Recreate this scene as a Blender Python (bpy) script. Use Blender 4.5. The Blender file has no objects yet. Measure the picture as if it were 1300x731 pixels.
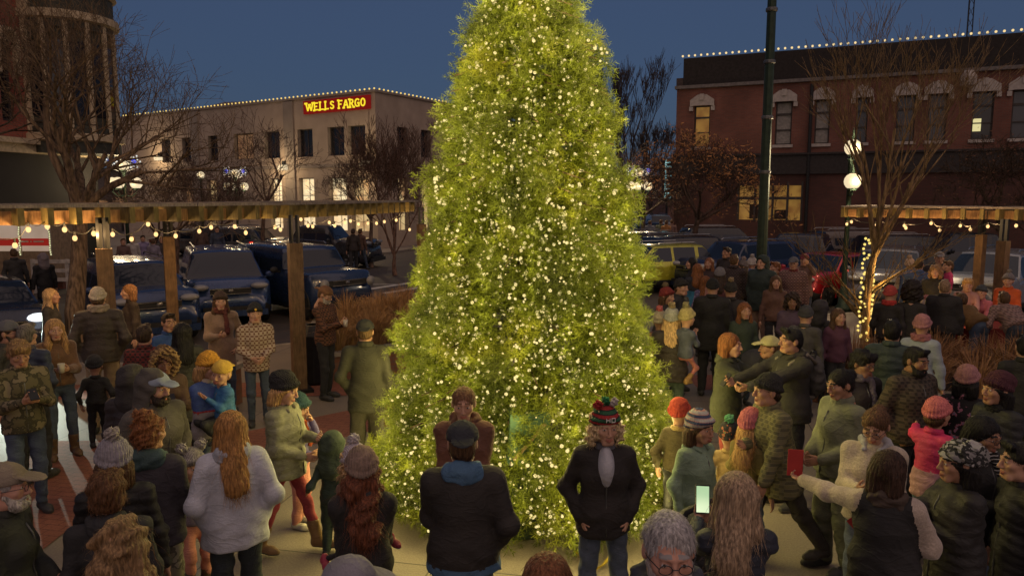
import bpy, math, random
import numpy as np
from math import radians as R, sin, cos, atan, tan, pi, sqrt
from mathutils import Vector, Matrix
SC = bpy.context.scene
COL = SC.collection
# ------------------------------------------------------------------ camera
CAM_H, FPX, TH = 3.1, 950.0, R(7.08)
cam = bpy.data.cameras.new('camera'); cam.sensor_width = 36; cam.lens = 36 * FPX / 1300
cam.clip_start = 0.05; cam.clip_end = 2000
co = bpy.data.objects.new('camera', cam); COL.objects.link(co)
co.location = (0, 0, CAM_H); co.rotation_euler = (R(90) - TH, 0, 0); SC.camera = co
# ------------------------------------------------------------------ sky, light, exposure
W = bpy.data.worlds.new('World'); SC.world = W; W.use_nodes = True
wn = W.node_tree.nodes; wl = W.node_tree.links
bg = wn['Background']
sky = wn.new('ShaderNodeTexSky'); sky.sky_type = 'NISHITA'; sky.sun_disc = False
sky.sun_elevation = R(3); sky.sun_rotation = R(180); sky.air_density = 1.0; sky.dust_density = 0.4; sky.ozone_density = 4.5

tint = wn.new('ShaderNodeMixRGB'); tint.inputs[0].default_value = .70; tint.inputs[2].default_value = (.76, 1.02, 1.88, 1)   # dusk blue over the clear sky
wl.new(sky.outputs[0], tint.inputs[1]); wl.new(tint.outputs[0], bg.inputs[0]); bg.inputs[1].default_value = SKY_STRENGTH = 0.058
sun = bpy.data.lights.new('afterglow', 'SUN'); sun.energy = 0.80; sun.angle = R(110); sun.color = (1.0, .66, .46)
so = bpy.data.objects.new('afterglow', sun); COL.objects.link(so); so.rotation_euler = (R(38), 0, R(12))
SC.view_settings.view_transform = 'Standard'; SC.view_settings.look = 'None'
SC.view_settings.gamma = 1; SC.view_settings.use_curve_mapping = False
SC.view_settings.exposure = 0.35
SC.render.engine = 'CYCLES'
SC.cycles.use_denoising = True
try: SC.cycles.denoiser = 'OPENIMAGEDENOISE'
except Exception: pass
SC.cycles.max_bounces = 4; SC.cycles.diffuse_bounces = 2; SC.cycles.glossy_bounces = 2
SC.cycles.transmission_bounces = 2; SC.cycles.transparent_max_bounces = 4
SC.cycles.caustics_reflective = False; SC.cycles.caustics_refractive = False
SC.cycles.sample_clamp_indirect = 2.0
# ------------------------------------------------------------------ picture -> place
def zc_of(D, z): return D * cos(TH) + (CAM_H - z) * sin(TH)
def z_at(py, D): return CAM_H - D * tan(atan((py - 365) / FPX) + TH)
def d_at(py, z): return (CAM_H - z) / tan(atan((py - 365) / FPX) + TH)
def x_at(px, D, z=1.0): return (px - 650) * zc_of(D, z) / FPX
def at(px, py, D):
    z = z_at(py, D); return Vector((x_at(px, D, z), D, z))
def on_ground(px, py, z=0.0):
    D = d_at(py, z); return Vector((x_at(px, D, z), D, z))
# ------------------------------------------------------------------ materials
MATS = {}
def rgb(c): return (c[0], c[1], c[2], 1)
def srgb(r, g, b):
    f = lambda v: ((v / 255 + 0.055) / 1.055) ** 2.4 if v > 10 else v / 255 / 12.92
    return (f(r), f(g), f(b))
def new_mat(name):
    m = bpy.data.materials.new(name); m.use_nodes = True
    nt = m.node_tree; b = nt.nodes['Principled BSDF']
    return m, nt, b
def nd(nt, t, **k):
    n = nt.nodes.new(t)
    for a, v in k.items():
        if a in n.inputs: n.inputs[a].default_value = v
        else: setattr(n, a, v)
    return n
def mixc(nt, fac, a, b, typ='MIX'):
    n = nt.nodes.new('ShaderNodeMixRGB'); n.blend_type = typ
    for i, v in ((0, fac), (1, a), (2, b)):
        if hasattr(v, 'links') or hasattr(v, 'is_linked'): nt.links.new(v, n.inputs[i])
        else: n.inputs[i].default_value = v if i == 0 else rgb(v)
    return n.outputs[0]
def coords(nt, kind='Object', scale=(1, 1, 1)):
    t = nt.nodes.new('ShaderNodeTexCoord'); m = nt.nodes.new('ShaderNodeMapping')
    m.inputs['Scale'].default_value = scale
    nt.links.new(t.outputs[kind], m.inputs[0]); return m.outputs[0]
def ramp(nt, src, stops, interp='LINEAR'):
    r = nt.nodes.new('ShaderNodeValToRGB'); r.color_ramp.interpolation = interp
    e = r.color_ramp.elements
    while len(e) < len(stops): e.new(0.5)
    for i, (p, c) in enumerate(stops): e[i].position = p; e[i].color = rgb(c)
    nt.links.new(src, r.inputs[0]); return r.outputs[0]
def bump(nt, b, src, strength=0.3, dist=0.01):
    n = nt.nodes.new('ShaderNodeBump'); n.inputs['Strength'].default_value = strength
    n.inputs['Distance'].default_value = dist
    nt.links.new(src, n.inputs['Height']); nt.links.new(n.outputs[0], b.inputs['Normal'])
def mat(name, color, rough=0.7, var=0.25, scale=8.0, kind='plain', metal=0.0, c2=None, c3=None, spec=0.3, bumpy=0.0):
    key = (name, color, kind, c2, c3, rough)
    if key in MATS: return MATS[key]
    if kind in ('cloth', 'puffer', 'fleece', 'denim', 'knit', 'plaid', 'plain'): color = tuple(v * .94 + .008 for v in color)
    m, nt, b = new_mat(name); L = nt.links
    b.inputs['Roughness'].default_value = rough; b.inputs['Metallic'].default_value = metal
    b.inputs['Specular IOR Level'].default_value = spec
    dark = tuple(v * (1 - var) for v in color); light = tuple(min(1, v * (1 + var)) for v in color)
    if kind == 'plain':
        n = nd(nt, 'ShaderNodeTexNoise', Scale=scale, Detail=5.0); L.new(coords(nt), n.inputs[0])
        L.new(ramp(nt, n.outputs[0], [(0.3, dark), (0.7, light)]), b.inputs['Base Color'])
        if bumpy: bump(nt, b, n.outputs[0], bumpy, 0.02)
    elif kind in ('cloth', 'knit', 'puffer', 'fleece', 'denim'):
        n = nd(nt, 'ShaderNodeTexNoise', Scale=5.0, Detail=6.0); L.new(coords(nt), n.inputs[0])
        fine = nd(nt, 'ShaderNodeTexNoise', Scale={'cloth': 160., 'knit': 60., 'puffer': 40., 'fleece': 90., 'denim': 220.}[kind], Detail=3.0)
        L.new(coords(nt), fine.inputs[0])
        c = ramp(nt, n.outputs[0], [(0.3, dark), (0.7, light)])
        c = mixc(nt, {'cloth': .18, 'puffer': .15, 'knit': .4, 'fleece': .35, 'denim': .3}[kind], c, ramp(nt, fine.outputs[0], [(0.3, (.45,)*3), (0.7, (1.5,)*3)]), 'MULTIPLY')
        L.new(c, b.inputs['Base Color'])
        wr = nd(nt, 'ShaderNodeTexNoise', Scale=14.0, Detail=4.0, Distortion=1.2)
        L.new(coords(nt, scale=(1, 1, 2.2)), wr.inputs[0])
        rg = nd(nt, 'ShaderNodeTexNoise', Scale=4.5, Detail=2.0, Distortion=.9); L.new(coords(nt, scale=(1.2, 1.2, 2.0)), rg.inputs[0])
        a1 = nd(nt, 'ShaderNodeMath', operation='SUBTRACT'); L.new(rg.outputs[0], a1.inputs[0]); a1.inputs[1].default_value = .5
        a2 = nd(nt, 'ShaderNodeMath', operation='ABSOLUTE'); L.new(a1.outputs[0], a2.inputs[0])
        crease = ramp(nt, a2.outputs[0], [(0.0, (1, 1, 1)), (0.035, (.35,)*3), (0.10, (0, 0, 0))])
        wr2 = nd(nt, 'ShaderNodeMath', operation='MULTIPLY_ADD'); L.new(crease, wr2.inputs[0]); wr2.inputs[1].default_value = .55 if kind in ('cloth', 'denim', 'puffer') else .15; L.new(wr.outputs[0], wr2.inputs[2])
        add = nd(nt, 'ShaderNodeMath', operation='ADD'); L.new(wr2.outputs[0], add.inputs[0])
        mul = nd(nt, 'ShaderNodeMath', operation='MULTIPLY'); mul.inputs[1].default_value = 0.15 if kind != 'knit' else 0.6
        if kind == 'knit':
            w = nd(nt, 'ShaderNodeTexWave', Scale=34.0, Distortion=1.5); L.new(coords(nt), w.inputs[0]); L.new(w.outputs[1] if len(w.outputs) > 1 else w.outputs[0], mul.inputs[0])
        else: L.new(fine.outputs[0], mul.inputs[0])
        L.new(mul.outputs[0], add.inputs[1])
        bump(nt, b, add.outputs[0], {'cloth': .3, 'puffer': .3, 'knit': .5, 'fleece': .4, 'denim': .35}[kind], 0.02)
        if kind == 'fleece': b.inputs['Sheen Weight'].default_value = 0.3
    elif kind == 'plaid':
        c2 = c2 or dark; c3 = c3 or light
        def band(axis, sc, th):
            w = nd(nt, 'ShaderNodeTexWave', Scale=sc, Distortion=0.6); w.bands_direction = axis
            L.new(coords(nt), w.inputs[0]); return ramp(nt, w.outputs['Fac'], [(th, (0, 0, 0)), (th + .06, (1, 1, 1))])
        c = mixc(nt, band('Z', 5.2, .66), color, c2); c = mixc(nt, band('X', 5.6, .66), c, c2)
        xx = mixc(nt, band('X', 5.6, .66), (0, 0, 0), band('Z', 5.2, .66)); xx2 = mixc(nt, .5, (0, 0, 0), xx); c = mixc(nt, xx2, c, c3)
        c = mixc(nt, band('Z', 10.4, .93), c, c3); L.new(c, b.inputs['Base Color'])
        n = nd(nt, 'ShaderNodeTexNoise', Scale=16.0, Detail=4.0, Distortion=1.0); L.new(coords(nt), n.inputs[0]); bump(nt, b, n.outputs[0], 0.5, 0.02)
    elif kind in ('camo', 'print'):
        n = nd(nt, 'ShaderNodeTexNoise', Scale=13.0 if kind == 'camo' else 22.0, Detail=3.0); L.new(coords(nt), n.inputs[0])
        st = [(0.0, color), (0.46, c2), (0.56, c3)] if kind == 'camo' else [(0.0, color), (0.58, c2), (0.66, c3)]
        L.new(ramp(nt, n.outputs[0], st, 'CONSTANT'), b.inputs['Base Color'])
    elif kind == 'stripes':
        w = nd(nt, 'ShaderNodeTexWave', Scale=6.5); w.bands_direction = 'Z'; L.new(coords(nt), w.inputs[0])
        L.new(ramp(nt, w.outputs['Fac'], [(0.0, color), (0.35, c2), (0.7, c3 or c2)], 'CONSTANT'), b.inputs['Base Color'])
    elif kind == 'hair':
        n = nd(nt, 'ShaderNodeTexNoise', Scale=10.0, Detail=4.0); L.new(coords(nt, scale=(9, 9, 1.3)), n.inputs[0])
        L.new(ramp(nt, n.outputs[0], [(0.32, tuple(v * .45 for v in color)), (0.52, color), (0.72, tuple(min(1, v * 1.7) for v in color))]), b.inputs['Base Color'])
        bump(nt, b, n.outputs[0], 0.8, 0.02)
    elif kind == 'fur':
        n = nd(nt, 'ShaderNodeTexNoise', Scale=70.0, Detail=4.0); L.new(coords(nt), n.inputs[0])
        L.new(ramp(nt, n.outputs[0], [(0.3, dark), (0.7, light)]), b.inputs['Base Color']); bump(nt, b, n.outputs[0], 1.0, 0.03)
    elif kind == 'skin':
        n = nd(nt, 'ShaderNodeTexNoise', Scale=18.0, Detail=4.0); L.new(coords(nt), n.inputs[0])
        L.new(ramp(nt, n.outputs[0], [(0.3, (color[0]*.88, color[1]*.82, color[2]*.8)), (0.7, color)]), b.inputs['Base Color'])
        b.inputs['Subsurface Weight'].default_value = 0.0
    elif kind == 'bark':
        n = nd(nt, 'ShaderNodeTexNoise', Scale=6.0, Detail=8.0); L.new(coords(nt, scale=(3, 3, .6)), n.inputs[0])
        L.new(ramp(nt, n.outputs[0], [(0.35, tuple(v * .35 for v in color)), (0.65, light)]), b.inputs['Base Color']); bump(nt, b, n.outputs[0], 1.0, 0.06)
    elif kind == 'wood':
        n = nd(nt, 'ShaderNodeTexNoise', Scale=5.0, Detail=6.0, Distortion=0.6); L.new(coords(nt, scale=(1.2, 1.2, 1.2)), n.inputs[0])
        n2 = nd(nt, 'ShaderNodeTexNoise', Scale=40.0, Detail=3.0); L.new(coords(nt, scale=(1, 1, .15)), n2.inputs[0])
        c = ramp(nt, n.outputs[0], [(0.3, dark), (0.7, light)])
        L.new(mixc(nt, 0.5, c, ramp(nt, n2.outputs[0], [(0.35, (.5,)*3), (0.65, (1.3,)*3)]), 'MULTIPLY'), b.inputs['Base Color']); bump(nt, b, n2.outputs[0], 0.3, 0.01)
    MATS[key] = m; return m
def brick_mat(name, c1, c2, mortar, scale=1.0, w=0.22, hgt=0.075):
    if name in MATS: return MATS[name]
    m, nt, b = new_mat(name); L = nt.links; b.inputs['Roughness'].default_value = 0.85
    t = nt.nodes.new('ShaderNodeTexCoord'); br = nt.nodes.new('ShaderNodeTexBrick')
    br.inputs['Scale'].default_value = 1.0; br.inputs['Brick Width'].default_value = w * scale; br.inputs['Row Height'].default_value = hgt * scale
    br.inputs['Mortar Size'].default_value = 0.006 * scale
    br.inputs['Color1'].default_value = rgb(c1); br.inputs['Color2'].default_value = rgb(c2); br.inputs['Mortar'].default_value = rgb(mortar)
    L.new(t.outputs['UV'], br.inputs[0])
    n = nd(nt, 'ShaderNodeTexNoise', Scale=0.6, Detail=6.0); L.new(t.outputs['Object'], n.inputs[0])
    L.new(mixc(nt, 0.8, br.outputs[0], ramp(nt, n.outputs[0], [(0.3, (.55,)*3), (0.7, (1.3,)*3)]), 'MULTIPLY'), b.inputs['Base Color'])
    bump(nt, b, br.outputs['Fac'], -0.5, 0.01)
    MATS[name] = m; return m
def emit(name, color, strength, sample=False):
    key = ('emit', name)
    if key in MATS: return MATS[key]
    m, nt, b = new_mat(name)
    b.inputs['Base Color'].default_value = rgb(tuple(v * .04 for v in color)); b.inputs['Emission Color'].default_value = rgb(color)
    b.inputs['Emission Strength'].default_value = strength; b.inputs['Specular IOR Level'].default_value = 0.0; b.inputs['Roughness'].default_value = 1.0
    if not sample: m.cycles.emission_sampling = 'NONE'
    MATS[key] = m; return m
def glass_mat(name, color=(0.02, 0.025, 0.035), rough=0.06):
    if name in MATS: return MATS[name]
    m, nt, b = new_mat(name); b.inputs['Base Color'].default_value = rgb(color)
    b.inputs['Roughness'].default_value = rough; b.inputs['Specular IOR Level'].default_value = 0.5
    MATS[name] = m; return m
def paint(name, color, rough=0.22):
    key = ('paint', name, color)
    if key in MATS: return MATS[key]
    m, nt, b = new_mat(name); L = nt.links
    n = nd(nt, 'ShaderNodeTexNoise', Scale=3.0, Detail=6.0); L.new(coords(nt), n.inputs[0])
    L.new(ramp(nt, n.outputs[0], [(0.3, tuple(v * .8 for v in color)), (0.7, color)]), b.inputs['Base Color'])
    L.new(ramp(nt, n.outputs[0], [(0.35, (rough,)*3), (0.75, (rough + .15,)*3)]), b.inputs['Roughness'])
    b.inputs['Metallic'].default_value = 0.3; b.inputs['Coat Weight'].default_value = 0.6; b.inputs['Coat Roughness'].default_value = 0.08
    MATS[key] = m; return m
# ------------------------------------------------------------------ mesh builder
class MB:
    def __init__(s): s.v = []; s.f = []; s.m = []; s.uv = None; s.n = 0
    def add(s, v, f, mi=0):
        v = np.asarray(v, float).reshape(-1, 3); s.v.append(v)
        for q in f: s.f.append(tuple(i + s.n for i in q)); s.m.append(mi)
        s.n += len(v)
    def box(s, c, d, rot=None, mi=0, M=None):
        c = np.array(c, float); d = np.array(d, float) / 2
        v = np.array([[x, y, z] for x in (-1, 1) for y in (-1, 1) for z in (-1, 1)]) * d
        if rot: v = v @ np.array(Matrix.Rotation(rot[0], 3, 'X').transposed() @ Matrix.Rotation(rot[1], 3, 'Y').transposed() @ Matrix.Rotation(rot[2], 3, 'Z').transposed())
        v = v + c
        if M is not None: v = v @ np.array(M.to_3x3()).T + np.array(M.translation)
        s.add(v, [(0, 1, 3, 2), (4, 6, 7, 5), (0, 4, 5, 1), (2, 3, 7, 6), (0, 2, 6, 4), (1, 5, 7, 3)], mi)
    def bar(s, a, b, w, t, mi=0, up=(0, 0, 1)):
        a = Vector(a); b = Vector(b); d = (b - a); L = d.length; d.normalize()
        u = Vector(up); sx = d.cross(u)
        if sx.length < 1e-4: sx = Vector((1, 0, 0))
        sx.normalize(); uz = sx.cross(d)
        v = []
        for e in (a, b):
            for p, q in ((-1, -1), (1, -1), (1, 1), (-1, 1)): v.append(e + sx * p * w / 2 + uz * q * t / 2)
        s.add([tuple(x) for x in v], [(0, 3, 2, 1), (4, 5, 6, 7), (0, 1, 5, 4), (1, 2, 6, 5), (2, 3, 7, 6), (3, 0, 4, 7)], mi)
    def tube(s, pts, rad, n=8, mi=0, caps=True):
        pts = [Vector(p) for p in pts]
        if not hasattr(rad, '__len__'): rad = [rad] * len(pts)
        v = []; prev = None
        for i, p in enumerate(pts):
            d = (pts[min(i + 1, len(pts) - 1)] - pts[max(i - 1, 0)])
            if d.length < 1e-9: d = Vector((0, 0, 1))
            d.normalize()
            if prev is None:
                a = d.orthogonal().normalized()
            else:
                a = prev - d * prev.dot(d)
                a = a.normalized() if a.length > 1e-6 else d.orthogonal().normalized()
            prev = a; b = d.cross(a)
            for k in range(n):
                t = 2 * pi * k / n; v.append(p + (a * cos(t) + b * sin(t)) * rad[i])
        f = []
        for i in range(len(pts) - 1):
            for k in range(n):
                k2 = (k + 1) % n; f.append((i * n + k, i * n + k2, (i + 1) * n + k2, (i + 1) * n + k))
        if caps: f.append(tuple(range(n))[::-1]); f.append(tuple((len(pts) - 1) * n + k for k in range(n)))
        s.add([tuple(x) for x in v], f, mi)
    def lathe(s, prof, c=(0, 0, 0), n=16, mi=0, axis='Z'):
        v = []
        for r, z in prof:
            for k in range(n):
                t = 2 * pi * k / n
                p = (r * cos(t), r * sin(t), z)
                if axis == 'Y': p = (p[0], p[2], p[1])
                if axis == 'X': p = (p[2], p[0], p[1])
                v.append((p[0] + c[0], p[1] + c[1], p[2] + c[2]))
        f = []
        for i in range(len(prof) - 1):
            for k in range(n):
                k2 = (k + 1) % n; f.append((i * n + k, i * n + k2, (i + 1) * n + k2, (i + 1) * n + k))
        if prof[0][0] > 1e-4: f.append(tuple(range(n))[::-1])
        if prof[-1][0] > 1e-4: f.append(tuple((len(prof) - 1) * n + k for k in range(n)))
        s.add(v, f, mi)
    def sphere(s, c, r, n=12, mi=0):
        k = n // 2; r = r if hasattr(r, '__len__') else (r, r, r)
        v = [(c[0], c[1], c[2] - r[2])]
        for i in range(1, k):
            p = -pi / 2 + pi * i / k
            for j in range(n):
                t = 2 * pi * j / n; v.append((c[0] + r[0] * cos(p) * cos(t), c[1] + r[1] * cos(p) * sin(t), c[2] + r[2] * sin(p)))
        v.append((c[0], c[1], c[2] + r[2])); last = len(v) - 1
        f = [(0, 1 + (j + 1) % n, 1 + j) for j in range(n)]
        for i in range(k - 2):
            for j in range(n):
                a = 1 + i * n; j2 = (j + 1) % n; f.append((a + j, a + j2, a + n + j2, a + n + j))
        a = 1 + (k - 2) * n
        f += [(a + j, a + (j + 1) % n, last) for j in range(n)]
        s.add(v, f, mi)
    def quad(s, a, b, c, d, mi=0): s.add([a, b, c, d], [(0, 1, 2, 3)], mi)
    def arrays(s, V, F, mi=0):
        V = np.asarray(V, float); F = np.asarray(F) + s.n
        s.v.append(V); s.f.extend(map(tuple, F.tolist()))
        s.m.extend([mi] * len(F) if not hasattr(mi, '__len__') else list(mi)); s.n += len(V)
    def build(s, name, mats, parent=None, smooth=False, loc=None, uvbox=False):
        me = bpy.data.meshes.new(name)
        V = np.concatenate(s.v) if s.v else np.zeros((0, 3))
        me.from_pydata(V.tolist(), [], s.f)
        for m in (mats if isinstance(mats, (list, tuple)) else [mats]): me.materials.append(m)
        if s.m and max(s.m) > 0: me.polygons.foreach_set('material_index', s.m)
        if smooth: me.polygons.foreach_set('use_smooth', [True] * len(me.polygons))
        o = bpy.data.objects.new(name, me); COL.objects.link(o)
        if parent is not None: o.parent = parent
        if loc is not None: o.location = loc
        if uvbox: box_uv(me)
        return o
def box_uv(me):
    uv = me.uv_layers.new(name='UVMap'); vs = me.vertices
    for p in me.polygons:
        n = p.normal
        for li in p.loop_indices:
            c = vs[me.loops[li].vertex_index].co
            if abs(n.z) > .7: uv.data[li].uv = (c.x, c.y)
            elif abs(n.x) > abs(n.y): uv.data[li].uv = (c.y, c.z)
            else: uv.data[li].uv = (c.x, c.z)
def tag(o, label=None, cat=None, group=None, kind=None):
    if label: o['label'] = label
    if cat: o['category'] = cat
    if group: o['group'] = group
    if kind: o['kind'] = kind
    return o
def thing(name, label, cat, loc=(0, 0, 0), rz=0.0, group=None):
    o = bpy.data.objects.new(name, None); COL.objects.link(o); o.empty_display_size = .2
    o.location = loc; o.rotation_euler = (0, 0, rz); return tag(o, label, cat, group)
def dup(root, loc, rz, label=None, group=None):
    r = root.copy(); COL.objects.link(r); r.location = loc; r.rotation_euler = (0, 0, rz)
    if label: r['label'] = label
    if group: r['group'] = group
    for ch in list(root.children):
        c = ch.copy(); COL.objects.link(c); c.parent = r
        for g in ch.children:
            d = g.copy(); COL.objects.link(d); d.parent = c
    return r
def lamp(name, loc, energy, color, size=0.1, typ='POINT', parent=None, rot=None, spot=None, blend=.5):
    l = bpy.data.lights.new(name, typ); l.energy = energy; l.color = color
    if typ in ('POINT', 'SPOT'): l.shadow_soft_size = size
    if typ == 'SPOT': l.spot_size = spot; l.spot_blend = blend
    o = bpy.data.objects.new(name, l); COL.objects.link(o); o.location = loc
    if rot is not None: o.rotation_euler = rot
    if parent is not None: o.parent = parent
    return o
WARM = (1.0, 0.60, 0.24)
# ================================================================== soft bodies: distance fields turned into meshes
F32 = np.float32
def smin(a, b, k):
    h = np.maximum(k - np.abs(a - b), 0.0) / k
    return np.minimum(a, b) - h * h * k * 0.25
class SDF:
    def __init__(s): s.p = []
    def cap(s, a, b, r1, r2=None, k=.03, flat=1.0, op='u', grp=0):
        s.p.append(('c', np.array(a, F32), np.array(b, F32), r1, r1 if r2 is None else r2, k, flat, op, grp, None)); return s
    def ell(s, c, r, k=.03, op='u', grp=0, rot=None):
        s.p.append(('e', np.array(c, F32), np.array(r if hasattr(r, '__len__') else (r, r, r), F32), 0, 0, k, 1.0, op, grp, rot)); return s
    def dist(s, pr, P):
        t, a, b, r1, r2, k, flat, op, grp, rot = pr
        if t == 'c':
            ba = b - a; pa = P - a; L = float(ba @ ba) + 1e-9
            h = np.clip((pa @ ba) / L, 0, 1); q = pa - h[..., None] * ba
            if flat != 1.0:
                q = q * np.array([1, 1 / flat, 1], F32)
                return (np.sqrt((q * q).sum(-1)) - (r1 + (r2 - r1) * h)) * (0.5 + 0.5 * flat)
            return np.sqrt((q * q).sum(-1)) - (r1 + (r2 - r1) * h)
        q = P - a
        if rot is not None: q = q @ np.array(rot, F32)
        k0 = np.sqrt(((q / b) ** 2).sum(-1)); k1 = np.sqrt(((q / (b * b)) ** 2).sum(-1)) + 1e-9
        return k0 * (k0 - 1) / k1
    def bbox(s, pr):
        t, a, b, r1, r2, k, flat, op, grp, rot = pr
        if t == 'c':
            r = max(r1, r2); return np.minimum(a, b) - r, np.maximum(a, b) + r
        r = b if rot is None else np.full(3, b.max()); return a - r, a + r
    def mesh(s, h, disp=None, cut=None, pad=.03):
        lo = np.full(3, 1e9); hi = -lo
        for pr in s.p:
            if pr[7] == 'u':
                a, b = s.bbox(pr); lo = np.minimum(lo, a); hi = np.maximum(hi, b)
        lo = lo - pad; hi = hi + pad
        n = np.maximum(np.ceil((hi - lo) / h).astype(int), 3)
        ax = [(lo[i] + h * np.arange(n[i])).astype(F32) for i in range(3)]
        F = np.full(tuple(n), 0.5, F32)
        for pr in s.p:
            a, b = s.bbox(pr); m = pr[5] + 2 * h
            i0 = np.clip(((a - m - lo) / h).astype(int), 0, n - 1); i1 = np.clip(((b + m - lo) / h).astype(int) + 2, 1, n)
            if (i1 <= i0).any(): continue
            P = np.stack(np.meshgrid(ax[0][i0[0]:i1[0]], ax[1][i0[1]:i1[1]], ax[2][i0[2]:i1[2]], indexing='ij'), -1)
            d = s.dist(pr, P); sl = tuple(slice(i0[i], i1[i]) for i in range(3)); G = F[sl]
            F[sl] = smin(G, d, pr[5]) if pr[7] == 'u' else -smin(-G, d, pr[5])
        if disp or cut:
            idx = np.argwhere(np.abs(F) < .06 + h * 2) if disp else None
            if disp:
                P = lo + idx * h; F[idx[:, 0], idx[:, 1], idx[:, 2]] += disp(P).astype(F32)
            if cut:
                P = np.stack(np.meshgrid(*ax, indexing='ij'), -1)
                F = np.maximum(F, cut(P).astype(F32))
        F[[0, -1]] = .5; F[:, [0, -1]] = .5; F[:, :, [0, -1]] = .5
        return nets(F, lo, h)
def nets(F, lo, h):
    I = F < 0
    c = I[:-1, :-1, :-1].astype(np.int8)
    off = [(i, j, k) for i in (0, 1) for j in (0, 1) for k in (0, 1)]
    cnt = np.zeros_like(c)
    nx, ny, nz = F.shape
    for i, j, k in off: cnt += I[i:nx - 1 + i, j:ny - 1 + j, k:nz - 1 + k]
    act = (cnt > 0) & (cnt < 8)
    A = np.argwhere(act)
    if len(A) == 0: return np.zeros((0, 3)), np.zeros((0, 4), int)
    idx = -np.ones(act.shape, np.int32); idx[act] = np.arange(len(A))
    V = np.zeros((len(A), 3)); N = np.zeros(len(A))
    cv = {o: F[A[:, 0] + o[0], A[:, 1] + o[1], A[:, 2] + o[2]] for o in off}
    for o in off:
        for ax_ in range(3):
            if o[ax_] == 0:
                o2 = list(o); o2[ax_] = 1; o2 = tuple(o2)
                a = cv[o]; b = cv[o2]; m = (a < 0) != (b < 0)
                t = np.where(m, a / (a - b + 1e-12), 0)
                p = np.array(o, float)[None] + t[:, None] * (np.array(o2) - np.array(o))
                V[m] += p[m]; N[m] += 1
    V = lo + (A + V / N[:, None]) * h
    faces = []
    for ax_ in range(3):
        u, v = [(1, 2), (2, 0), (0, 1)][ax_]
        s0 = [slice(1, -1)] * 3; s1 = [slice(1, -1)] * 3
        s0[ax_] = slice(0, -1); s1[ax_] = slice(1, None)
        a = I[tuple(s0)]; b = I[tuple(s1)]
        for flip, msk in ((False, a & ~b), (True, ~a & b)):
            e = np.argwhere(msk)
            if len(e) == 0: continue
            e = e + 1; e[:, ax_] -= 1
            q = []
            for du, dv in ((-1, -1), (0, -1), (0, 0), (-1, 0)):
                w = e.copy(); w[:, u] += du; w[:, v] += dv; q.append(idx[w[:, 0], w[:, 1], w[:, 2]])
            q = np.stack(q, 1); q = q if not flip else q[:, ::-1]
            faces.append(q[(q >= 0).all(1)])
    return V, np.concatenate(faces)
def centers(V, Fc): return V[Fc].mean(1)
def wob(P, f=9., amp=.004, seed=0.):
    x, y, z = P[:, 0], P[:, 1], P[:, 2]
    return amp * (np.sin(f * (x * 1.7 + z * 2.1 + seed) + 2.2 * np.sin(f * .7 * (z - y) + seed)) + .7 * np.sin(f * 2.1 * (z * 1.3 - x * .8 + y + seed * 2) + 1.7 * np.sin(f * 1.3 * (x + z))))
def rotm(yaw=0., pitch=0., roll=0.):   # columns: local x, y, z; y is backwards (the face looks along -y)
    return np.array(Matrix.Rotation(yaw, 3, 'Z') @ Matrix.Rotation(pitch, 3, 'X') @ Matrix.Rotation(roll, 3, 'Y'))
# ------------------------------------------------------------------ head kit, built once for each look, in head space (skull centre at 0)
KIT = {}
def head_mesh(sex, beard, h):
    key = ('head', sex, h)
    if key in KIT: return KIT[key]
    s = SDF(); f = sex == 'f'; kd = sex == 'k'
    s.ell((0, .012, .004), (.074, .093, .086), .02)
    s.ell((0, -.022, -.05), (.056 if not kd else .062, .068, .07 if not kd else .058), .03)
    s.cap((-.022 if f or kd else -.03, -.062, -.108 if not kd else -.09), (.022 if f or kd else .03, -.062, -.108 if not kd else -.09), .02 if not f else .016, None, .03)
    if sex == 'm': s.ell((-.048, -.01, -.085), (.018, .03, .025), .03).ell((.048, -.01, -.085), (.018, .03, .025), .03)
    for q in (-1, 1):
        s.ell((q * .042, -.06, -.034), (.02, .02, .018), .025)
        s.ell((q * .077, .008, -.02), (.01, .02, .031), .008)
        s.ell((q * .031, -.096, -.008), (.017, .013, .012), .014, op='s')
        s.ell((q * .031, -.078, -.01), (.0135, .0125, .0125), .004)
        s.cap((q * .012, -.088, .012), (q * .042, -.078, .012), .009, .007, .012)
        s.ell((q * .011, -.098, -.05), (.008, .01, .007), .008)
    s.cap((0, -.088, .0), (0, -.11, -.044), .007, .011 if sex == 'm' else .009, .012)
    for q in (-1, 1): s.cap((0, -.0915, -.0785), (q * .0215, -.083, -.0735), .006, .0045, .006).cap((0, -.090, -.0875), (q * .018, -.083, -.0795), .0068, .005, .006)
    s.cap((0, .022, -.06), (0, .04 if not kd else .02, -.22 if not kd else -.15), .052 if sex == 'm' else .042, .062 if sex == 'm' else .055 if not kd else .042, .03)
    V, Fc = s.mesh(h, pad=.02)
    C = centers(V, Fc); mi = np.zeros(len(Fc), int)
    lip = (np.abs(C[:, 0]) < .024) & (C[:, 2] < -.069) & (C[:, 2] > -.093) & (C[:, 1] < -.086)
    mi[lip] = 1
    for q in (-1, 1):
        d = np.sqrt(((C - np.array([q * .031, -.089, -.009])) ** 2 / np.array([.0118, .012, .0048]) ** 2).sum(1)); mi[d < 1] = 2
        d = np.sqrt(((C - np.array([q * .031, -.091, -.009])) ** 2 / np.array([.0056, .02, .0052]) ** 2).sum(1)); mi[d < 1] = 3
        d = (np.abs(C[:, 2] - .0175 - .14 * (.03 - np.abs(C[:, 0]))) < .0036) & (np.abs(C[:, 0] - q * .03) < .02) & (C[:, 1] < -.06); mi[d] = 4
    KIT[key] = (V, Fc, mi); return KIT[key]
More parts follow.
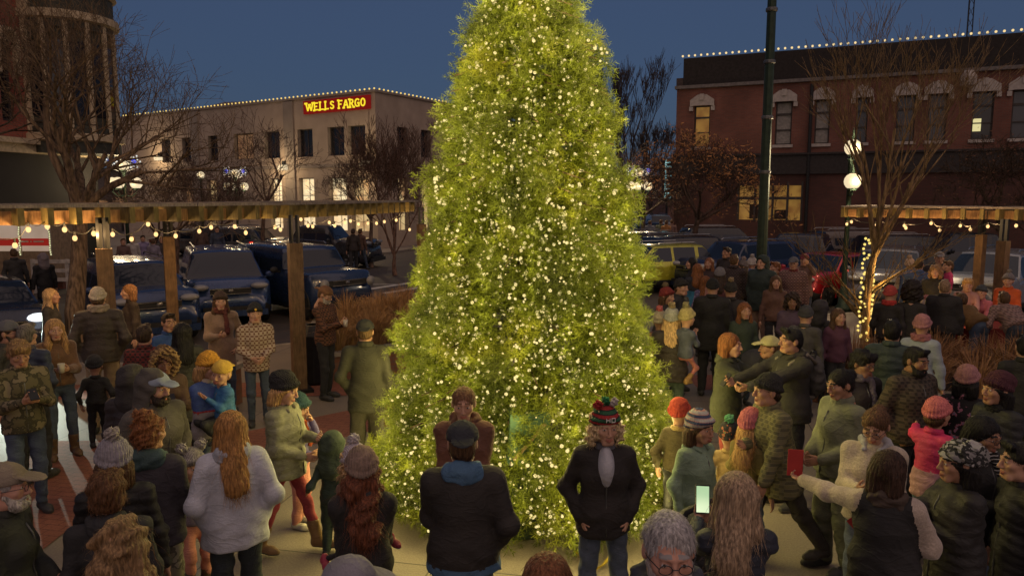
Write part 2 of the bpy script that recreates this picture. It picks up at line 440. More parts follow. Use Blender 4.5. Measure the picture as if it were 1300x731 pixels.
def hand_mesh(kind, h):       # wrist at 0, fingers along -z, palm facing +x side inward; thumb towards -y
    key = ('hand', kind, h)
    if key in KIT: return KIT[key]
    s = SDF(); curl = {'relax': .35, 'grip': 1.15, 'flat': .08, 'fist': 1.5}[kind]
    s.cap((0, 0, .05), (0, 0, -.01), .027, .025, .02)
    s.ell((0, 0, -.05), (.0155, .041, .048), .014)
    for i, (y, L, r) in enumerate(((-.030, .072, .0088), (-.0105, .080, .0090), (.0095, .074, .0086), (.0285, .058, .0078))):
        p = np.array([0, y, -.082 if i else -.078]); a = 0.
        segs = (.46, .30, .24); s.cap((0, y * .9, -.05), p, .0105, r, .006)
        for j, g in enumerate(segs):
            a += curl * (.55, .8, .6)[j] * (1 + .06 * i); q = p + L * g * np.array([sin(a), (y * .12) / L * g, -cos(a)])
            s.cap(p, q, r * (1 - .08 * j), r * (.94 - .08 * j), .004); p = q
    t = np.array([.004, -.034, -.03]); a = .55 if kind != 'flat' else .3
    q = t + .042 * np.array([sin(curl * .5) * .8, -sin(a) * .95, -cos(a)]); s.cap((0, -.02, -.02), t, .015, .0135, .01)
    s.cap(t, q, .0125, .0105, .006); w = q + .03 * np.array([sin(curl * .9), -.15, -.75]); s.cap(q, w, .0102, .0085, .005)
    V, Fc = s.mesh(h, pad=.012); KIT[key] = (V, Fc); return KIT[key]
def strand(P, amp=.0035, n=34, seed=0):
    th = np.arctan2(P[:, 0], P[:, 1]); return amp * np.sin(n * th + 5 * np.sin(P[:, 2] * 14 + seed) + 3 * np.sin(P[:, 0] * 30))
def hair_mesh(style, h):
    key = ('hair', style, h)
    if key in KIT: return KIT[key]
    s = SDF(); dis = lambda P: strand(P, .002)
    face = lambda: (s.ell((0, -.105, -.055), (.066, .062, .098), .02, op='s'))
    if style in ('short', 'shortflat'):
        s.ell((0, .018, .016), (.081, .094, .089), .02).ell((0, .05, -.04), (.068, .06, .06), .03)
        if style == 'short': s.cap((-.03, -.065, .085), (.04, -.06, .087), .022, .018, .03)
        face()
        s.ell((0, -.06, -.1), (.12, .075, .09), .02, op='s'); s.ell((0, .02, -.15), (.12, .12, .06), .02, op='s')
        dis = lambda P: strand(P, .0022, 34) + wob(P, 20, .002)
    elif style == 'mop':
        s.ell((0, .016, .02), (.09, .102, .095), .02).ell((0, .05, -.05), (.078, .06, .06), .03)
        s.cap((-.05, -.07, .06), (.05, -.07, .06), .03, .03, .03); s.ell((0, -.115, -.07), (.07, .06, .1), .02, op='s')
        s.ell((0, .02, -.17), (.12, .12, .06), .02, op='s'); dis = lambda P: strand(P, .004, 22) + wob(P, 26, .0045)
    elif style == 'curly':
        s.ell((0, .02, .02), (.105, .112, .105), .02).ell((0, .05, -.06), (.095, .07, .08), .03).ell((-.08, .0, -.06), (.04, .05, .07), .03).ell((.08, .0, -.06), (.04, .05, .07), .03); face()
        dis = lambda P: wob(P, 52, .009) + wob(P, 27, .006, 2)
    elif style in ('long', 'wavy', 'longfront', 'longout', 'wavyout'):
        s.ell((0, .018, .014), (.086, .099, .091), .02).cap((0, .045, -.02), (0, .118 if 'out' not in style else .165, -.27 if 'out' not in style else -.33), .085, .078, .04, flat=.62)
        yy = .0 if style != 'longfront' else -.05
        for q in (-1, 1):
            s.cap((q * .07, .0, .0), (q * .078, .01 + yy, -.17), .026, .036, .03); s.cap((q * .078, .01 + yy, -.17), (q * .085, .0 + yy * 1.4, -.3), .036, .022, .03)
        face(); s.cap((0, -.09, -.12), (0, -.1, -.4), .05, .06, .02, op='s')
        w = 1 if 'wavy' not in style else 2.6
        dis = lambda P: strand(P, .0035, 30) + .003 * w * np.sin(P[:, 2] * 38 + P[:, 0] * 25) * (P[:, 2] < 0) + (wob(P, 24, .004 * w) if w > 1 else 0)
    elif style == 'bob':
        s.ell((0, .02, .012), (.092, .102, .094), .02).cap((-.04, .05, -.04), (-.045, .05, -.12), .06, .055, .03).cap((.04, .05, -.04), (.045, .05, -.12), .06, .055, .03)
        face(); dis = lambda P: strand(P, .0025, 34)
    elif style == 'bun':
        s.ell((0, .016, .01), (.081, .096, .088), .02).ell((0, .04, -.04), (.066, .06, .05), .03).ell((0, .105, .03), (.04, .036, .038), .012)
        face(); s.ell((0, .02, -.16), (.12, .12, .07), .02, op='s'); dis = lambda P: strand(P, .003, 40)
    elif style == 'curlybun':
        s.ell((0, .018, .012), (.086, .1, .09), .02).ell((0, .05, -.05), (.075, .06, .05), .03).ell((.0, .06, .1), (.055, .055, .045), .012)
        face(); s.ell((0, .02, -.17), (.12, .12, .07), .02, op='s'); dis = lambda P: wob(P, 60, .006) + wob(P, 30, .005, 1)
    elif style == 'beard':
        s.ell((0, -.05, -.1), (.062, .058, .046), .02).cap((-.062, -.02, -.05), (-.04, -.06, -.1), .016, .024, .02).cap((.062, -.02, -.05), (.04, -.06, -.1), .016, .024, .02)
        s.cap((-.024, -.095, -.066), (.024, -.095, -.066), .008, None, .008); s.ell((0, -.105, -.082), (.014, .02, .007), .004, op='s'); s.ell((0, -.09, -.035), (.04, .04, .022), .01, op='s')
        dis = lambda P: wob(P, 60, .002)
    V, Fc = s.mesh(h, disp=dis, pad=.03); KIT[key] = (V, Fc); return KIT[key]
def with_strands(style, h, V, Fc, hat):
    key = ('strands', style, h, bool(hat))
    if key in KIT: return KIT[key]
    g = np.random.default_rng(len(style)); fn = np.cross(V[Fc[:, 2]] - V[Fc[:, 0]], V[Fc[:, 3]] - V[Fc[:, 1]]); N = np.zeros_like(V)
    for k in range(4): np.add.at(N, Fc[:, k], fn)
    N /= np.linalg.norm(N, axis=1)[:, None] + 1e-9
    ok = np.ones(len(V), bool)
    if hat: ok = V[:, 2] < -.03 - .34 * V[:, 1]
    ok &= (V[:, 0] ** 2 + (V[:, 1] - .01) ** 2) > .05 ** 2 if style.startswith('short') else ok
    idx = np.flatnonzero(ok); idx = g.choice(idx, min(900, len(idx)), replace=False); p = V[idx]; n = N[idx]; m = len(idx)
    curl = style in ('curly', 'curlybun', 'mop'); lg = 'long' in style or 'wavy' in style
    dn = np.array([0, .25, -1.]) + g.normal(size=(m, 3)) * (.28 if not curl else .9); t = dn - (dn * n).sum(1)[:, None] * n; t /= np.linalg.norm(t, axis=1)[:, None] + 1e-9
    L = g.uniform(.03, .055, m) if not lg else np.where(p[:, 2] < .02, g.uniform(.08, .15, m), g.uniform(.05, .08, m)); cv = np.where((p[:, 2] < -.03) & lg, .6, 9.5 if not curl else 2.0)
    w = np.cross(t, n) * .0013; VV = [V]; FF = [Fc]; off = len(V); K = 5; P = []
    for k in range(K):
        u = (L * k / (K - 1))[:, None]; q = p + n * (.0015 + .004 * k / K) + t * u - n * u * u * cv[:, None] * .5
        if curl or 'wavy' in style: q = q + np.cross(t, n) * (.007 * np.sin(u * 130 + p[:, :1] * 90))
        P.append(q)
    for k in range(K): VV += [P[k] - w * (1 - k / K), P[k] + w * (1 - k / K)]
    for k in range(K - 1):
        a = off + 2 * k * m + np.arange(m); b = a + m; c = b + m; d = c + m; FF.append(np.stack([a, b, d, c], 1))
    KIT[key] = (np.concatenate(VV), np.concatenate(FF)); return KIT[key]
def hat_mesh(style, h):
    key = ('hat', style, h)
    if key in KIT: return KIT[key]
    s = SDF(); dis = None; cut = None; mi = None
    def rib(P, a=.003): th = np.arctan2(P[:, 0], P[:, 1]); return a * np.sin(th * 32)
    if style in ('beanie', 'pom', 'slouch', 'pom2', 'folded'):
        s.ell((0, .012, .026), (.088, .103, .104 if style != 'slouch' else .118), .02)
        if style == 'slouch': s.ell((0, .07, .06), (.07, .07, .06), .04)
        for a in np.linspace(0, 2 * pi, 17)[:-1]:
            b = a + 2 * pi / 16; y = lambda t: -.107 * cos(t) + .01
            z = lambda t: .016 + .034 * cos(t)
            s.cap((.083 * sin(a), y(a) * .93, z(a) + .006), (.083 * sin(b), y(b) * .93, z(b) + .006), .015, None, .012)
        cut = lambda P: (.012 + .2 * (-(P[..., 1]) ) ) - P[..., 2] - .0
        cut = lambda P: -(P[..., 2] - (-.006 - .34 * P[..., 1])) * .95
        dis = lambda P: rib(P, .0035) + wob(P, 30, .0015)
    elif style in ('cap', 'capback', 'flatcap', 'poms'):
        s.ell((0, .008, .022), (.094, .109, .096), .02); d = -1 if style != 'capback' else 1
        s.ell((0, d * .12, .036), (.066, .075, .009), .01, rot=np.array(Matrix.Rotation(d * -.22, 3, 'X')))
        s.ell((0, .008, .117), .007, .004)
        cut = lambda P: -(P[..., 2] - .018)
        dis = lambda P: .0016 * np.cos(np.arctan2(P[:, 0], P[:, 1]) * 6) * (P[:, 2] > .05)
    elif style in ('hood', 'furhood'):
        s.ell((0, .03, .008), (.108, .126, .122), .03).cap((0, .05, -.05), (0, .06, -.17), .1, .115, .04, flat=.85)
        s.ell((0, .045, -.0), (.09, .02, .02), .03)
        s.ell((0, -.12, -.03), (.078, .095, .112), .02, op='s'); s.cap((0, -.02, -.1), (0, -.04, -.3), .07, .08, .02, op='s')
        s.ell((0, .01, -.01), (.083, .1, .1), .01, op='s')
        dis = lambda P: wob(P, 17, .005)
    elif style == 'fur':
        for a in np.linspace(.35, 2 * pi - .35, 15):
            s.ell((.102 * sin(a + pi), -.035 - .0 * cos(a), -.02 + .128 * cos(a + pi) * 1.0), (.034, .038, .034), .02)
        dis = lambda P: wob(P, 80, .007) + wob(P, 45, .006, 1)
    elif style == 'beret':
        s.ell((0, .035, .035), (.112, .125, .088), .03); s.ell((0, .0, .02), (.09, .1, .05), .02)
        cut = lambda P: -(P[..., 2] - (.008 - .2 * P[..., 1])); dis = lambda P: wob(P, 60, .006) + rib(P, .002)
    V, Fc = s.mesh(h, disp=dis, cut=cut, pad=.03); KIT[key] = (V, Fc); return KIT[key]
def pom_mesh(c, r, h=.007):
    s = SDF(); s.ell(c, r); return s.mesh(h, disp=lambda P: wob(P, 95, .006) + wob(P, 60, .005, 3), pad=.03)
# ------------------------------------------------------------------ a person
SKINS = {'fair': (.50, .29, .20), 'tan': (.40, .22, .14), 'brown': (.27, .145, .09), 'pink': (.55, .30, .22)}
def ik(a, b, L1, L2, pole):
    a = np.array(a, float); b = np.array(b, float); d = b - a; D = np.linalg.norm(d)
    if D > (L1 + L2) * .998: b = a + d / D * (L1 + L2) * .998; d = b - a; D = np.linalg.norm(d)
    u = d / D; x = (L1 * L1 - L2 * L2 + D * D) / (2 * D); hgt = sqrt(max(L1 * L1 - x * x, 0)); p = np.array(pole, float)
    p = p - u * (p @ u); p = p / (np.linalg.norm(p) + 1e-9); return a + u * x + p * hgt, b
# hand targets, relative to the standing 1.75 m figure that faces -y (its left hand has positive x)
HANDS = {
    'down':   ((.27, -.02, .84), 'relax'), 'pocket': ((.175, -.05, .93), 'fist'), 'cup': ((.06, -.29, 1.16), 'grip'),
    'phone':  ((.06, -.30, 1.20), 'grip'), 'phonehigh': ((.07, -.38, 1.45), 'grip'), 'hold': ((-.02, -.25, 1.15), 'flat'),
    'reach':  ((.12, -.55, 1.20), 'grip'), 'out': ((.62, -.25, 1.42), 'grip'), 'front': ((.08, -.22, 1.02), 'relax'),
    'table':  ((.16, -.52, .86), 'relax'), 'carry': ((-.02, -.27, 1.20), 'flat'), 'mouth': ((.04, -.20, 1.42), 'grip'),
    'swing':  ((.25, -.25, .92), 'relax'), 'swingb': ((.27, .22, .90), 'relax'), 'hug': ((.06, -.32, 1.32), 'flat'), 'side': ((.36, .0, .92), 'relax')}
PEOPLE = []
def person(px, py, h, face, label, top=('jacket', 'black', (.02, .02, .022)), legs=('denim', (.05, .07, .11)), shoes=('shoe', (.03, .03, .03)),
           hair=None, hat=None, skin='fair', sex='m', L='down', Rr='down', hem=.86, bulk=1.0, feet=None, lean=0., look=(0., 0.), D=None,
           hipz=None, group='people gathered round the lit tree', extra=(), beard=None, glasses=False, collar=None, bands=None, sleeves=None,
           scarf=None, hoodback=None, boots=None, base=None, detail=None, mark=None, hs=None, texture='cloth', roll=0., vox=None, hpix=1.0, midleg=None):
    """top = (garment name, look, colour); face 0 looks at the camera, 90 to the picture's right, 180 away"""
    s = h / 1.75; kid = h < 1.4
    hatm = .03 if hat else 0.015
    if D is None: D = d_at(py, h + hatm * s)
    elif base is None and abs(lean) < 20:      # keep the crown of the head where the place has it
        h = min(max(z_at(py, D) - hatm * s, h * .91), h * 1.09); s = h / 1.75
    loc = Vector((x_at(px, D, h), D, 0)) if base is None else Vector(base)
    near = D < 9.5 if detail is None else detail
    vv = .013 if D < 5.5 else .016 if D < 9.5 else .024
    vv = vox or vv
    vh = .0048 if D < 6.5 else .0062 if D < 10 else .009
    hsz = (hs or (1.0 if not kid else (.90 + .10 * (h - .7) / .7))) * 1.07
    # skeleton, metres
    legk = 1.0 if not kid else .92
    hz = (hipz if hipz is not None else .92 * legk) * s; torso = (1.46 - .92) * s * (1.0 if not kid else 1.0)
    top_need = h - .105 * hsz * (1.0) ; neck = hz + torso
    hc_up = h - .095 * hsz * 1.0 - hz if hipz is None else (1.75 - .1 - .92 * legk) * s
    if kid and hipz is None: torso = hc_up - .155 * hsz
    la = R(lean); Rt = np.array(Matrix.Rotation(la, 3, 'X'))   # positive leans towards the face side
    hip = np.array([0, 0, hz])
    def T(p): return hip + Rt @ (np.array(p, float) - np.array([0, 0, 0]))
    sw = .185 * s * (1.0 if sex == 'm' else .9) * (1.0 if not kid else .88)
    nb = T((0, .005 * s, torso)); sh = [T((q * sw, .01 * s, torso - .065 * s)) for q in (-1, 1)]
    Hc = T((0, -.015 * s, torso)) + np.array([0, -.012 * hsz, .158 * hsz])
    yaw, pit = R(look[0]), R(look[1]); Rh = rotm(yaw, pit, R(roll))
    Ll = hz
    if feet is None: feet = ((-.10, -.03, 0), (.11, .03, 0))
    fpos = [np.array(f, float) * s for f in feet]
    LT, LS = .425 * (hz / .92 if hipz is None else s), .395 * (hz / .92 if hipz is None else s)
    ank, kne, hipj = [], [], []
    for q, f in zip((-1, 1), fpos):
        a = hip + np.array([q * .09 * s, 0, -.02 * s]); b = f + np.array([0, .03 * s, .085 * s])
        k_, b_ = ik(a, b, LT, LS, (q * .12, -1, 0)); hipj.append(a); kne.append(k_); ank.append(b_)
    UA, FA = .285 * s, .25 * s
    elb, wri, hnd = [], [], []
    for q, shp, spec in zip((-1, 1), sh, (Rr, L)):
        if isinstance(spec, str): tgt, hk = HANDS[spec]
        else: tgt, hk = spec
        b = np.array([q * tgt[0], tgt[1], tgt[2] if hipz is None or not isinstance(spec, str) else tgt[2] - .92 + hipz], float) * s
        if lean and isinstance(spec, str) and spec != 'table' and spec != 'down': b = T(b - np.array([0, 0, .92 * s]))
        e, w = ik(shp, b, UA, FA, (q * .55, .45, -1)); elb.append(e); wri.append(w); hnd.append(hk)
    # ---- body: head, neck, hands and the form under the clothes, one mesh
    mb = MB()
    hsx = 'k' if kid else sex
    V, Fc, mi = head_mesh(hsx, None, vh)
    toW = lambda V: (V * hsz) @ Rh.T + Hc
    mb.arrays(toW(V), Fc, mi)
    hs_ = s * (1.0 if sex == 'm' else .93) * (1.1 if kid else 1.0)
    for q, w, e, hk in zip((-1, 1), wri, elb, hnd):
        Vh, Fh = hand_mesh(hk, .0048 if D < 7.5 else .007 if D < 10 else .0095)
        zax = (e - w) / np.linalg.norm(e - w)
        inward = np.array([-q, 0, 0.]) if hk in ('relax', 'fist') else np.array([-q * .55, .3, .6])
        if hk in ('relax', 'fist'): inward = np.array([-q, .2, 0])
        xax = inward - zax * (inward @ zax); xax /= np.linalg.norm(xax) + 1e-9; yax = np.cross(zax, xax)
        M = np.stack([xax, yax, zax], 1); Vq = Vh * hs_
        if q > 0 and yax[1] < 0 or q < 0 and yax[1] < 0: pass
        if yax[1] < 0: Vq = Vq * np.array([1, -1, 1]); Fh = Fh[:, ::-1]
        mb.arrays(Vq @ M.T + w - zax * .012, Fh, 0)
    sb = SDF()
    sb.cap(T((0, 0, .02 * s)), T((0, 0, torso - .16 * s)), .10 * s, .11 * s, .04, flat=.6).cap(nb, Hc, .045 * s, .04 * s, .02)
    for i in (0, 1):
        sb.cap(hipj[i], kne[i], .06 * s, .04 * s, .03).cap(kne[i], ank[i], .04 * s, .03 * s, .03).cap(sh[i], elb[i], .035 * s, .03 * s, .03).cap(elb[i], wri[i], .03 * s, .022 * s, .03)
        sb.cap(sh[i], nb, .03 * s, .035 * s, .04)
    V, Fc = sb.mesh(.03); mb.arrays(V, Fc, 0)
    sk = SKINS[skin]
    hc = hair[1] if hair else (.03, .02, .015)
    mats = [mat('skin', sk, .55, kind='skin'), mat('lips', (sk[0] * .8, sk[1] * .5, sk[2] * .5), .5), mat('eye_white', (.55, .52, .5), .3, var=.02), mat('eye_iris', (.025, .018, .014), .2), mat('brow_hair', tuple(v * .6 for v in hc), .8)]
    P = mb.build('person', mats, None, smooth=True); P.location = loc
    P.rotation_euler = (0, 0, R(face) + math.atan2(loc.x, loc.y) * -1)
    tag(P, label, 'person', group)
    # ---- garments
    kn, look_, col = top; tb = bulk
    tex = {'puffer': 'puffer', 'fleece': 'fleece', 'knit': 'knit'}.get(look_, texture)
    m_top = col if hasattr(col, 'node_tree') else mat('top_' + look_, col, .75 if look_ != 'puffer' else .6, kind=tex)
    sd = SDF(); th = .018 * s
    fl = .80
    def torso_pr(sd, ex=0.0, g=0):
        n0 = len(sd.p)
        lowz = hem * s - hz if hipz is None else (hem - .92) * s
        A = [((0, .0, lowz - .02 * s), .188 * tb), ((0, .0, .06 * s), .176 * tb), ((0, .0, .22 * s), .145 * tb), ((0, -.01 * s, torso - .19 * s), .160 * tb), ((0, .005 * s, torso - .09 * s), .115)]
        for (p, r), (p2, r2) in zip(A[:-1], A[1:]):
            sd.cap(T(p), T(p2), (r * s) + ex, (r2 * s) + ex, .03, flat=fl if abs(lean) < 30 else .85, grp=g)
        sd.cap(sh[0] * .82 + nb * .18 - (0, 0, .02 * s), sh[1] * .82 + nb * .18 - (0, 0, .02 * s), .060 * s * tb + ex, None, .06, grp=g)
        sd.cap(sh[0], nb + (0, 0, -.02), .050 * s + ex, .055 * s, .04, grp=g).cap(sh[1], nb + (0, 0, -.02), .050 * s + ex, .055 * s, .04, grp=g)
    torso_pr(sd)
    nT = len(sd.p)
    for i in (0, 1):
        wv = elb[i] + (wri[i] - elb[i]) * .97
        sd.cap(sh[i], elb[i], .058 * s * tb, .050 * s * tb, .045, grp=1).cap(elb[i], wv, .054 * s * tb, .040 * s * tb, .025, grp=1)
        sd.ell(elb[i] + (elb[i] - (sh[i] + wri[i]) / 2) * .1, .05 * s * tb, .04, grp=1)
    seed = (px * .137 + py * .071) % 6
    zl = hem * s if hipz is None else (hem - .92 + hipz) * s
    tdir = Rt @ np.array([0, 0, 1.])
    def disp(P):
        t = (P - hip) @ tdir
        if look_ == 'puffer':
            d = .010 * s * np.abs(np.sin((t + .2 * np.abs(P[:, 0])) * 3.14159 / (.075 * s))) * -1 + .006
            return d + wob(P, 19, .0022, seed)
        c = np.sin(17 * t + 7 * P[:, 0] + 3 * np.sin(8 * P[:, 1] + 5 * P[:, 0] + seed)); msk = .5 + .5 * np.sin(6 * P[:, 2] + 4 * P[:, 0] + seed)
        return wob(P, 8, .0036, seed) - .0085 * (1 - np.abs(c)) ** 3 * msk + .004 * np.sin(t * 55 + 3 * np.sin(P[:, 0] * 14 + seed)) * np.exp(-((t - .03) / .09) ** 2)
    def cut(P):
        t = (P - hip) @ tdir.astype(F32); arm = np.abs(P[..., 0]) > 9
        return np.where(np.abs(P[..., 0]) < .27 * s * tb, (zl - hz) - t, -1.0)
    # the hem trims the torso only: torso and arms are meshed together, arms below the hem stay
    hemc = T((0, 0, zl - hz)); 
    sd2 = SDF(); sd2.p = sd.p[:nT]
    sd2.cap(hemc - tdir * .35, hemc - tdir * .13 - tdir * .0, .35, .13, .012, op='s') if False else None
    low = hemc - tdir * .5
    sd2.p.append(('e', np.array(hemc - tdir * 3., F32), np.array((4., 4., 3.), F32), 0, 0, .02, 1., 's', 0, Rt if abs(lean) >= 3 else None))
    sd2.p += sd.p[nT:]
    V, Fc = sd2.mesh(vv, disp=disp)
    mts = [m_top]; C = centers(V, Fc); midx = np.zeros(len(Fc), int)
    tt = ((C - hip) @ tdir) / s + .92
    if bands:
        for zb, c, lk in bands:
            mts.append(c if hasattr(c, 'node_tree') else mat('top_' + look_, c, .7, kind=lk)); midx[tt < zb] = len(mts) - 1
    if sleeves:
        mts.append(mat('sleeve', sleeves, .75, kind='fleece'))
        da = np.min([sd.dist(p, C.astype(F32)) for p in sd.p[nT:]], 0); dt = np.min([sd.dist(p, C.astype(F32)) for p in sd.p[:nT]], 0)
        midx[da < dt - .004] = len(mts) - 1
    g = MB(); g.arrays(V, Fc, midx); gar = g.build(kn, mts, P, smooth=True)
    # collar or hood down
    if hoodback is not False and (hoodback or look_ in ('hoodie',)):
        c = SDF(); hcol = hoodback if isinstance(hoodback, tuple) else None
        b0 = nb + Rt @ np.array([0, .06 * s, -.005 * s])
        c.ell(b0, (.125 * s, .062 * s, .085 * s), .03); c.cap(b0 + (-.09 * s, -.02 * s, .03 * s), nb + (-.06 * s, -.085 * s, -.01 * s), .034 * s, .024 * s, .03).cap(b0 + (.09 * s, -.02 * s, .03 * s), nb + (.06 * s, -.085 * s, -.01 * s), .034 * s, .024 * s, .03)
        V, Fc = c.mesh(min(vv, .012), disp=lambda P: wob(P, 26, .006, seed)); q = MB(); q.arrays(V, Fc)
        q.build('hood', m_top if hcol is None else mat('hood_cloth', hcol, .8, kind='cloth'), P, smooth=True)
    else:
        c = SDF(); cc = collar or None
        rr = .072 * s; tube_r = .02 * s if not (collar and len(collar) > 3) else .034 * s
        pts = [nb + Rt @ np.array([rr * sin(a), -rr * cos(a) * .95 + .004, .004 * s + .022 * s * (1 - cos(a)) / 2]) for a in np.linspace(.25, 2 * pi - .25, 12)]
        for a, b in zip(pts[:-1], pts[1:]): c.cap(a, b, tube_r, None, .015); c.cap(a + (0, 0, .024 * s), b + (0, 0, .024 * s), tube_r * .7, None, .015)
        V, Fc = c.mesh(min(vv, .011), disp=(lambda P: wob(P, 70, .006, seed)) if tube_r > .03 * s else None); q = MB(); q.arrays(V, Fc)
        q.build('collar', m_top if cc is None else mat('collar_cloth', cc[:3], .8, kind='fur' if len(cc) > 3 else 'fleece'), P, smooth=True)
    if D < 9 and look_ not in ('hoodie', 'knit') and face < 120 and face > -120:
        z = MB(); fr = [T((0, -.0, t)) for t in np.linspace(zl - hz + .02, torso - .06 * s, 9)]
        sp = sd2
        pts = []
        for p in fr:
            lo_, hi_ = 0., .4
            dirf = Rt @ np.array([0, -1., 0])
            for _ in range(12):
                m_ = (lo_ + hi_) / 2; d_ = min(float(sd.dist(pr, (p + dirf * m_)[None].astype(F32))[0]) for pr in sd.p[:nT])
                if d_ < 0: lo_ = m_
                else: hi_ = m_
            pts.append(p + dirf * (lo_ + .003))
        z.tube(pts, .006 * s, 5); z.build('zip', mat('zip_metal', (.12, .12, .12), .4, metal=.6), P, smooth=True)
    if scarf:
        c = SDF()
        for a in np.linspace(0, 2 * pi, 13)[:-1]:
            b = a + 2 * pi / 12; rr = .088 * s
            for dz in (.0, .035 * s): c.cap(nb + (rr * sin(a), -rr * cos(a), dz + .01), nb + (rr * sin(b), -rr * cos(b), dz + .01), .027 * s, None, .01)
        c.cap(nb + (.05 * s, -.1 * s, 0), nb + (.07 * s, -.155 * s, -.28 * s), .03 * s, .035 * s, .02)
        V, Fc = c.mesh(min(vv, .011), disp=lambda P: wob(P, 40, .004)); q = MB(); q.arrays(V, Fc); q.build('scarf', scarf if hasattr(scarf, 'node_tree') else mat('scarf_cloth', scarf, .9, kind='knit'), P, smooth=True)
    # trousers
    lk, lc = legs; ml = lc if hasattr(lc, 'node_tree') else mat('legs_' + lk, lc, .85, kind=lk if lk in ('denim', 'fleece', 'puffer') else 'cloth')
    tr = SDF(); wl_ = {'denim': 1.0, 'leggings': .8, 'wide': 1.25, 'puffer': 1.2, 'cloth': 1.05, 'fleece': 1.1}[lk] * (1 + .4 * (bulk - 1)) * s
    tr.cap(T((-.05 * s, 0, .0)), T((.05 * s, 0, .0)), .115 * s * (1 + .5 * (bulk - 1)), None, .04, flat=.85).cap(T((0, 0, .02)), T((0, 0, .10 * s)), .12 * s * (1 + .5 * (bulk - 1)), .115 * s, .04, flat=.72)
    for i in (0, 1):
        an = ank[i] + (kne[i] - ank[i]) * .04
        tr.cap(hipj[i], kne[i], .084 * wl_, .064 * wl_, .035).cap(kne[i], an, .065 * wl_, .05 * wl_, .02)
    def dt_(P): return wob(P, 15, .0040, seed + 2) + .003 * np.sin(P[:, 2] * 70 + 3 * np.sin(P[:, 0] * 20)) * np.exp(-((P[:, 2] - .14 * s) / .1) ** 2)
    V, Fc = tr.mesh(vv, disp=dt_); q = MB(); q.arrays(V, Fc)
    q.build('leggings' if lk == 'leggings' else 'trousers', ml, P, smooth=True)
    # shoes
    sn, sc = shoes; msh = mat('shoe_' + sn, sc, .5, kind='cloth'); sole = mat('sole', (.08, .075, .07) if sn != 'sneaker' else (.5, .5, .48), .7)
    for i in (0, 1):
        c = SDF(); a = ank[i]; z0 = a[2] - .085 * s
        toe = 1. if hipz is None or hipz > .8 else 1.
        fdir = np.array([(-1, 1)[i] * .12, -1, 0.]); fdir /= np.linalg.norm(fdir)
        heel = np.array([a[0], a[1] + .02 * s, z0 + .045 * s]); ball = heel + fdir * .14 * s - (0, 0, .008 * s); tip = heel + fdir * .20 * s - (0, 0, .014 * s)
        c.cap(heel, ball, .042 * s, .045 * s, .03).cap(ball, tip, .043 * s, .033 * s, .03).cap(heel + (0, 0, .01), a + (0, 0, .02 * s), .042 * s, .042 * s, .03)
        if sn == 'boot': c.cap(a, a + (kne[i] - a) * .42, .052 * s, .062 * s, .03)
        V, Fc = c.mesh(.011 if near else .018); V[:, 2] = np.maximum(V[:, 2], z0 + .006); mi = (centers(V, Fc)[:, 2] < z0 + .024 * s).astype(int)
        q = MB(); q.arrays(V, Fc, mi); q.build('boot' if sn == 'boot' else 'shoe', [msh, sole], P, smooth=True)
    # hair, beard, hats
    def put(name, V, Fc, m, par=P, mi=0):
        q = MB(); q.arrays(toW(V), Fc, mi); return q.build(name, m, par, smooth=True)
    hv = .0062 if D < 6.5 else .0085 if D < 10 else .013
    if hair and hair[0] in ('long', 'wavy') and hoodback: hair = (hair[0] + 'out', hair[1])
    if hair and hat and hair[0] == 'short': hair = ('shortflat', hair[1])
    if hair:
        V, Fc = hair_mesh(hair[0], hv)
        if D < 8.5: V, Fc = with_strands(hair[0], hv, V, Fc, hat)
        if hat and hat[0] not in ('hood', 'furhood'):
            V = V.copy(); k_ = V[:, 2] > -.012 - .34 * V[:, 1] if hat[0] not in ('cap', 'capback') else V[:, 2] > .012; V[k_] *= .87
        put('hair', V, Fc, mat('hair', hair[1], .55, kind='hair'))
    if beard: put('beard', *hair_mesh('beard', hv), mat('hair', beard, .7, kind='hair'))
    if hat:
        st, hcl = hat[0], hat[1]
        mh = hcl if hasattr(hcl, 'node_tree') else mat('hat_' + st, hcl, .85, kind='knit' if st in ('beanie', 'pom', 'pom2', 'slouch', 'beret') else 'cloth')
        nm = {'cap': 'cap', 'capback': 'cap', 'hood': 'hood', 'furhood': 'hood', 'beret': 'beret'}.get(st, 'beanie')
        ho = put(nm, *hat_mesh(st, hv), mh)
        pc = hat[2] if len(hat) > 2 else None
        if st == 'pom': put('pompom', *pom_mesh((0, .03, .148), .04), mat('pom', pc, .9, kind='fur'), ho)
        if st == 'pom2':
            for q in (-1, 1): put('pompom', *pom_mesh((q * .07, .02, .135), .042), mat('pom', pc, .9, kind='fur'), ho)
        if st == 'furhood': put('fur_trim', *hat_mesh('fur', max(hv, .008)), mat('furtrim', pc, .9, kind='fur'), ho)
    if glasses:
        q = MB()
        for t in (-1, 1):
            q.tube([(t * .031 + .021 * sin(a), -.108, -.012 + .017 * cos(a)) for a in np.linspace(0, 2 * pi, 15)], .0018, 5)
            q.tube([(t * .052, -.106, -.008), (t * .077, -.04, -.01), (t * .08, .01, -.015)], .0018, 5)
        q.tube([(-.01, -.11, -.01), (.01, -.11, -.01)], .0018, 5)
        V = np.concatenate(q.v); q.v = [toW(V)]; q.build('glasses', mat('spectacle_frame', (.04, .04, .045), .3, metal=.5), P)
    if extra: extra(P, locals()) if callable(extra) else [e(P, locals()) for e in extra]
    wm = Matrix.Translation(P.location) @ Matrix.Rotation(P.rotation_euler[2], 4, 'Z')
    PEOPLE.append(P)
